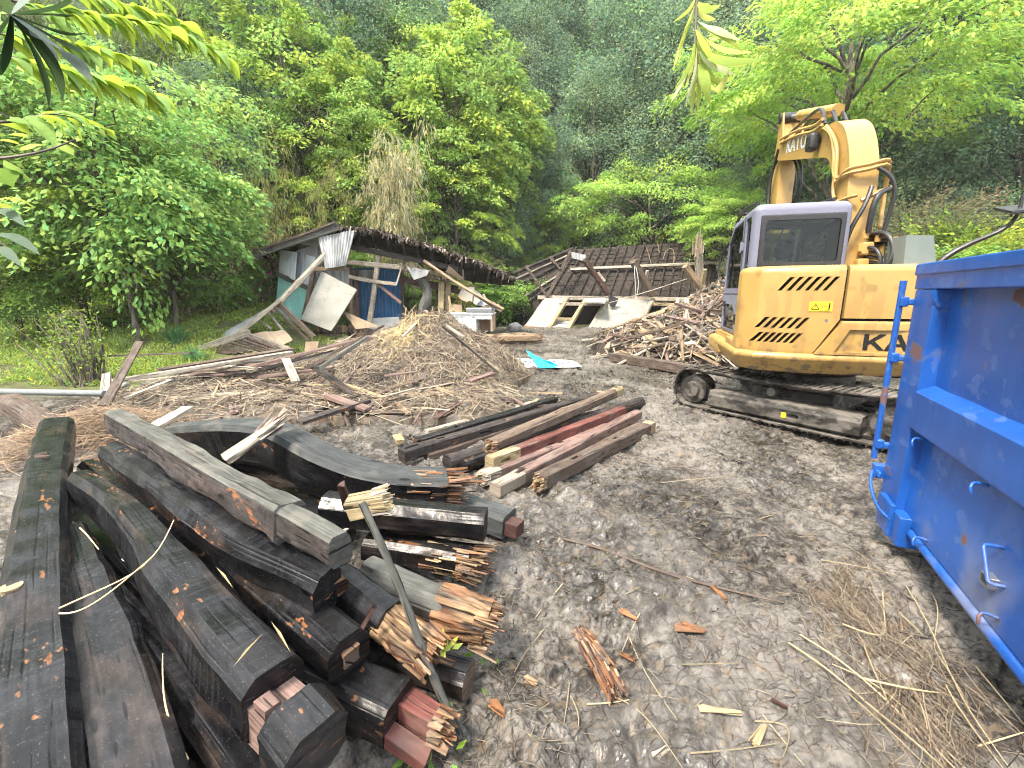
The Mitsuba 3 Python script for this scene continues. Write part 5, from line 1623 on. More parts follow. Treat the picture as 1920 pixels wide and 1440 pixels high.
# ---------------------------------------------------------------- the wrecked shed
def sheetgrid(corners, nu=12, nv=12, wave=0.0, nw=8, bump=0.0, seed=0, t=.008, along=0):
    """a thin sheet over a quadrilateral, corrugated NW times with the height WAVE, buckled by BUMP"""
    a, b, c, d = [np.asarray(q, float) for q in corners]
    if wave:
        if along == 0:
            nu = nw * 6 + 1
        else:
            nv = nw * 6 + 1
    U, V = np.meshgrid(np.linspace(0, 1, nu), np.linspace(0, 1, nv), indexing='ij')
    P = (a * ((1 - U) * (1 - V))[..., None] + b * (U * (1 - V))[..., None] + c * (U * V)[..., None] + d * ((1 - U) * V)[..., None])
    n = nrm(np.cross(c - a, d - b))
    o = bump * 2 * (nfbm(P * 2.5 + seed, 3, seed) - .5)
    if wave:
        o = o + wave * np.sin((U if along == 0 else V) * nw * 2 * np.pi)
    P = P + n * o[..., None]
    mb = MB()
    i, j = np.meshgrid(np.arange(nu - 1), np.arange(nv - 1), indexing='ij')
    q = np.stack([i * nv + j, (i + 1) * nv + j, (i + 1) * nv + j + 1, i * nv + j + 1], -1).reshape(-1, 4)
    uv = np.stack([U * np.linalg.norm(b - a), V * np.linalg.norm(d - a)], -1).reshape(-1, 2) + 4
    mb.add(P.reshape(-1, 3), q, uv)
    mb.add((P - n * t).reshape(-1, 3), q[:, ::-1], uv)
    # rim
    rim = [(k, 0) for k in range(nu)] + [(nu - 1, k) for k in range(nv)] + [(k, nv - 1) for k in range(nu)][::-1] + [(0, k) for k in range(nv)][::-1]
    A = np.array([P[r] for r in rim])
    B = A - n * t
    m = len(A)
    mb.add(np.vstack([A, B]), [[k, k + 1, m + k + 1, m + k] for k in range(m - 1)], np.zeros((2 * m, 2)) + 4)
    return mb


def quad(pts, ys):
    ys = [ys] * 4 if np.isscalar(ys) else ys
    return [D(x, y, d) for (x, y), d in zip(pts, ys)]


shed = 'wrecked_shed'
tag(shed, 'half collapsed shed with dark sagging roof and blue and teal sheet walls', 'shed')


def sp(name, mb, mat='wood', smooth=False, label=None, parent=shed, kind=None):
    return put(part(parent, name), mb, mat, smooth, label=label, kind=kind)


def sbar(a, b, w, h, pal, name='beam', parent=shed, label=None, jit=.01):
    mb = MB()
    p0, p1 = D(*a), D(*b)
    sweep(mb, [p0 + [0, 0, h / 2], (p0 + p1) / 2 + [0, 0, h / 2] + rng.normal(0, jit, 3), p1 + [0, 0, h / 2]], w, h, ch=.08, pal=pal, n=10, sub=2, wob=.01, hew=.004, seed=PID[0] % 40) if abs(nrm(p1 - p0)[2]) < .9 else mb.bar(p0, p1, w, h, (0, 1, 0), pal, jit * .5)
    return sp(name, mb, 'wood', abs(nrm(p1 - p0)[2]) < .9, label, parent)


def between(f, b, n, m):
    F = spline([D(*q) for q in f], n)
    B = spline([D(*q) for q in b], n)
    return F[:, None] * (1 - np.linspace(0, 1, m))[None, :, None] + B[:, None] * np.linspace(0, 1, m)[None, :, None]


def roof_sheet(f, b, n=26, m=10, t=.05, seed=1, bump=.06):
    P = between(f, b, n, m)
    P[..., 2] += bump * 2 * (nfbm(P * 2 + seed, 3, seed) - .5)
    mb = MB()
    i, j = np.meshgrid(np.arange(n - 1), np.arange(m - 1), indexing='ij')
    q = np.stack([i * m + j, (i + 1) * m + j, (i + 1) * m + j + 1, i * m + j + 1], -1).reshape(-1, 4)
    mb.add(P.reshape(-1, 3), q)
    Q = P - [0, 0, t]
    mb.add(Q.reshape(-1, 3), q[:, ::-1])
    for A, B in ((P[:, 0], Q[:, 0]), (P[:, -1], Q[:, -1]), (P[0], Q[0]), (P[-1], Q[-1])):
        k = len(A)
        mb.add(np.vstack([A, B]), [[z, z + 1, k + z + 1, k + z] for z in range(k - 1)])
    return mb, P


rf_f = [(626, 421, 12.5), (700, 431, 12.5), (780, 450, 12.6), (860, 476, 12.7), (920, 499, 12.9), (968, 521, 13.0)]
rf_b = [(640, 456, 15.6), (715, 466, 15.6), (785, 488, 15.6), (860, 520, 15.6), (915, 530, 15.4), (962, 532, 15.0)]
mb, RP = roof_sheet(rf_f, rf_b, seed=2)
roof = sp('roof', mb, 'dark_roofing', True, 'dark sagging right slope of the roof with a ragged edge')
mb, RL = roof_sheet([(468, 474, 12.4), (550, 446, 12.4), (628, 416, 12.4)], [(500, 482, 15.2), (570, 470, 15.4), (640, 452, 15.6)], n=12, seed=3, bump=.02)
sp('left_roof', mb, 'dark_roofing', True)
sbar((466, 480, 12.3), (632, 425, 12.3), .07, .20, 2, 'fascia', roof, 'weathered fascia board along the left gable edge')
sbar((470, 474, 12.25), (628, 417, 12.25), .10, .05, 15, 'fascia', roof)
for k in range(12):
    i = 1 + 2 * k
    mbk = MB()
    a, b = RP[i, 0] - [0, .12, .09], RP[i, -1] - [0, 0, .09]
    mbk.bar(a + (a - b) * .03 * rng.uniform(0, 1), b, .06, .08, pal=15 if k % 3 else 9, jit=.008)
    sp('rafter', mbk, parent=roof)
mb = MB()
for k in range(420):
    s = rng.uniform(0, 1)
    i = s * (len(RP) - 1)
    p = RP[int(i), 0] * (1 - i % 1) + RP[min(int(i) + 1, len(RP) - 1), 0] * (i % 1) + [0, rng.uniform(-.08, .1), rng.uniform(-.05, .03)]
    d = np.array([rng.normal(.1, .4), -rng.uniform(.2, 1), rng.normal(-.35, .5)])
    mb.bar(p, p + nrm(d) * rng.uniform(.06, .24), rng.uniform(.01, .05), .008, pal=int(rng.choice([15, 15, 9, 10, 7])), taper=.5, jit=.004)
sp('ragged_edge', mb, parent=roof, kind='stuff')
for a, b in (((640, 505, 14.8), (860, 540, 14.9)), ((650, 462, 12.9), (860, 505, 13.0))):
    sbar(a, b, .12, .14, 9, 'roof_beam', roof)
# walls
sp('gable_wall', sheetgrid(quad([(560, 458), (595, 442), (640, 440), (640, 470)], [12.9] * 4)[::1], 8, 8, wave=.0, bump=.01), 'grey_iron', True)
sp('gable_wall', sheetgrid(quad([(556, 470), (600, 455), (610, 560), (590, 545)], [13.0] * 4), 8, 8, wave=.012, nw=6), 'grey_iron', True)
sp('hanging_iron', sheetgrid(quad([(596, 445), (666, 431), (649, 498), (610, 504)], [12.35, 12.35, 12.2, 12.2]), nv=12, wave=.018, nw=11, bump=.03, seed=5), 'grey_iron', True, 'pale corrugated iron sheet hanging from the gable')
sp('grey_iron', sheetgrid(quad([(603, 505), (655, 500), (655, 540), (605, 560)], [13.1] * 4), nv=6, wave=.012, nw=9), 'grey_iron', True)
for q, mat, nm, lab in (([(526, 469), (557, 473), (553, 526), (522, 513)], 'pale_sheet', 'pale_panel', 'pale lilac panel on the left wall'), ([(558, 473), (591, 482), (584, 548), (554, 530)], 'pale_sheet', 'pale_panel', None),
                        ([(522, 517), (583, 546), (561, 643), (516, 600)], 'teal_sheet', 'teal_panel', 'pale teal panel at the lower left wall')):
    sp(nm, sheetgrid(quad(q, [13.3, 12.7, 12.7, 13.3]), 10, 10, wave=.004 if mat == 'pale_sheet' else 0, nw=5, bump=.015, seed=7), mat, True, lab)
sbar((518, 513, 13.1), (580, 541, 12.6), .05, .12, 2, 'batten')
sp('blue_wall', sheetgrid(quad([(655, 503), (752, 500), (757, 598), (655, 645)], [13.9, 13.9, 13.9, 13.9]), nv=20, wave=.010, nw=16, bump=.012), 'deep_blue_sheet', True, 'deep blue ribbed sheet wall')
sp('pale_iron', sheetgrid(quad([(656, 506), (704, 506), (702, 526), (655, 524)], 13.8), nv=4, wave=.010, nw=9), 'grey_iron', True)
sp('white_sill', sheetgrid(quad([(690, 597), (748, 594), (750, 616), (690, 622)], 13.75), bump=.02), 'white_paint', True)
P_ = sbar
for a, b, w, h, pal in (((712, 468, 13.0), (692, 612, 12.9), .12, .12, 10), ((655, 498, 13.2), (663, 650, 13.1), .12, .12, 7), ((668, 505, 13.4), (670, 650, 13.4), .10, .1, 6), ((752, 503, 13.7), (758, 605, 13.7), .09, .09, 15),
                        ((590, 498, 12.5), (560, 645, 12.5), .10, .1, 7), ((828, 528, 13.2), (826, 612, 13.1), .16, .14, 4), ((841, 530, 13.3), (840, 612, 13.2), .14, .14, 13), ((820, 540, 14.2), (828, 610, 14.2), .1, .1, 15), ((868, 505, 13.4), (869, 528, 13.4), .05, .05, 10)):
    P_(a, b, w, h, pal, 'post')
for a, b, w, h, pal in (((650, 491, 12.95), (765, 503, 12.95), .12, .13, 10), ((655, 519, 12.9), (744, 533, 12.9), .09, .10, 10), ((708, 532, 12.95), (754, 569, 13.0), .07, .08, 6), ((752, 505, 12.8), (743, 534, 12.8), .04, .04, 10),
                        ((755, 504, 12.9), (846, 527, 13.0), .14, .12, 7), ((752, 524, 13.6), (880, 550, 13.6), .12, .15, 3), ((775, 538, 13.7), (870, 546, 13.7), .07, .07, 10), ((590, 505, 12.4), (650, 505, 12.6), .09, .10, 13)):
    P_(a, b, w, h, pal)
mb = MB()
for k in range(260):
    s = rng.uniform(0, 1)
    p = D(752, 500, 12.8) * (1 - s) + D(846, 524, 12.9) * s + [0, rng.uniform(-.1, .15), rng.uniform(.02, .12)]
    mb.bar(p, p + nrm([rng.normal(0, .7), -rng.uniform(.2, 1), rng.normal(-.3, .5)]) * rng.uniform(.06, .22), rng.uniform(.008, .03), .006, pal=int(rng.choice([10, 13, 7, 4, 8])), taper=.5)
sp('straw_edge', mb, kind='stuff')
mb = MB()
mb.tube(spline([D(788, 520, 13.0), D(797, 535, 13.0), D(801, 558, 13.0), D(795, 575, 13.0), D(795, 605, 13.0)], 18), np.array([.15, .155, .16, .15, .14, .14, .15, .155, .16, .165, .165, .16, .155, .15, .15, .15, .15, .15]) * .95, 12, pal=2)
sp('crooked_post', mb, 'wood', True, 'crooked grey trunk used as a post')
sp('grey_flap', sheetgrid(quad([(763, 500), (806, 507), (800, 517), (776, 525)], [12.7] * 4), 6, 6, bump=.03), 'grey_iron', True)
mb = MB()
mb.tube(spline([D(795, 489, 12.7), D(868, 538, 12.4), D(944, 580, 12.2)], 12), .045, 8, pal=13)
sp('fallen_rail', mb, 'wood', True, 'long thin rail slanting down to the right')
sbar((890, 552, 12.5), (942, 584, 12.2), .05, .07, 7, 'fallen_rail')
sbar((908, 553, 12.8), (921, 583, 12.7), .04, .06, 10, 'fallen_rail')
sbar((905, 575, 12.4), (936, 571, 12.3), .05, .05, 13, 'fallen_rail')
for q, d, mt in (([(836, 509), (842, 497), (867, 521), (864, 527)], 13.0, 'card'), ([(866, 540), (890, 538), (885, 566), (858, 555)], 13.1, 'plaster'), ([(889, 541), (905, 560), (893, 572), (884, 566)], 13.0, 'plaster'),
                 ([(858, 553), (882, 563), (876, 567), (862, 561)], 12.9, 'card'), ([(898, 548), (915, 570), (905, 573), (890, 572)], 13.1, 'pale_sheet')):
    sp('torn_board', sheetgrid(quad(q, [d, d - .1, d - .2, d]), 6, 6, bump=.05, seed=len(mt)), mt, True)
mb = MB()
mb.tube(spline([D(842, 555, 12.9), D(846, 575, 12.8), D(862, 590, 12.7)], 10), .035, 6, pal=4)
sp('bent_strip', mb, 'wood', True)
# things around it
sk = 'sink_cabinet'
tag(sk, 'white kitchen sink cabinet with a steel top right of the shed posts', 'cabinet')
K = np.eye(4)
o = D(886, 620, 12.6)
xd = nrm([1, -.10, 0])
K = frame(o, xd)
for nm, m, mt in (('body', cb(-.62, .15, -.25, .35, 0, .46, .01), 'white_paint'), ('body', cb(.55, .60, -.25, .35, 0, .46, .01), 'card'), ('body', cb(.14, .60, .30, .35, 0, .46, .01), 'card'), ('drawer_front', cb(.14, .58, -.26, -.22, .33, .47, .01), 'white_paint'),
                  ('top', cb(-.66, .62, -.30, .38, .462, .50, .01), 'white_paint'), ('steel_sink', cb(-.12, .60, -.29, .34, .502, .64, .02) - cb(-.05, .5, -.2, .25, .55, .8, .01), 'steel')):
    put(part(sk, nm), solid(m, K), mt, 35)
for x in (-.45, -.30, .02):
    put(part(sk, 'handle'), solid(cb(x, x + .10, -.275, -.25, .39, .405, .004), K), 'steel', 35)
sp('side_board', sheetgrid(quad([(842, 571), (866, 571), (866, 590), (842, 592)], [12.9, 12.9, 12.9, 12.9]), 4, 4), 'card', True, parent=sk)


def barrel(label, o, axis, r, h, name='wooden_tub'):
    key = key_for(name)
    M = frame(o, np.cross([0, 1, .01], nrm(axis)), axis)
    mb = MB()
    for k in range(16):
        a0, a1 = 2 * np.pi * k / 16 + .015, 2 * np.pi * (k + 1) / 16 - .015
        q = []
        for z, s in ((0, .86), (h, 1.0)):
            for a_, rr in ((a0, r - .025), (a1, r - .025), (a1, r), (a0, r)):
                q.append([math.cos(a_) * rr * s, math.sin(a_) * rr * s, z])
        m2 = MB()
        m2.prism(np.array(q) @ M[:3, :3].T + M[:3, 3], pal=int(rng.choice([7, 13, 13, 3])))
        put(part(key, 'stave'), m2, 'wood')
    for z, s in ((.12 * h, .885), (.75 * h, .97)):
        m2 = MB()
        a = np.linspace(0, 2 * np.pi, 25)
        m2.tube(np.stack([np.cos(a) * (r * s + .004), np.sin(a) * (r * s + .004), 0 * a + z], 1) @ M[:3, :3].T + M[:3, 3], .012, 6, caps=False)
        put(part(key, 'hoop'), m2, 'black_rubber', True)
    tag(key, label, 'tub')


barrel('upright old wooden tub under the leaning plaster board', D(630, 652, 12.6), (.02, 0, 1), .46, .60)
barrel('tilted old wooden tub in front of the blue wall', D(672, 652, 12.4), (.45, -.1, 1), .32, .55)


def loose(name, label, mb, mat='wood', cat=None, smooth=False, grp=None):
    k = key_for(name)
    put(k, mb, mat, smooth, label=label, cat=cat or name.replace('_', ' '), group=grp)
    return k


loose('plaster_board', 'cracked pale plaster board leaning on the shed wall', sheetgrid(quad([(604, 510), (670, 544), (622, 622), (566, 600)], [12.3, 12.2, 11.7, 11.8]), 24, 24, bump=.05, seed=9, t=.05), 'plaster', 'board', True)
mb = MB()
fr = sweep(mb, [D(606, 474, 12.3), D(555, 527, 11.7), D(505, 580, 11.1)], .16, .13, ch=.25, pal=10, n=24, wob=.012)
loose('beam', 'weathered beam fallen slanting from the shed gable to the ground', mb, cat='beam', smooth=True)
mb = MB()
sweep(mb, [D(522, 560, 11.2), D(470, 602, 10.9), D(422, 637, 10.6)], .22, .10, ch=.12, pal=10, n=18, wob=.012)
loose('beam', 'second grey beam continuing the fallen one down to the grass', mb, cat='beam', smooth=True)
loose('iron_sheet', 'dark grey iron sheet under the fallen beams at the grass edge', sheetgrid(quad([(503, 578), (520, 575), (400, 655), (362, 656)], [11.6, 11.4, 10.6, 11.0]), 10, 10, bump=.03), 'grey_iron', 'sheet', True)
win = 'window_frame'
tag(win, 'old wooden window frame leaning against the fallen beam', 'frame')
for a, b, w, h, pal in (((520, 566, 11.2), (592, 634, 10.9), .07, .12, 7), ((513, 572, 11.1), (580, 640, 10.8), .05, .06, 15)):
    sbar(a, b, w, h, pal, 'rail', win)
for a, b in (((503, 585, 11.3), (530, 618, 11.1)), ((488, 602, 11.2), (510, 617, 11.1))):
    sbar(a, b, .04, .04, 10, 'bar', win)
loose('plank', 'short wide board standing at the foot of the window frame', sheetgrid(quad([(574, 641), (598, 640), (594, 674), (571, 668)], [10.4] * 4), 5, 8, bump=.02, t=.03), 'card', smooth=True)
loose('curled_sheet', 'brown curled sheet of board under the fallen beams', sheetgrid(quad([(462, 628), (530, 615), (550, 640), (528, 650)], [10.6, 10.8, 10.4, 10.2]), 12, 12, bump=.12, seed=4), 'card', 'board', True)
pn = 'fallen_roof_panel'
tag(pn, 'fallen roof panel lying face down with dark battens showing', 'roof panel')
sbar((362, 660, 10.2), (467, 624, 10.4), .10, .16, 10, 'edge_beam', pn)
sbar((465, 628, 10.4), (543, 655, 10.2), .08, .10, 8, 'edge_beam', pn)
put(part(pn, 'sheet'), sheetgrid(quad([(368, 660), (468, 630), (540, 657), (400, 668)], [10.4, 10.8, 10.4, 10.0]), 10, 10, bump=.03), 'dark_roofing', True)
for k in range(9):
    s = k / 8
    mb = MB()
    mb.bar(D(380 + 88 * s, 656 - 22 * s, 10.15), D(432 + 100 * s, 663 - 6 * s, 9.95), .05, .03, pal=15, jit=.006)
    put(part(pn, 'batten'), mb, 'wood')
loose('plank', 'dark brown triangular board poking out between the tubs', sheetgrid(quad([(640, 580), (648, 585), (712, 612), (668, 617)], [12.2, 12.1, 11.8, 12.0]), 8, 8, bump=.04, t=.02), 'card', smooth=True)

# ---------------------------------------------------------------- the collapsed roof
cr = 'collapsed_house'
tag(cr, 'collapsed house with its big roof tipped open, dark battens showing', 'house')
Rt = [(1072, 468, 20.2), (1170, 462, 20.2), (1270, 455, 20.2), (1375, 447, 20.2)]
Rb = [(1022, 558, 18.4), (1140, 558, 18.4), (1250, 561, 18.4), (1375, 563, 18.4)]
P = between(Rt, Rb, 20, 10)


def patch(P, bump=.06, seed=1, t=.08):
    n, m = P.shape[:2]
    d = nrm(np.cross(P[-1, 0] - P[0, 0], P[0, -1] - P[0, 0]))
    if d[1] < 0:
        d = -d
    P = P + d * (bump * 2 * (nfbm(P * 1.5 + seed, 3, seed) - .5))[..., None]
    mb = MB()
    i, j = np.meshgrid(np.arange(n - 1), np.arange(m - 1), indexing='ij')
    q = np.stack([i * m + j, (i + 1) * m + j, (i + 1) * m + j + 1, i * m + j + 1], -1).reshape(-1, 4)
    mb.add(P.reshape(-1, 3), q)
    mb.add((P + d * t).reshape(-1, 3), q[:, ::-1])
    for A in (P[:, 0], P[:, -1], P[0], P[-1]):
        k = len(A)
        mb.add(np.vstack([A, A + d * t]), [[z, z + 1, k + z + 1, k + z] for z in range(k - 1)])
    return mb


roof2 = put(part(cr, 'roof'), patch(P, .05, 3), 'dark_roofing', True, label='dark underside of the tipped roof')
PL = between([(968, 512, 18.6), (1020, 487, 19.4), (1074, 465, 20.2)], [(1008, 588, 18.2), (1014, 572, 18.3), (1024, 557, 18.4)], 14, 8)
put(part(cr, 'roof_end'), patch(PL, .04, 5), 'dark_roofing', True)
P3 = between([(1030, 562, 18.8), (1200, 563, 18.8), (1375, 566, 18.8)], [(1030, 622, 19.4), (1200, 624, 19.4), (1375, 624, 19.4)], 10, 4)  # dark sheet standing in for the shade behind the wall openings
put(part(cr, 'dark_backing'), patch(P3, .04, 6), 'dark_roofing', True)


def rbar(parent, name, p0, p1, w, h, pal, jit=.012):
    mb = MB()
    mb.bar(p0, p1, w, h, (0, -1, .3), pal, jit)
    return put(part(parent, name), mb, 'dark_roofing' if name in ('batten', 'rafter') and parent == roof2 else 'wood')


nr = 19
for k in range(nr):
    s = (k + .5) / nr
    i = s * 19
    lerp = lambda col: P[int(i), col] * (1 - i % 1) + P[min(int(i) + 1, 19), col] * (i % 1)
    rbar(roof2, 'rafter', lerp(0) - [0, .10, -.2 * rng.uniform(0, 1)], lerp(9) - [.1, .10, 0], .05, .055, 15)
for j in np.linspace(.06, .94, 11):
    jj = j * 9
    q = [P[i, int(jj)] * (1 - jj % 1) + P[i, min(int(jj) + 1, 9)] * (jj % 1) - [0, .05, 0] for i in (0, 19)]
    rbar(roof2, 'batten', q[0] + [0, .04, 0], q[1] + [0, .04, 0], .03, .02, 9)
rbar(roof2, 'purlin', P[1, 4] - [0, .18, 0], P[19, 4] - [0, .18, -.1], .10, .12, 10)
rbar(roof2, 'wall_plate', P[0, 9] - [.3, .12, 0], P[19, 9] - [0, .12, 0], .16, .16, 10)
for k in range(6):
    j = 7 * k / 5
    a, b = PL[0, int(j)], PL[-1, int(j)]
    rbar(part(cr, 'roof_end') if False else cr + '__roof_end', 'rafter', a - [.15, .1, 0], b - [0, .1, 0], .06, .07, 10 if k % 2 else 9)
for a, b in (((985, 498), (1025, 555)), ((1030, 481), (1050, 505)), ((1070, 470), (1026, 557)), ((1050, 508), (1025, 556))):
    rbar(cr + '__roof_end', 'batten', D(*a, 18.3), D(*b, 18.2), .10, .10, 15)
for a, b, pal, w in (((1098, 488, 17.6), (1142, 553, 18.0), 3, .17), ((1190, 492, 17.4), (1226, 556, 17.9), 7, .22), ((1287, 500, 16.6), (1322, 548, 17.0), 13, .20), ((1309, 466, 16.8), (1314, 562, 17.2), 10, .22), ((1123, 512, 18.3), (1136, 528, 18.3), 10, .10),
                     ((1213, 509, 18.0), (1208, 528, 18.2), 10, .10), ((1322, 505, 16.6), (1313, 555, 17), 4, .12)):
    sbar(a, b, w, w, pal, 'broken_post', cr)
mb = MB()
for k in range(40):
    p = D(1310, 456, 16.8) + rng.normal(0, .07, 3)
    mb.bar(p - [0, 0, .4], p + [rng.normal(0, .03), 0, rng.uniform(-.1, .35)], .05, .03, pal=int(rng.choice([10, 13, 4])), taper=.3)
put(part(cr, 'splintered_top'), mb, 'wood', kind='stuff')
# fallen wall: plaster fields between slanting posts
for q, lab in (([(1022, 561), (1062, 561), (1026, 615), (984, 612)], 'grey stained plaster field at the left end of the fallen wall'), ([(1041, 599), (1072, 599), (1063, 617), (1029, 616)], None),
               ([(1142, 564), (1222, 564), (1190, 622), (1106, 618)], 'largest pale plaster field of the fallen wall'), ([(1279, 566), (1350, 566), (1340, 600), (1258, 598)], None), ([(1098, 561), (1138, 562), (1134, 570), (1096, 568)], None)):
    put(part(cr, 'plaster_field'), sheetgrid(quad(q, [18.1, 18.1, 16.9, 16.9]), 20, 16, bump=.07, seed=len(q[0]) + q[0][0] % 7, t=.06), 'plaster', True, label=lab)
for a, b, w in (((1064, 560), (1030, 617), .13), ((1098, 562), (1064, 619), .15), ((1140, 560), (1103, 622), .15), ((1224, 562), (1193, 616), .16), ((1272, 562), (1256, 604), .14), ((1048, 570), (1134, 571), .12), ((1224, 570), (1272, 571), .12), ((1043, 598), (1074, 599), .08), ((983, 613), (1084, 621), .12)):
    f0, f1 = (a[1] - 560) / 60, (b[1] - 560) / 60
    sbar((*a, 18.0 - 1.2 * f0), (*b, 18.0 - 1.2 * f1), w, .12, int(rng.choice([13, 10, 4, 10])), 'wall_frame', cr)
put(part(cr, 'grey_flap'), sheetgrid(quad([(1140, 552), (1160, 560), (1152, 577), (1143, 574)], 17.6), 5, 5, bump=.05), 'dark_cloth', True)
put(part(cr, 'pale_sheet'), sheetgrid(quad([(1071, 472), (1098, 478), (1097, 490), (1072, 484)], 19.6), 5, 5, bump=.03), 'grey_iron', True)
mb = MB()
for a, b, c in (((1189, 496), (1191, 530), (1192, 560)), ((1192, 500), (1197, 530), (1193, 559))):
    mb.tube(spline([D(*a, 17.3), D(*b, 17.3), D(*c, 17.5)], 10), .012, 5)
put(part(cr, 'rope'), mb, 'white_paint', True)
mb = MB()
mb.tube(spline([D(1142, 568, 17.2), D(1220, 545, 17.2), D(1288, 523, 17.2)], 10), .018, 6, pal=10)
put(part(cr, 'thin_rail'), mb, 'wood', True)
mb = MB()
for pts in ([(1244, 485), (1252, 468), (1258, 466), (1264, 485), (1261, 504)], [(1212, 464), (1217, 480), (1221, 497)], [(1233, 455), (1236, 474)], [(1190, 480), (1180, 492)]):
    mb.tube(spline([D(*q, 19.3) for q in pts], 14), .014, 5)
put(part(cr, 'cable'), mb, 'card', True)
# bits lying in front
o = on_ground(966, 607, 15.5)
st_ = trimesh.creation.icosphere(3, 1.0)
v = st_.vertices * [.26, .2, .18] * (1 + .7 * (nfbm(st_.vertices * 1.6, 3, 2)[:, None] - .5))
k = key_for('stone')
scene[k] = mikit.ply(trimesh.Trimesh(v + o + [0, 0, .12], st_.faces), 'rock_face', smooth=True)
tag(k, 'whitish lump of stone between the shed and the collapsed house', 'stone')
mb = MB()
fr = sweep(mb, [on_ground(895, 630, 12.6) + [0, 0, .28], on_ground(950, 626, 12.6) + [0, 0, .30], on_ground(1010, 622, 12.9) + [0, 0, .26]], .30, .26, ch=.28, pal=13, n=30, wob=.05)
k = loose('rotten_log', 'rotten brown log lying in front of the sink cabinet', mb, cat='log', smooth=True)
splinters(k, fr, -1, 60, .2, rot=1.4, rot_n=90, rot_pals=(13, 7, 10, 15), seed=31)


# ---------------------------------------------------------------- straw, scrap wood and litter
def straws(P, d, up, L, W, col, r, bend=.15, seg=2, hgt=.35):
    """many stalks, each a bent three sided rod: rows of points, directions, lengths and widths"""
    n = len(P)
    d = d / (np.linalg.norm(d, axis=1, keepdims=True) + 1e-9)
    s = np.cross(d, up)
    s /= np.linalg.norm(s, axis=1, keepdims=True) + 1e-9
    u = np.cross(s, d)
    L = np.broadcast_to(L, (n,))[:, None]
    W = np.broadcast_to(W, (n,))[:, None]
    b = r.normal(0, bend, (n, 1))
    bu = r.normal(0, bend * .5, (n, 1))
    rows = []
    for k in range(seg + 1):
        t = k / seg - .5
        c = P + d * (t * L) + s * (b * L * (t * t - .12)) - u * (np.abs(bu) * L * t * t)
        w = W * (1 - .45 * (k / seg))
        rows.append(np.stack([c - s * w / 2, c + s * w / 2, c + u * w * hgt], 1))
    v = np.concatenate(rows, 1).reshape(-1, 3)
    i = np.arange(n)[:, None] * 3 * (seg + 1)
    f = []
    for k in range(seg):
        o = 3 * k
        for a, b2 in ((0, 1), (1, 2), (2, 0)):
            f += [i + [o + a, o + b2, o + b2 + 3], i + [o + a, o + b2 + 3, o + a + 3]]
    return v, np.concatenate(f, 1).reshape(-1, 3), np.repeat(np.broadcast_to(col, (n, 3)), 3 * (seg + 1), axis=0)


r8 = np.random.default_rng(81)
PC = np.array([-1.52, 8.35])


def pile_h(x, y):
    dx, dy = (x - PC[0]) / np.where(x < PC[0], 2.35, 1.85), (y - PC[1]) / np.where(y < PC[1], 2.0, 2.2)
    q = np.sqrt(dx ** 2 + dy ** 2)
    h = 1.0 * np.clip(1.02 - q, 0, 1) ** .85 * (1 + .55 * (nfbm(np.stack([x * 1.6, y * 1.6, 0 * x], -1), 3, 3) - .5))
    mat = .17 * sm(-6.2, -5.2, x) * sm(.3, -.6, x) * sm(5.0, 5.8, y) * sm(9.6, 8.6, y + .25 * (x + 3) * (x < -3))
    return h + mat * (.4 + .9 * nfbm(np.stack([x * 2, y * 2, 0 * x + 4], -1), 2, 5))


X, Y = np.meshgrid(np.linspace(-6.6, .9, 150), np.linspace(4.8, 11.2, 140), indexing='ij')
hh = pile_h(X, Y)
Z = ground(X, Y) + hh + .03 + .05 * (nfbm(np.stack([X * 7, Y * 7, 0 * X], -1), 3, 7) - .5) - .22 * (hh < .03)
i, j = np.meshgrid(np.arange(149), np.arange(139), indexing='ij')
q = np.stack([i * 140 + j, (i + 1) * 140 + j, (i + 1) * 140 + j + 1, i * 140 + j + 1], -1).reshape(-1, 4)
v = np.stack([X, Y, Z], -1).reshape(-1, 3)
scene['straw_heap'] = mikit.ply((v, q), 'straw', smooth=True, color=tint(r8, len(v), (.085, .066, .048), .5))
tag('straw_heap', 'heap of old thatch straw and soil in front of the shed', 'straw heap', kind='stuff')


def sgrad(x, y, e=.05):
    return np.stack([-(pile_h(x + e, y) - pile_h(x - e, y)) / (2 * e), -(pile_h(x, y + e) - pile_h(x, y - e)) / (2 * e)], -1)


lf = Leafy()
cols = np.array([(.30, .25, .18), (.22, .175, .125), (.38, .32, .225), (.13, .10, .07), (.25, .18, .125), (.075, .057, .043), (.17, .115, .085)]) * .75
for n, lo, hi, w0, w1, ysel in ((20000, .10, .42, .008, .018, None), (3000, .3, .8, .010, .024, None)):
    x, y = r8.uniform(-6.2, .7, n), r8.uniform(5.0, 10.6, n)
    h = pile_h(x, y)
    keep = (h > .03) & (r8.uniform(size=n) < .28 + h * 1.6)
    x, y, h = x[keep], y[keep], h[keep]
    m = len(x)
    g = sgrad(x, y)
    az = r8.uniform(0, 2 * np.pi, m)
    dh = np.stack([np.cos(az), np.sin(az)], 1) + g * r8.uniform(0, 1.6, (m, 1))
    slope = -(g * dh).sum(1)
    d = np.column_stack([dh, slope + r8.normal(0, .22, m)])
    P = np.column_stack([x, y, ground(x, y) + h + r8.uniform(.02, .10, m)])
    c = cols[r8.integers(0, len(cols), m)] * r8.uniform(.7, 1.25, (m, 1))
    gold = np.exp(-((x + 1.85) / .35) ** 2 - ((y - 7.6) / .5) ** 2)
    c = np.where((r8.uniform(size=m) < gold * .8)[:, None], np.array([.40, .31, .145]) * r8.uniform(.7, 1.15, (m, 1)), c)
    lf.add(*straws(P, d, np.column_stack([g * .8, np.ones(m)]), r8.uniform(lo, hi, m), r8.uniform(w0, w1, m), c, r8))
scene['straw_heap__stalks'] = lf.ply('straw')
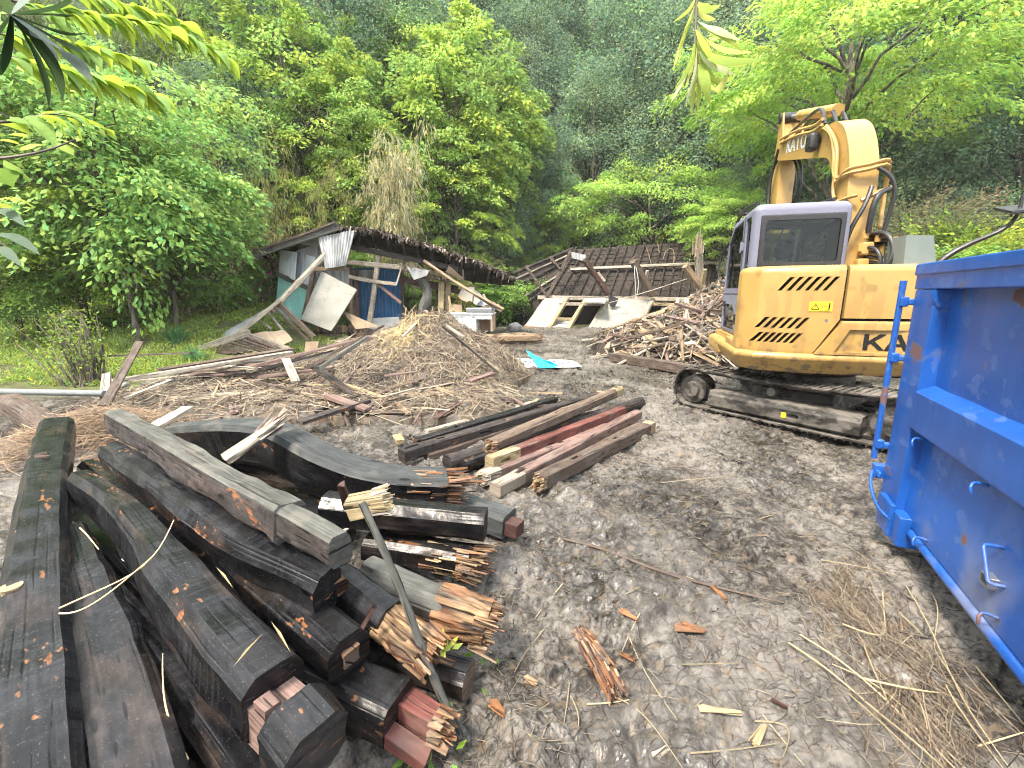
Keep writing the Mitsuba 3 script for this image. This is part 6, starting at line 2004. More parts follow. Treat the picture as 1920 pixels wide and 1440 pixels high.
labels['straw_heap__stalks'] = {'kind': 'stuff'}

# rusty brown straw by the pale pipe
lf = Leafy()
n = 3000
P0 = G(150, 795, .25)
x, y = P0[0] + r8.normal(0, .30, n), P0[1] + .1 + r8.normal(0, .42, n)
hh = .30 * np.exp(-((x - P0[0]) / .6) ** 2 - ((y - P0[1] - .1) / .8) ** 2)
az = r8.normal(.6, .8, n)
lf.add(*straws(np.column_stack([x, y, ground(x, y) + hh * r8.uniform(.5, 1.15, n) + .03]), np.column_stack([np.cos(az), np.sin(az), r8.normal(0, .3, n)]), np.tile([0, 0, 1.0], (n, 1)), r8.uniform(.10, .34, n), r8.uniform(.004, .009, n),
               np.array([(.22, .14, .085), (.16, .105, .065), (.27, .19, .115), (.09, .06, .04)])[r8.integers(0, 4, n)] * r8.uniform(.6, 1.3, (n, 1)), r8))
scene['brown_straw'] = lf.ply('straw')
tag('brown_straw', 'rusty brown straw heaped beside the leftmost timber', 'straw', kind='stuff')

# chaff and stalks pressed into the mud
lf = Leafy()
n = 74000
x = r8.uniform(-3.2, 5.5, n)
y = .75 + r8.uniform(0, 1, n) ** 2.1 * 12.5
dens = nfbm(np.stack([x * .9, y * .9, 0 * x], -1), 3, 12)
rightlow = np.exp(-((x - 1.35) / .6) ** 2 - ((y - 1.5) / .9) ** 2)
strawside = sm(1.8, -.2, x) * sm(3.6, 5.5, y)
keep = r8.uniform(size=n) < .10 + .9 * sm(.48, .66, dens) * .7 + .6 * rightlow + .7 * strawside
x, y = x[keep], y[keep]
m = len(x)
az = r8.uniform(0, 2 * np.pi, m)
near = sm(6, 1, y)
c = cols[r8.integers(0, len(cols), m)] * r8.uniform(.25, 1.05, (m, 1))
lf.add(*straws(np.column_stack([x, y, zg(x, y) + .004]), np.column_stack([np.cos(az), np.sin(az), r8.normal(0, .10, m)]), np.tile([0, 0, 1.0], (m, 1)), r8.uniform(.015, .11, m) * (1 + .4 * (1 - near)), r8.uniform(.0012, .0038, m) * (1 + 1.3 * (1 - near)), c, r8, .2))
m = 1100
t = r8.uniform(0, 1, m)
A, B = G(1560, 1080), G(1800, 1440)
wd = r8.normal(0, .16, m)
x, y = A[0] + (B[0] - A[0]) * t + wd * .8, A[1] + (B[1] - A[1]) * t + wd * .4
az = np.arctan2(B[1] - A[1], B[0] - A[0]) + r8.normal(0, .42, m) + np.where(r8.uniform(size=m) < .2, r8.uniform(0, 3.1, m), 0)
c = cols[r8.integers(0, len(cols), m)] * r8.uniform(.5, 1.3, (m, 1))
lf.add(*straws(np.column_stack([x, y, zg(x, y) + r8.uniform(.004, .03, m)]), np.column_stack([np.cos(az), np.sin(az), r8.normal(0, .05, m)]), np.tile([0, 0, 1.0], (m, 1)), r8.uniform(.06, .34, m), r8.uniform(.0016, .0042, m), c, r8, .25, 3))
scene['straw_litter'] = lf.ply('straw')
tag('straw_litter', 'chaff and short stalks trodden into the mud', 'straw litter', kind='stuff')

# lumps of mud
ico = trimesh.creation.icosphere(1, 1.0)
n = 5200
x = r8.uniform(-1.2, 5.0, n)
y = .8 + r8.uniform(0, 1, n) ** 1.6 * 8
dens = nfbm(np.stack([x * 1.3, y * 1.3, 0 * x + 3], -1), 3, 13)
keep = r8.uniform(size=n) < sm(.42, .62, dens)
x, y = x[keep], y[keep]
m = len(x)
sz = (.005 + .014 * r8.uniform(0, 1, m) ** 3.5) * (1 + .25 * np.maximum(y - 2, 0))
V = ico.vertices[None] * (sz[:, None, None] * r8.uniform(.6, 1.4, (m, 1, 3)) * [1, 1, .65]) * (1 + r8.normal(0, .33, (m, len(ico.vertices), 1)))
V = V + np.column_stack([x, y, zg(x, y) + sz * .15])[:, None]
F = ico.faces[None] + (np.arange(m) * len(ico.vertices))[:, None, None]
v = V.reshape(-1, 3)
scene['mud_clods'] = mikit.ply((v, F.reshape(-1, 3)), 'mud', smooth=False, uv=v[:, :2])
tag('mud_clods', 'small lumps of churned mud', 'mud', kind='stuff')


def stalk(label, pts, r0, r1, col=(.55, .45, .26), name='reed_stalk', grp=None, cat='reed', bsdf='straw', pal=None, n=18):
    k = key_for(name)
    mb = MB()
    mb.tube(spline(pts, n), np.linspace(r0, r1, n), 6, c=col, pal=pal)
    put(k, mb, bsdf, True, color=bsdf == 'straw', label=label, cat=cat, group=grp)
    return k


def og(px_, py_, dz=.012):
    p = G(px_, py_)
    for _ in range(4):
        p = G(px_, py_, float(zg(p[0], p[1])) + dz)
    return p


RG = 'dry reed stalks strewn beside the container'
for i, q in enumerate((((1478, 1205), (1560, 1262), (1640, 1330), (1720, 1395), (1800, 1470)), ((1560, 1245), (1650, 1290), (1740, 1372), (1830, 1460)), ((1500, 1190), (1590, 1250), (1690, 1340), (1790, 1440)), ((1700, 1100), (1750, 1190), (1790, 1280), (1850, 1380), (1900, 1450)),
                       ((1745, 1110), (1758, 1160), (1752, 1200), (1780, 1260), (1815, 1320)), ((1660, 1130), (1720, 1180), (1760, 1240)), ((1610, 1270), (1690, 1288), (1770, 1300)), ((1620, 1210), (1640, 1260), (1672, 1330)), ((1760, 1250), (1800, 1330), (1880, 1440)), ((1830, 1250), (1880, 1310), (1930, 1370)),
                       ((1540, 1050), (1600, 1060), (1680, 1078)), ((1630, 1065), (1640, 1110), (1658, 1150)), ((1655, 1110), (1658, 1150), (1662, 1195)), ((1580, 1170), (1620, 1185), (1650, 1160)), ((1830, 1400), (1880, 1385), (1930, 1370)), ((1700, 1270), (1730, 1330), (1745, 1400), (1750, 1450)), ((1590, 1300), (1700, 1400), (1760, 1460)))):
    a = r8.uniform(.0022, .0048)
    stalk('dry pale reed stalk on the mud beside the container', [og(*p, .012 + .02 * (k % 2)) for k, p in enumerate(q)], a, a * .5, np.array((.34, .275, .165)) * r8.uniform(.6, 1.2), grp=RG)
OG = 'loose stalks on the open mud'
for q in (((1280, 1246), (1330, 1245), (1390, 1243)), ((1295, 1412), (1380, 1405), (1462, 1393)), ((1430, 1340), (1470, 1390), (1520, 1450)), ((1415, 1352), (1470, 1360), (1468, 1420)), ((1160, 1310), (1200, 1335), (1280, 1440)), ((945, 1352), (985, 1372), (1065, 1450)), ((1068, 1280), (1060, 1340), (1045, 1420)), ((1070, 1305), (1085, 1350), (1080, 1390)),
          ((1180, 1195), (1210, 1260), (1270, 1350)), ((1200, 1150), (1180, 1190), (1165, 1225)), ((1130, 1130), (1170, 1115), (1200, 1100)), ((1100, 1320), (1140, 1318), (1180, 1312)), ((1020, 1180), (985, 1225), (965, 1260)), ((1055, 1095), (1010, 1150), (985, 1190)), ((1390, 985), (1440, 968), (1500, 955)), ((1240, 905), (1310, 898), (1370, 893))):
    a = r8.uniform(.0022, .0042)
    stalk('single thin dry stalk lying on the open mud', [og(*p, .01) for p in q], a, a * .5, np.array((.30, .25, .165)) * r8.uniform(.6, 1.1), grp=OG)
TW = [((1055, 1010), (1130, 1030), (1230, 1068), (1340, 1100), (1470, 1130))]
stalk('long dark twig lying across the middle of the mud', [og(*p, .012) for p in TW[0]], .011, .006, name='twig', cat='twig', bsdf='wood', pal=15)
stalk('side shoot of the long dark twig', [og(1125, 1028), og(1150, 1050), og(1160, 1060)], .005, .003, name='twig', cat='twig', bsdf='wood', pal=15)
stalk('short black twig under the reeds beside the flat stone', [og(1610, 1176), og(1670, 1180), og(1740, 1195)], .008, .005, name='twig', cat='twig', bsdf='wood', pal=15)
stalk('thin dark twig pointing to the container corner', [og(1385, 1060), og(1430, 1078), og(1490, 1095)], .004, .002, name='twig', cat='twig', bsdf='wood', pal=15)
for i, q in enumerate((((112, 1140), (190, 1105), (270, 1060), (326, 975)), ((112, 1150), (200, 1115), (290, 1040)))):
    zz = (.46, .60, .66, .74) if i == 0 else (.46, .60, .70)
    stalk('long curved dry reed lying over the black timbers' if i == 0 else 'second shorter reed along the long curved one', [G(a, b, z) for (a, b), z in zip(q, zz)], .0035, .0018, (.62, .48, .27), cat='reed')
stalk('reed blade standing between the second and the narrow black timber', [G(352, 1425, .28), G(310, 1320, .36), G(305, 1225, .46)], .004, .0015, (.58, .44, .26))
stalk('pair of bent needles on the dark timber', [G(150, 990, .50), G(165, 1005, .52), G(185, 1030, .50)], .003, .002, (.62, .46, .22))
for a, b, z, lab in (((436, 1252), (492, 1180), .63, 'pale dry leaf blade on the big bent timber'), ((405, 1063), (437, 1095), .66, 'yellow wood flake on the big bent timber'), ((508, 1165), (545, 1215), .60, 'thin yellow blade at the edge of the big bent timber')):
    A, B = G(*a, z), G(*b, z)
    s = nrm(np.cross(B - A, (0, 0, 1)))
    lf = Leafy()
    lf.add(*leaves([A, A], [B - A, B - A], [[0, .1, 1], [.2, .1, 1]], np.linalg.norm(B - A) * np.array([1, .8]), [.008, .006], [(.34, .27, .14), (.30, .24, .13)]))
    k = key_for('dry_leaf')
    scene[k] = lf.ply('straw')
    tag(k, lab, 'dry leaf')
# chips and chunks
k = key_for('bark_chunk')
mb = MB()
A, B = og(1098, 1188, .05), og(1152, 1280, .05)
fr = sweep(mb, [A, (A + B) / 2 + [0, 0, .01], B], .075, .06, ch=.3, pal=5, n=26, wob=.02, hew=.008, seed=3)
put(k, mb, 'wood', True, label='chunk of rotten red brown wood lying on the open mud', cat='wood chunk')
splinters(k, fr, -1, 50, .05, .05, rot=.34, rot_n=120, rot_pals=(5, 3, 13, 7), pals=(5, 3, 13), seed=60, thick=.006)
for i, (a, b, s, pal, lab) in enumerate((((1270, 1170), (1320, 1185), .05, 5, 'flat red bark flakes near the long twig'), ((1170, 1148), (1195, 1165), .03, 5, 'small orange bark piece above the rotten chunk'), ((1335, 1098), (1360, 1125), .03, 5, 'small orange flake under the long twig'), ((1312, 1325), (1388, 1338), .035, 4, 'pale yellow wood flake at the bottom of the mud'),
                                        ((985, 1272), (1005, 1285), .02, 13, 'tiny tan chip right of the pile'), ((1165, 1225), (1190, 1240), .022, 5, 'orange crumb beside the rotten chunk'), ((920, 1320), (945, 1345), .04, 5, 'reddish bark scrap by the foot of the pole'), ((1450, 1315), (1475, 1330), .02, 3, 'red splinter at lower middle'),
                                        ((1228, 1420), (1250, 1405), .02, 10, 'pale chip at the lower edge'), ((1410, 1392), (1432, 1362), .022, 4, 'yellow leaf shaped sliver near the bottom edge'))):
    k = key_for('wood_flake')
    mb = MB()
    A, B = og(*a, .012), og(*b, .012)
    for t in range(4):
        o = rng.normal(0, s * .3, 3) * [1, 1, .1]
        mb.bar(A + o, B + o * .5 + [0, 0, .004 * t], s * rng.uniform(.3, .9), .006, pal=pal, jit=.004, taper=.5)
    put(k, mb, 'wood', label=lab, cat='wood flake')
# the flat stone by the container
o = og(1655, 1255, 0)
st_ = trimesh.creation.icosphere(4, 1.0)
v = st_.vertices.copy()
v[:, 2] = np.sign(v[:, 2]) * np.abs(v[:, 2]) ** .5
v = v * [.085, .11, .02] * (1 + .7 * (nfbm(st_.vertices * 2.6 + 5, 4, 2)[:, None] - .5))
k = key_for('stone')
scene[k] = mikit.ply(trimesh.Trimesh(v @ np.array([[.9, .4, 0], [-.4, .9, 0], [0, 0, 1]]) + o + [0, 0, .012], st_.faces), 'rock_face', smooth=True)
tag(k, 'flat grey stone half sunk in the mud beside the container', 'stone')
for pxx, pyy, yy, s, lab in ((560, 703, 8.3, .14, 'grey stone by the white sheet at the foot of the straw heap'), (585, 695, 8.4, .11, 'smaller stone right of the grey one by the white sheet'), (225, 722, 7.0, .13, 'grey stone under the leaning plank')):
    o = D(pxx, pyy, yy)
    st_ = trimesh.creation.icosphere(3, 1.0)
    v = st_.vertices * [s, s * .8, s * .6] * (1 + .4 * (nfbm(st_.vertices * 1.6 + s * 50, 3, 2)[:, None] - .5)) + o
    k = key_for('stone')
    scene[k] = mikit.ply(trimesh.Trimesh(v, st_.faces), 'rock_face', smooth=True)
    tag(k, lab, 'stone')
# white porcelain knob in the dark gap
A = G(236, 1046, .44)
k = key_for('insulator')
scene[k] = mikit.ply(trimesh.creation.revolve(np.array([[0, 0], [.016, 0], [.017, .010], [.011, .014], [.011, .022], [.017, .026], [.016, .036], [.006, .040], [0, .040]]), sections=20).apply_transform(trimesh.transformations.rotation_matrix(1.3, (.2, 1, 0))).apply_translation(A), 'white_paint', smooth=30)
tag(k, 'small white porcelain insulator knob in the gap between the black timbers', 'insulator')
# sheets in the yard
loose('white_board', 'white sheet lying flat on the mud behind the posts', sheetgrid([og(945, 672, .03), og(1075, 677, .03), og(1090, 688, .03), og(985, 690, .03)], 14, 8, bump=.03, t=.012), 'white_paint', 'sheet', True)
loose('blue_board', 'folded bright blue sheet lying on the white one', sheetgrid([og(986, 671, .05) + [0, 0, .16], og(1030, 678, .12), og(1056, 688, .06), og(1010, 690, .08)], 14, 8, bump=.07, seed=3, t=.008), 'cyan_sheet', 'sheet', True)
loose('white_board', 'pale crumpled sheet among the planks left of the straw heap', sheetgrid([D(463, 706, 7.7), D(490, 697, 8.0), D(516, 706, 7.9), D(500, 722, 7.5)], 8, 8, bump=.04), 'pale_sheet', 'sheet', True)
mb = MB()
a, b = G(-60, 733, .30), G(196, 738, .30)
mb.tube(np.array([a, (a + b) / 2, b]), .040, 14)
k = put('pipe', mb, 'pale_pipe', True, label='pale grey plastic pipe lying at the left edge of the photo', cat='pipe')

# planks around the straw heap
for lab, a, b, w, h, pal in (('long grey plank nearest to the timbers at left', (212, 716, .42), (547, 661, .55), .12, .05, 10), ('wide brown board behind the long grey plank', (300, 694, .45), (548, 655, .55), .20, .05, 7), ('dark thin board at the edge of the grass', (185, 668, .45), (360, 662, .55), .12, .03, 15),
                             ('split plank leaning up at the end of the pale pipe', (196, 762, .28), (262, 642, .86), .09, .05, 15), ('short pale post standing at the end of the pipe', (198, 748, .2), (201, 703, .46), .10, .09, 10), ('thin pale lath below the long grey plank', (232, 748, .28), (320, 712, .42), .05, .02, 10),
                             ('short pale board standing left of the straw heap', (555, 716, .30), (536, 672, .55), .13, .03, 10), ('dark red plank at the left foot of the straw heap', (590, 688, .50), (668, 742, .22), .12, .03, 9), ('broad dark plank in front of the straw heap', (560, 792, .16), (690, 752, .20), .14, .05, 9),
                             ('purple brown plank crossing the broad dark one', (615, 742, .26), (690, 768, .16), .12, .04, 6), ('pale yellow lath in front of the straw heap', (640, 718, .30), (735, 752, .16), .06, .03, 4), ('reddish lath right of the broad dark plank', (700, 758, .15), (765, 770, .10), .06, .02, 3),
                             ('purple plank lying on the front of the straw heap', (722, 705, .45), (782, 697, .48), .10, .02, 6), ('grey lath at the foot of the straw heap', (718, 745, .22), (778, 728, .34), .07, .02, 10), ('yellow stick right in front of the straw heap', (818, 727, .26), (875, 747, .12), .05, .03, 4),
                             ('purple board half buried at the right foot of the heap', (880, 715, .30), (925, 700, .36), .12, .03, 6), ('long dark lath running down the right side of the heap', (830, 612, 1.05), (935, 700, .32), .05, .03, 9), ('second long lath on the right side of the heap', (846, 608, 1.0), (965, 690, .22), .05, .03, 7),
                             ('pale lath over the top left of the heap', (755, 632, .9), (800, 585, 1.20), .04, .03, 10), ('pale lath over the top right of the heap', (797, 583, 1.2), (870, 632, .85), .05, .03, 10), ('red brown piece of wood beside the white sheet', (938, 672, .12), (966, 705, .08), .07, .04, 5),
                             ('yellow wood block in front of the straw heap', (745, 818, .08), (752, 828, .08), .09, .05, 4), ('long pale strip lying behind the posts', (848, 760, .05), (910, 752, .05), .05, .02, 4), ('long curved strip on the straw left of the heap', (440, 745, .2), (580, 752, .2), .06, .02, 7),
                             ('dark batten over the left straw', (480, 715, .3), (560, 735, .24), .06, .03, 15), ('grey weathered board leading up to the heap from the left', (600, 690, .55), (690, 632, .95), .16, .05, 2), ('thin brown pole along the left shoulder of the heap', (575, 690, .5), (720, 610, 1.1), .05, .04, 15)):
    k = key_for('plank')
    mb = MB()
    mb.bar(G(*a), G(*b), w, h, pal=pal, jit=.008, taper=rng.uniform(.8, 1))
    put(k, mb, 'wood', label=lab, cat='plank')
for i in range(16):
    x, y = r8.uniform(-5.3, -2.7), r8.uniform(6.6, 8.6)
    L, az = r8.uniform(.9, 2.2), r8.normal(.18, .28)
    e = []
    for s in (-1, 1):
        q = np.array([x + s * L / 2 * math.cos(az), y + s * L / 2 * math.sin(az), 0])
        q[2] = float(ground(q[0], q[1]) + pile_h(np.array(q[0]), np.array(q[1]))) + .08 + .012 * i
        e.append(q)
    k = key_for('old_plank')
    mb = MB()
    mb.bar(e[0], e[1], r8.uniform(.07, .17), r8.uniform(.02, .05), pal=int(r8.choice([7, 10, 15, 2, 6, 9])), jit=.01, taper=r8.uniform(.7, 1))
    put(k, mb, 'wood', label='old plank lying flat among the boards left of the straw heap', cat='plank', group='old planks piled left of the straw heap')
SG = 'broken laths in the straw around the heap'
for i in range(90):
    x, y = r8.uniform(-5.6, .6), r8.uniform(5.2, 8.6)
    L = r8.uniform(.25, .8)
    az = r8.uniform(0, np.pi)
    z = float(ground(x, y) + pile_h(np.array(x), np.array(y))) + .06
    d = np.array([math.cos(az), math.sin(az), 0]) * L / 2
    e0, e1 = [np.array([x, y, z]) + s * d for s in (-1, 1)]
    e0[2], e1[2] = [float(ground(e[0], e[1]) + pile_h(np.array(e[0]), np.array(e[1]))) + .07 for e in (e0, e1)]
    k = key_for('lath')
    mb = MB()
    mb.bar(e0, e1, r8.uniform(.02, .09), r8.uniform(.01, .025), pal=int(r8.choice([3, 6, 7, 9, 10, 4, 15, 13])), jit=.006, taper=r8.uniform(.6, 1))
    put(k, mb, 'wood', label='broken lath lying in the straw around the heap', cat='lath', group=SG)

# the scrap wood heap beside the excavator
HC = np.array([5.15, 12.0])


def heap_h(x, y):
    a = 1.65 * np.exp(-((x - 6.0) / 1.5) ** 2 - ((y - 12.3) / 1.5) ** 2)
    b = .62 * np.exp(-((x - 4.2) / 1.5) ** 2 - ((y - 11.2) / 1.3) ** 2)
    c = .25 * np.exp(-((x - 2.8) / 1.0) ** 2 - ((y - 11.4) / .9) ** 2)
    return a + b + c


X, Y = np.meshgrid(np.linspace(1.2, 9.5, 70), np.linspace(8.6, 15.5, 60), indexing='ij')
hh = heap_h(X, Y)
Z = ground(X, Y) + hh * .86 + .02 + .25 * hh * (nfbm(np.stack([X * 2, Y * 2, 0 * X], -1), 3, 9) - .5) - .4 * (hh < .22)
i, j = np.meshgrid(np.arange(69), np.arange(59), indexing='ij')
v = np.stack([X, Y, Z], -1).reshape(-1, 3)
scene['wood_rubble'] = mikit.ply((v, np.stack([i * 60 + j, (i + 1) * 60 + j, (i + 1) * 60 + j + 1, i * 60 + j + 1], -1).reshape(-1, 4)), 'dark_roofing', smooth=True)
tag('wood_rubble', 'dark core of the scrap wood heap beside the excavator', 'rubble', kind='stuff')


def heap_board(L, w, h, lift):
    while True:
        x, y = (r8.normal(4.9, 1.5), r8.normal(11.5, 1.2)) if r8.uniform() < .6 else (r8.normal(4.1, 1.0), r8.normal(10.5, .7))
        hv = float(heap_h(np.array(x), np.array(y)))
        if hv > .12 and x > 2.0 and y > 9.0:
            break
    az = r8.uniform(0, 2 * np.pi)
    d = np.array([math.cos(az), math.sin(az), 0]) * L / 2
    ends = []
    for s in (-1, 1):
        e = np.array([x, y, 0]) + s * d
        e[2] = float(ground(e[0], e[1]) + heap_h(np.array(e[0]), np.array(e[1]))) + lift + r8.normal(0, .10)
        ends.append(e)
    return ends


WG = 'broken boards of the scrap wood heap'
for t in range(285):
    w = r8.uniform(.035, .12)
    e0, e1 = heap_board(r8.uniform(.3, 1.25), w, .02, r8.uniform(.0, .16))
    k = key_for('scrap_board')
    mb = MB()
    mb.bar(e0, e1, w, r8.uniform(.015, .05), up=nrm(r8.normal(0, .45, 3) + [0, 0, 1]), pal=int(r8.choice([6, 10, 7, 13, 10, 8, 13, 7, 4, 2])), jit=.012, taper=r8.uniform(.5, 1))
    put(k, mb, 'wood', label='broken board in the scrap wood heap beside the excavator', cat='board', group=WG)
mb = MB()
for t in range(1500):
    w = r8.uniform(.012, .05)
    e0, e1 = heap_board(r8.uniform(.12, .6), w, .02, r8.uniform(-.02, .10))
    mb.bar(e0, e1, w, r8.uniform(.01, .025), up=nrm(r8.normal(0, .4, 3) + [0, 0, 1]), pal=int(r8.choice([6, 10, 7, 13, 10, 8, 4, 15])), taper=r8.uniform(.3, 1))
put('wood_rubble__splinters', mb, 'wood', kind='stuff')
for lab, pts, w, h, pal in (('long dark beam lying along the foot of the scrap wood heap', [(1148, 661, .22), (1220, 672, .22), (1300, 684, .24)], .2, .2, 15), ('thin pole at the left foot of the scrap wood heap', [(1105, 669, .08), (1150, 662, .14), (1190, 655, .2)], .05, .05, 10),
                            ('pale plank slanting at the left of the scrap wood heap', [(1120, 664, .1), (1150, 638, .3)], .10, .05, 13), ('long pole over the front of the scrap wood heap', [(1140, 640, .35), (1215, 622, .7), (1290, 600, 1.0)], .07, .06, 7),
                            ('reddish broken board on the mud left of the heap', [(1000, 655, .06), (1048, 650, .08)], .10, .04, 3), ('tan stick left of the scrap wood heap', [(1020, 660, .05), (1052, 650, .10)], .06, .05, 13)):
    k = key_for('beam')
    mb = MB()
    sweep(mb, px(*pts), w, h, ch=.1, pal=pal, n=16, seed=len(lab))
    put(k, mb, 'wood', True, label=lab, cat='beam')
# weeds sprouting by the timbers
for i, (pxx, pyy, z, n, s, lab) in enumerate(((838, 1215, .26, 14, .05, 'small yellow green seedling growing beside the thin pole'), (228, 1215, .2, 8, .03, 'tiny green weed in the gap between the left timbers'), (700, 1330, .0, 22, .05, 'green weeds at the foot of the forked beam'), (770, 1420, .0, 24, .05, 'green weeds in the mud at the bottom edge'), (880, 1270, .0, 16, .04, 'sprig of weed at the sawn end of the short log'))):
    r = np.random.default_rng(i + 70)
    lf = Leafy()
    c = G(pxx, pyy, z)
    d = rnd(r, n) * [1, 1, .5] + [0, 0, .35]
    spread_ = s * (.3 if i == 0 else 1.3)
    lf.add(*leaves(c + r.normal(0, 1, (n, 3)) * spread_ * [1, 1, .3], d, rnd(r, n) * .4 + [0, -.3, 1], s * r.uniform(.7, 1.3, n), s * .42, tint(r, n, (.50, .56, .12) if i == 0 else (.20, .36, .07), .2)))
    k = key_for('weed')
    scene[k] = lf.ply()
    tag(k, lab, 'weed')


# ---------------------------------------------------------------- leaves hanging in front of the camera
def blade(pts, W, prof, up, col, col2=None, fold=.12, n=9):
    """a long leaf along a curve: two strips folded along the midrib"""
    p = spline(pts, n)
    t = np.gradient(p, axis=0)
    t /= np.linalg.norm(t, axis=1, keepdims=True)
    s = np.cross(t, up)
    s /= np.linalg.norm(s, axis=1, keepdims=True) + 1e-9
    u = np.cross(s, t)
    w = W * np.interp(np.linspace(0, 1, n), np.linspace(0, 1, len(prof)), prof)
    L = np.stack([p + s * (w / 2)[:, None] - u * (w * fold)[:, None], p, p - s * (w / 2)[:, None] - u * (w * fold)[:, None]], 1)
    v = L.reshape(-1, 3)
    i = np.arange(n - 1)[:, None] * 3
    f = np.concatenate([i + [0, 1, 4], i + [0, 4, 3], i + [1, 2, 5], i + [1, 5, 4]], 1).reshape(-1, 3)
    c = np.tile(np.asarray(col, float), (len(v), 1))
    return v, f, c


OVAL = (.06, .55, .9, 1.0, .95, .8, .55, .25, .02)
LONG = (.25, .6, .85, 1, 1, .95, .8, .5, .05)
r9 = np.random.default_rng(91)


def leaf_part(parent, name, *a, **k):
    v, f, c = blade(*a, **k)
    key = part(parent, name)
    scene[key] = mikit.ply((v, f), 'leaf', smooth=True, color=c)


br = 'leafy_branch'
tag(br, 'overhanging branch with large yellow green leaves at the top left', 'branch')
twigs = [([(-80, -30, 1.9), (60, 10, 2.0), (200, 30, 2.15), (330, 60, 2.3), (418, 102, 2.4)], 84), ([(-60, 90, 1.8), (80, 120, 1.9), (180, 145, 2.0), (285, 180, 2.1)], 60), ([(60, -40, 2.2), (180, -5, 2.3), (300, 30, 2.4), (355, 55, 2.5)], 60),
         ([(-60, 230, 1.5), (40, 225, 1.6), (110, 215, 1.7), (150, 225, 1.75)], 12), ([(150, -60, 2.4), (240, -30, 2.5), (300, 0, 2.6)], 10), ([(-60, 60, 2.3), (60, 70, 2.4), (170, 90, 2.5), (250, 110, 2.6)], 64)]
for tw, n in twigs:
    tm = MB()
    p = spline([D(*q) for q in tw], 24)
    tm.tube(p, np.linspace(.006, .002, 24), 5, caps=False)
    put(part(br, 'twig'), tm, 'bark', True)
    for k in range(n):
        s = .18 + .82 * (k + .5) / n
        i = s * 23
        b = p[int(i)] * (1 - i % 1) + p[min(int(i) + 1, 23)] * (i % 1)
        t = nrm(p[min(int(i) + 1, 23)] - p[max(int(i) - 1, 0)])
        side = 1 if k % 2 else -1
        lat = nrm(np.cross(t, (0, 0, 1))) * side
        d = nrm(t * r9.uniform(.5, 1.1) + lat * r9.uniform(.2, .8) + np.array([0, 0, r9.uniform(-.75, -.05)]))
        L = r9.uniform(.070, .118)
        up = nrm(np.array([0, -.35, 1]) + r9.normal(0, .35, 3))
        c = np.array((.42, .55, .07)) if r9.uniform() < .6 else np.array((.28, .44, .13))
        leaf_part(br, 'leaf', [b, b + d * L * .5 + [0, 0, .012], b + d * L + [0, 0, -.02 - .02 * r9.uniform()]], L * r9.uniform(.40, .52), OVAL, up, c * r9.uniform(.8, 1.15), fold=.10)
low = 'leafy_branch_001'
used['leafy_branch'] = 1
tag(low, 'single low twig with a few big pale green leaves at the left edge', 'branch')
tm = MB()
p = spline([D(-60, 300, 1.3), D(20, 295, 1.35), D(75, 285, 1.4), D(140, 262, 1.5)], 16)
tm.tube(p, np.linspace(.005, .002, 16), 5, caps=False)
put(part(low, 'twig'), tm, 'bark', True)
for a, b, y, w, c in (((8, 300), (58, 342), 1.25, .052, (.36, .50, .12)), ((0, 315), (25, 352), 1.25, .045, (.20, .34, .07)), ((110, 268), (138, 292), 1.5, .035, (.42, .55, .14)), ((118, 262), (158, 285), 1.5, .035, (.46, .56, .12)), ((20, 252), (50, 258), 1.4, .04, (.50, .58, .10)), ((0, 262), (38, 272), 1.4, .04, (.48, .56, .10)),
                      ((0, 372), (40, 380), 1.4, .035, (.50, .56, .10)), ((18, 368), (66, 390), 1.4, .035, (.48, .55, .10)), ((-10, 380), (22, 395), 1.4, .035, (.45, .52, .10)), ((40, 282), (75, 270), 1.4, .035, (.45, .56, .12))):
    A, B = D(*a, y), D(*b, y + .05)
    leaf_part(low, 'leaf', [A, (A + B) / 2 + [0, 0, .008], B], w * 1.2, OVAL, nrm([0, -.7, 1]), c, fold=.10)
sl = 'strap_leaved_plant'
tag(sl, 'dark green strap leaves fanning out at the top left corner', 'plant')
c0 = (20, 25, .95)
for b, m, w, c in (((130, -6), (80, 15), .026, (.03, .055, .02)), ((160, 62), (95, 52), .020, (.035, .06, .022)), ((158, 98), (90, 62), .014, (.10, .14, .09)), ((172, 152), (110, 85), .022, (.16, .20, .17)), ((118, 188), (80, 95), .022, (.045, .075, .03)), ((92, 203), (65, 105), .018, (.04, .07, .03)),
                   ((2, 142), (8, 80), .030, (.02, .04, .015)), ((-40, 95), (-10, 60), .024, (.03, .05, .02)), ((100, 135), (72, 72), .020, (.14, .17, .15)), ((60, -40), (45, -8), .022, (.20, .24, .21)), ((-20, -40), (0, -10), .022, (.05, .08, .03)), ((140, 30), (90, 25), .016, (.06, .09, .04))):
    A = D(*c0)
    leaf_part(sl, 'leaf', [A, D(*m, 1.0), D(*b, 1.1)], w * 1.15, LONG, nrm([0, -.8, .6]), np.array(c) * 1.3, fold=.16)
for i, (a, b) in enumerate((((-30, 400), (48, 425)), ((-30, 440), (75, 478)), ((-30, 470), (40, 500)))):
    A, B = D(*a, 1.3), D(*b, 1.5)
    leaf_part(sl, 'leaf', [A, (A + B) / 2 + [0, 0, .03], B], .03, LONG, nrm([0, -.8, .6]), (.20, .27, .20), fold=.12)
hg = 'hanging_twig'
tag(hg, 'leafy twig hanging down from the top of the photo, narrow pale leaves', 'twig')
tm = MB()
st_p = spline([D(1308, -60, 1.8), D(1306, 10, 1.8), D(1304, 60, 1.8), D(1306, 110, 1.8), D(1318, 140, 1.8)], 22)
tm.tube(st_p, np.linspace(.006, .003, 22), 6)
put(part(hg, 'stem'), tm, 'bark', True)
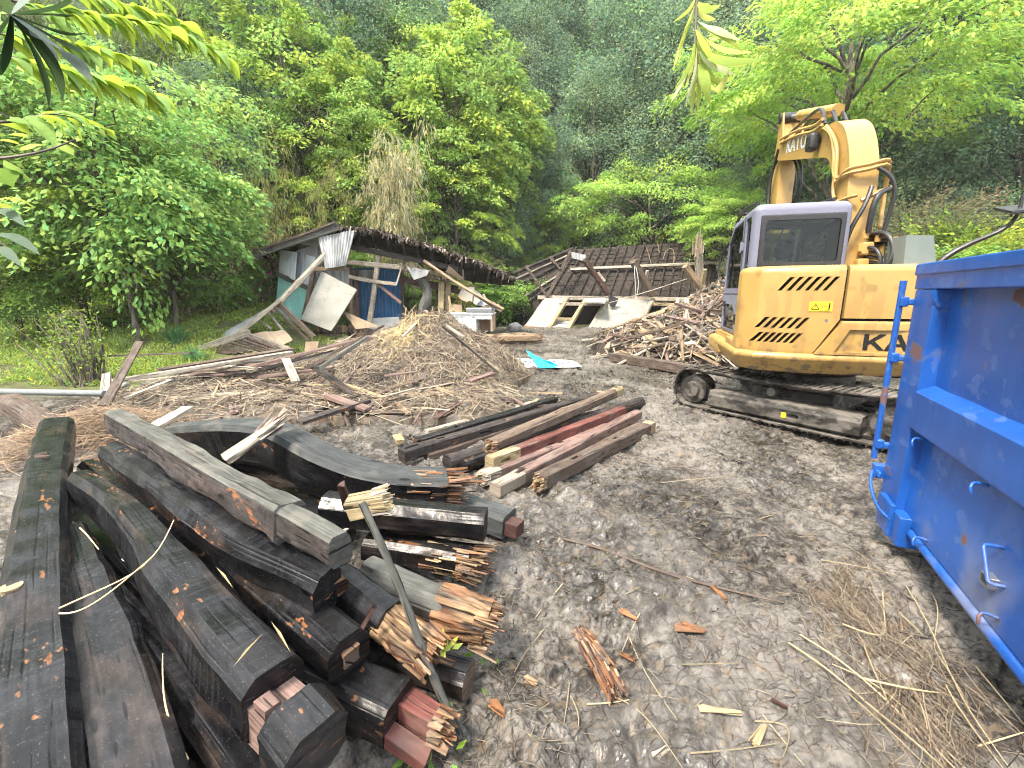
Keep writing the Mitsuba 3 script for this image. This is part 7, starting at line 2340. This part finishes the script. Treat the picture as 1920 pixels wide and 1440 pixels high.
LV = [((1304, -5), (1290, 20), (1262, 42)), ((1303, 10), (1285, 60), (1262, 130)), ((1308, 5), (1330, 15), (1352, 8)), ((1309, 40), (1345, 55), (1388, 75)), ((1309, 50), (1350, 62), (1395, 98)), ((1310, 62), (1350, 90), (1410, 98)), ((1308, 75), (1345, 110), (1430, 112)), ((1306, 45), (1318, 80), (1322, 108)),
      ((1306, 55), (1328, 95), (1345, 128)), ((1304, 60), (1300, 110), (1285, 165)), ((1303, 80), (1290, 130), (1262, 172)), ((1306, 90), (1300, 150), (1282, 205)), ((1308, 100), (1312, 150), (1308, 210)), ((1308, 105), (1302, 160), (1297, 218)), ((1312, 100), (1335, 140), (1352, 165)), ((1312, 95), (1340, 120), (1378, 140)),
      ((1314, 110), (1340, 150), (1372, 145)), ((1316, 118), (1350, 165), (1368, 130)), ((1312, 120), (1325, 165), (1330, 195)), ((1310, 118), (1318, 160), (1322, 178)), ((1300, 30), (1280, 75), (1272, 108)), ((1305, 15), (1320, 30), (1342, 36)), ((1306, 70), (1330, 110), (1356, 118)), ((1302, 95), (1280, 150), (1258, 192)),
      ((1312, 85), (1352, 112), (1400, 122)), ((1304, 70), (1312, 120), (1318, 150))]
for i, (a, m, b) in enumerate(LV):
    y = 1.8 + r9.uniform(-.08, .08)
    c = [(.42, .50, .10), (.55, .57, .16), (.30, .40, .09), (.55, .58, .34)][i % 4]
    wid = .030 * r9.uniform(.7, 1.1) * (.5 if b[0] < 1292 else 1)
    leaf_part(hg, 'leaf', [D(*a, 1.8), D(*m, y - .03), D(*b, y - .02)], wid, (.3, .5, .75, .95, 1, 1, .85, .55, .08), nrm([r9.normal(0, .5), -1, .2]), np.array(c) * r9.uniform(.85, 1.1), fold=.10)


# ---------------------------------------------------------------- damp air
scene['damp_air'] = {'type': 'homogeneous', 'albedo': .96, 'sigma_t': .0008}
scene['haze'] = {'type': 'cube', 'to_world': T().translate([0, 20, 45]).scale([100, 85, 48]), 'bsdf': {'type': 'null'}, 'interior': {'type': 'ref', 'id': 'damp_air'}}
tag('haze', 'thin damp haze in the air', kind='stuff')
scene['camera']['medium'] = {'type': 'ref', 'id': 'damp_air'}
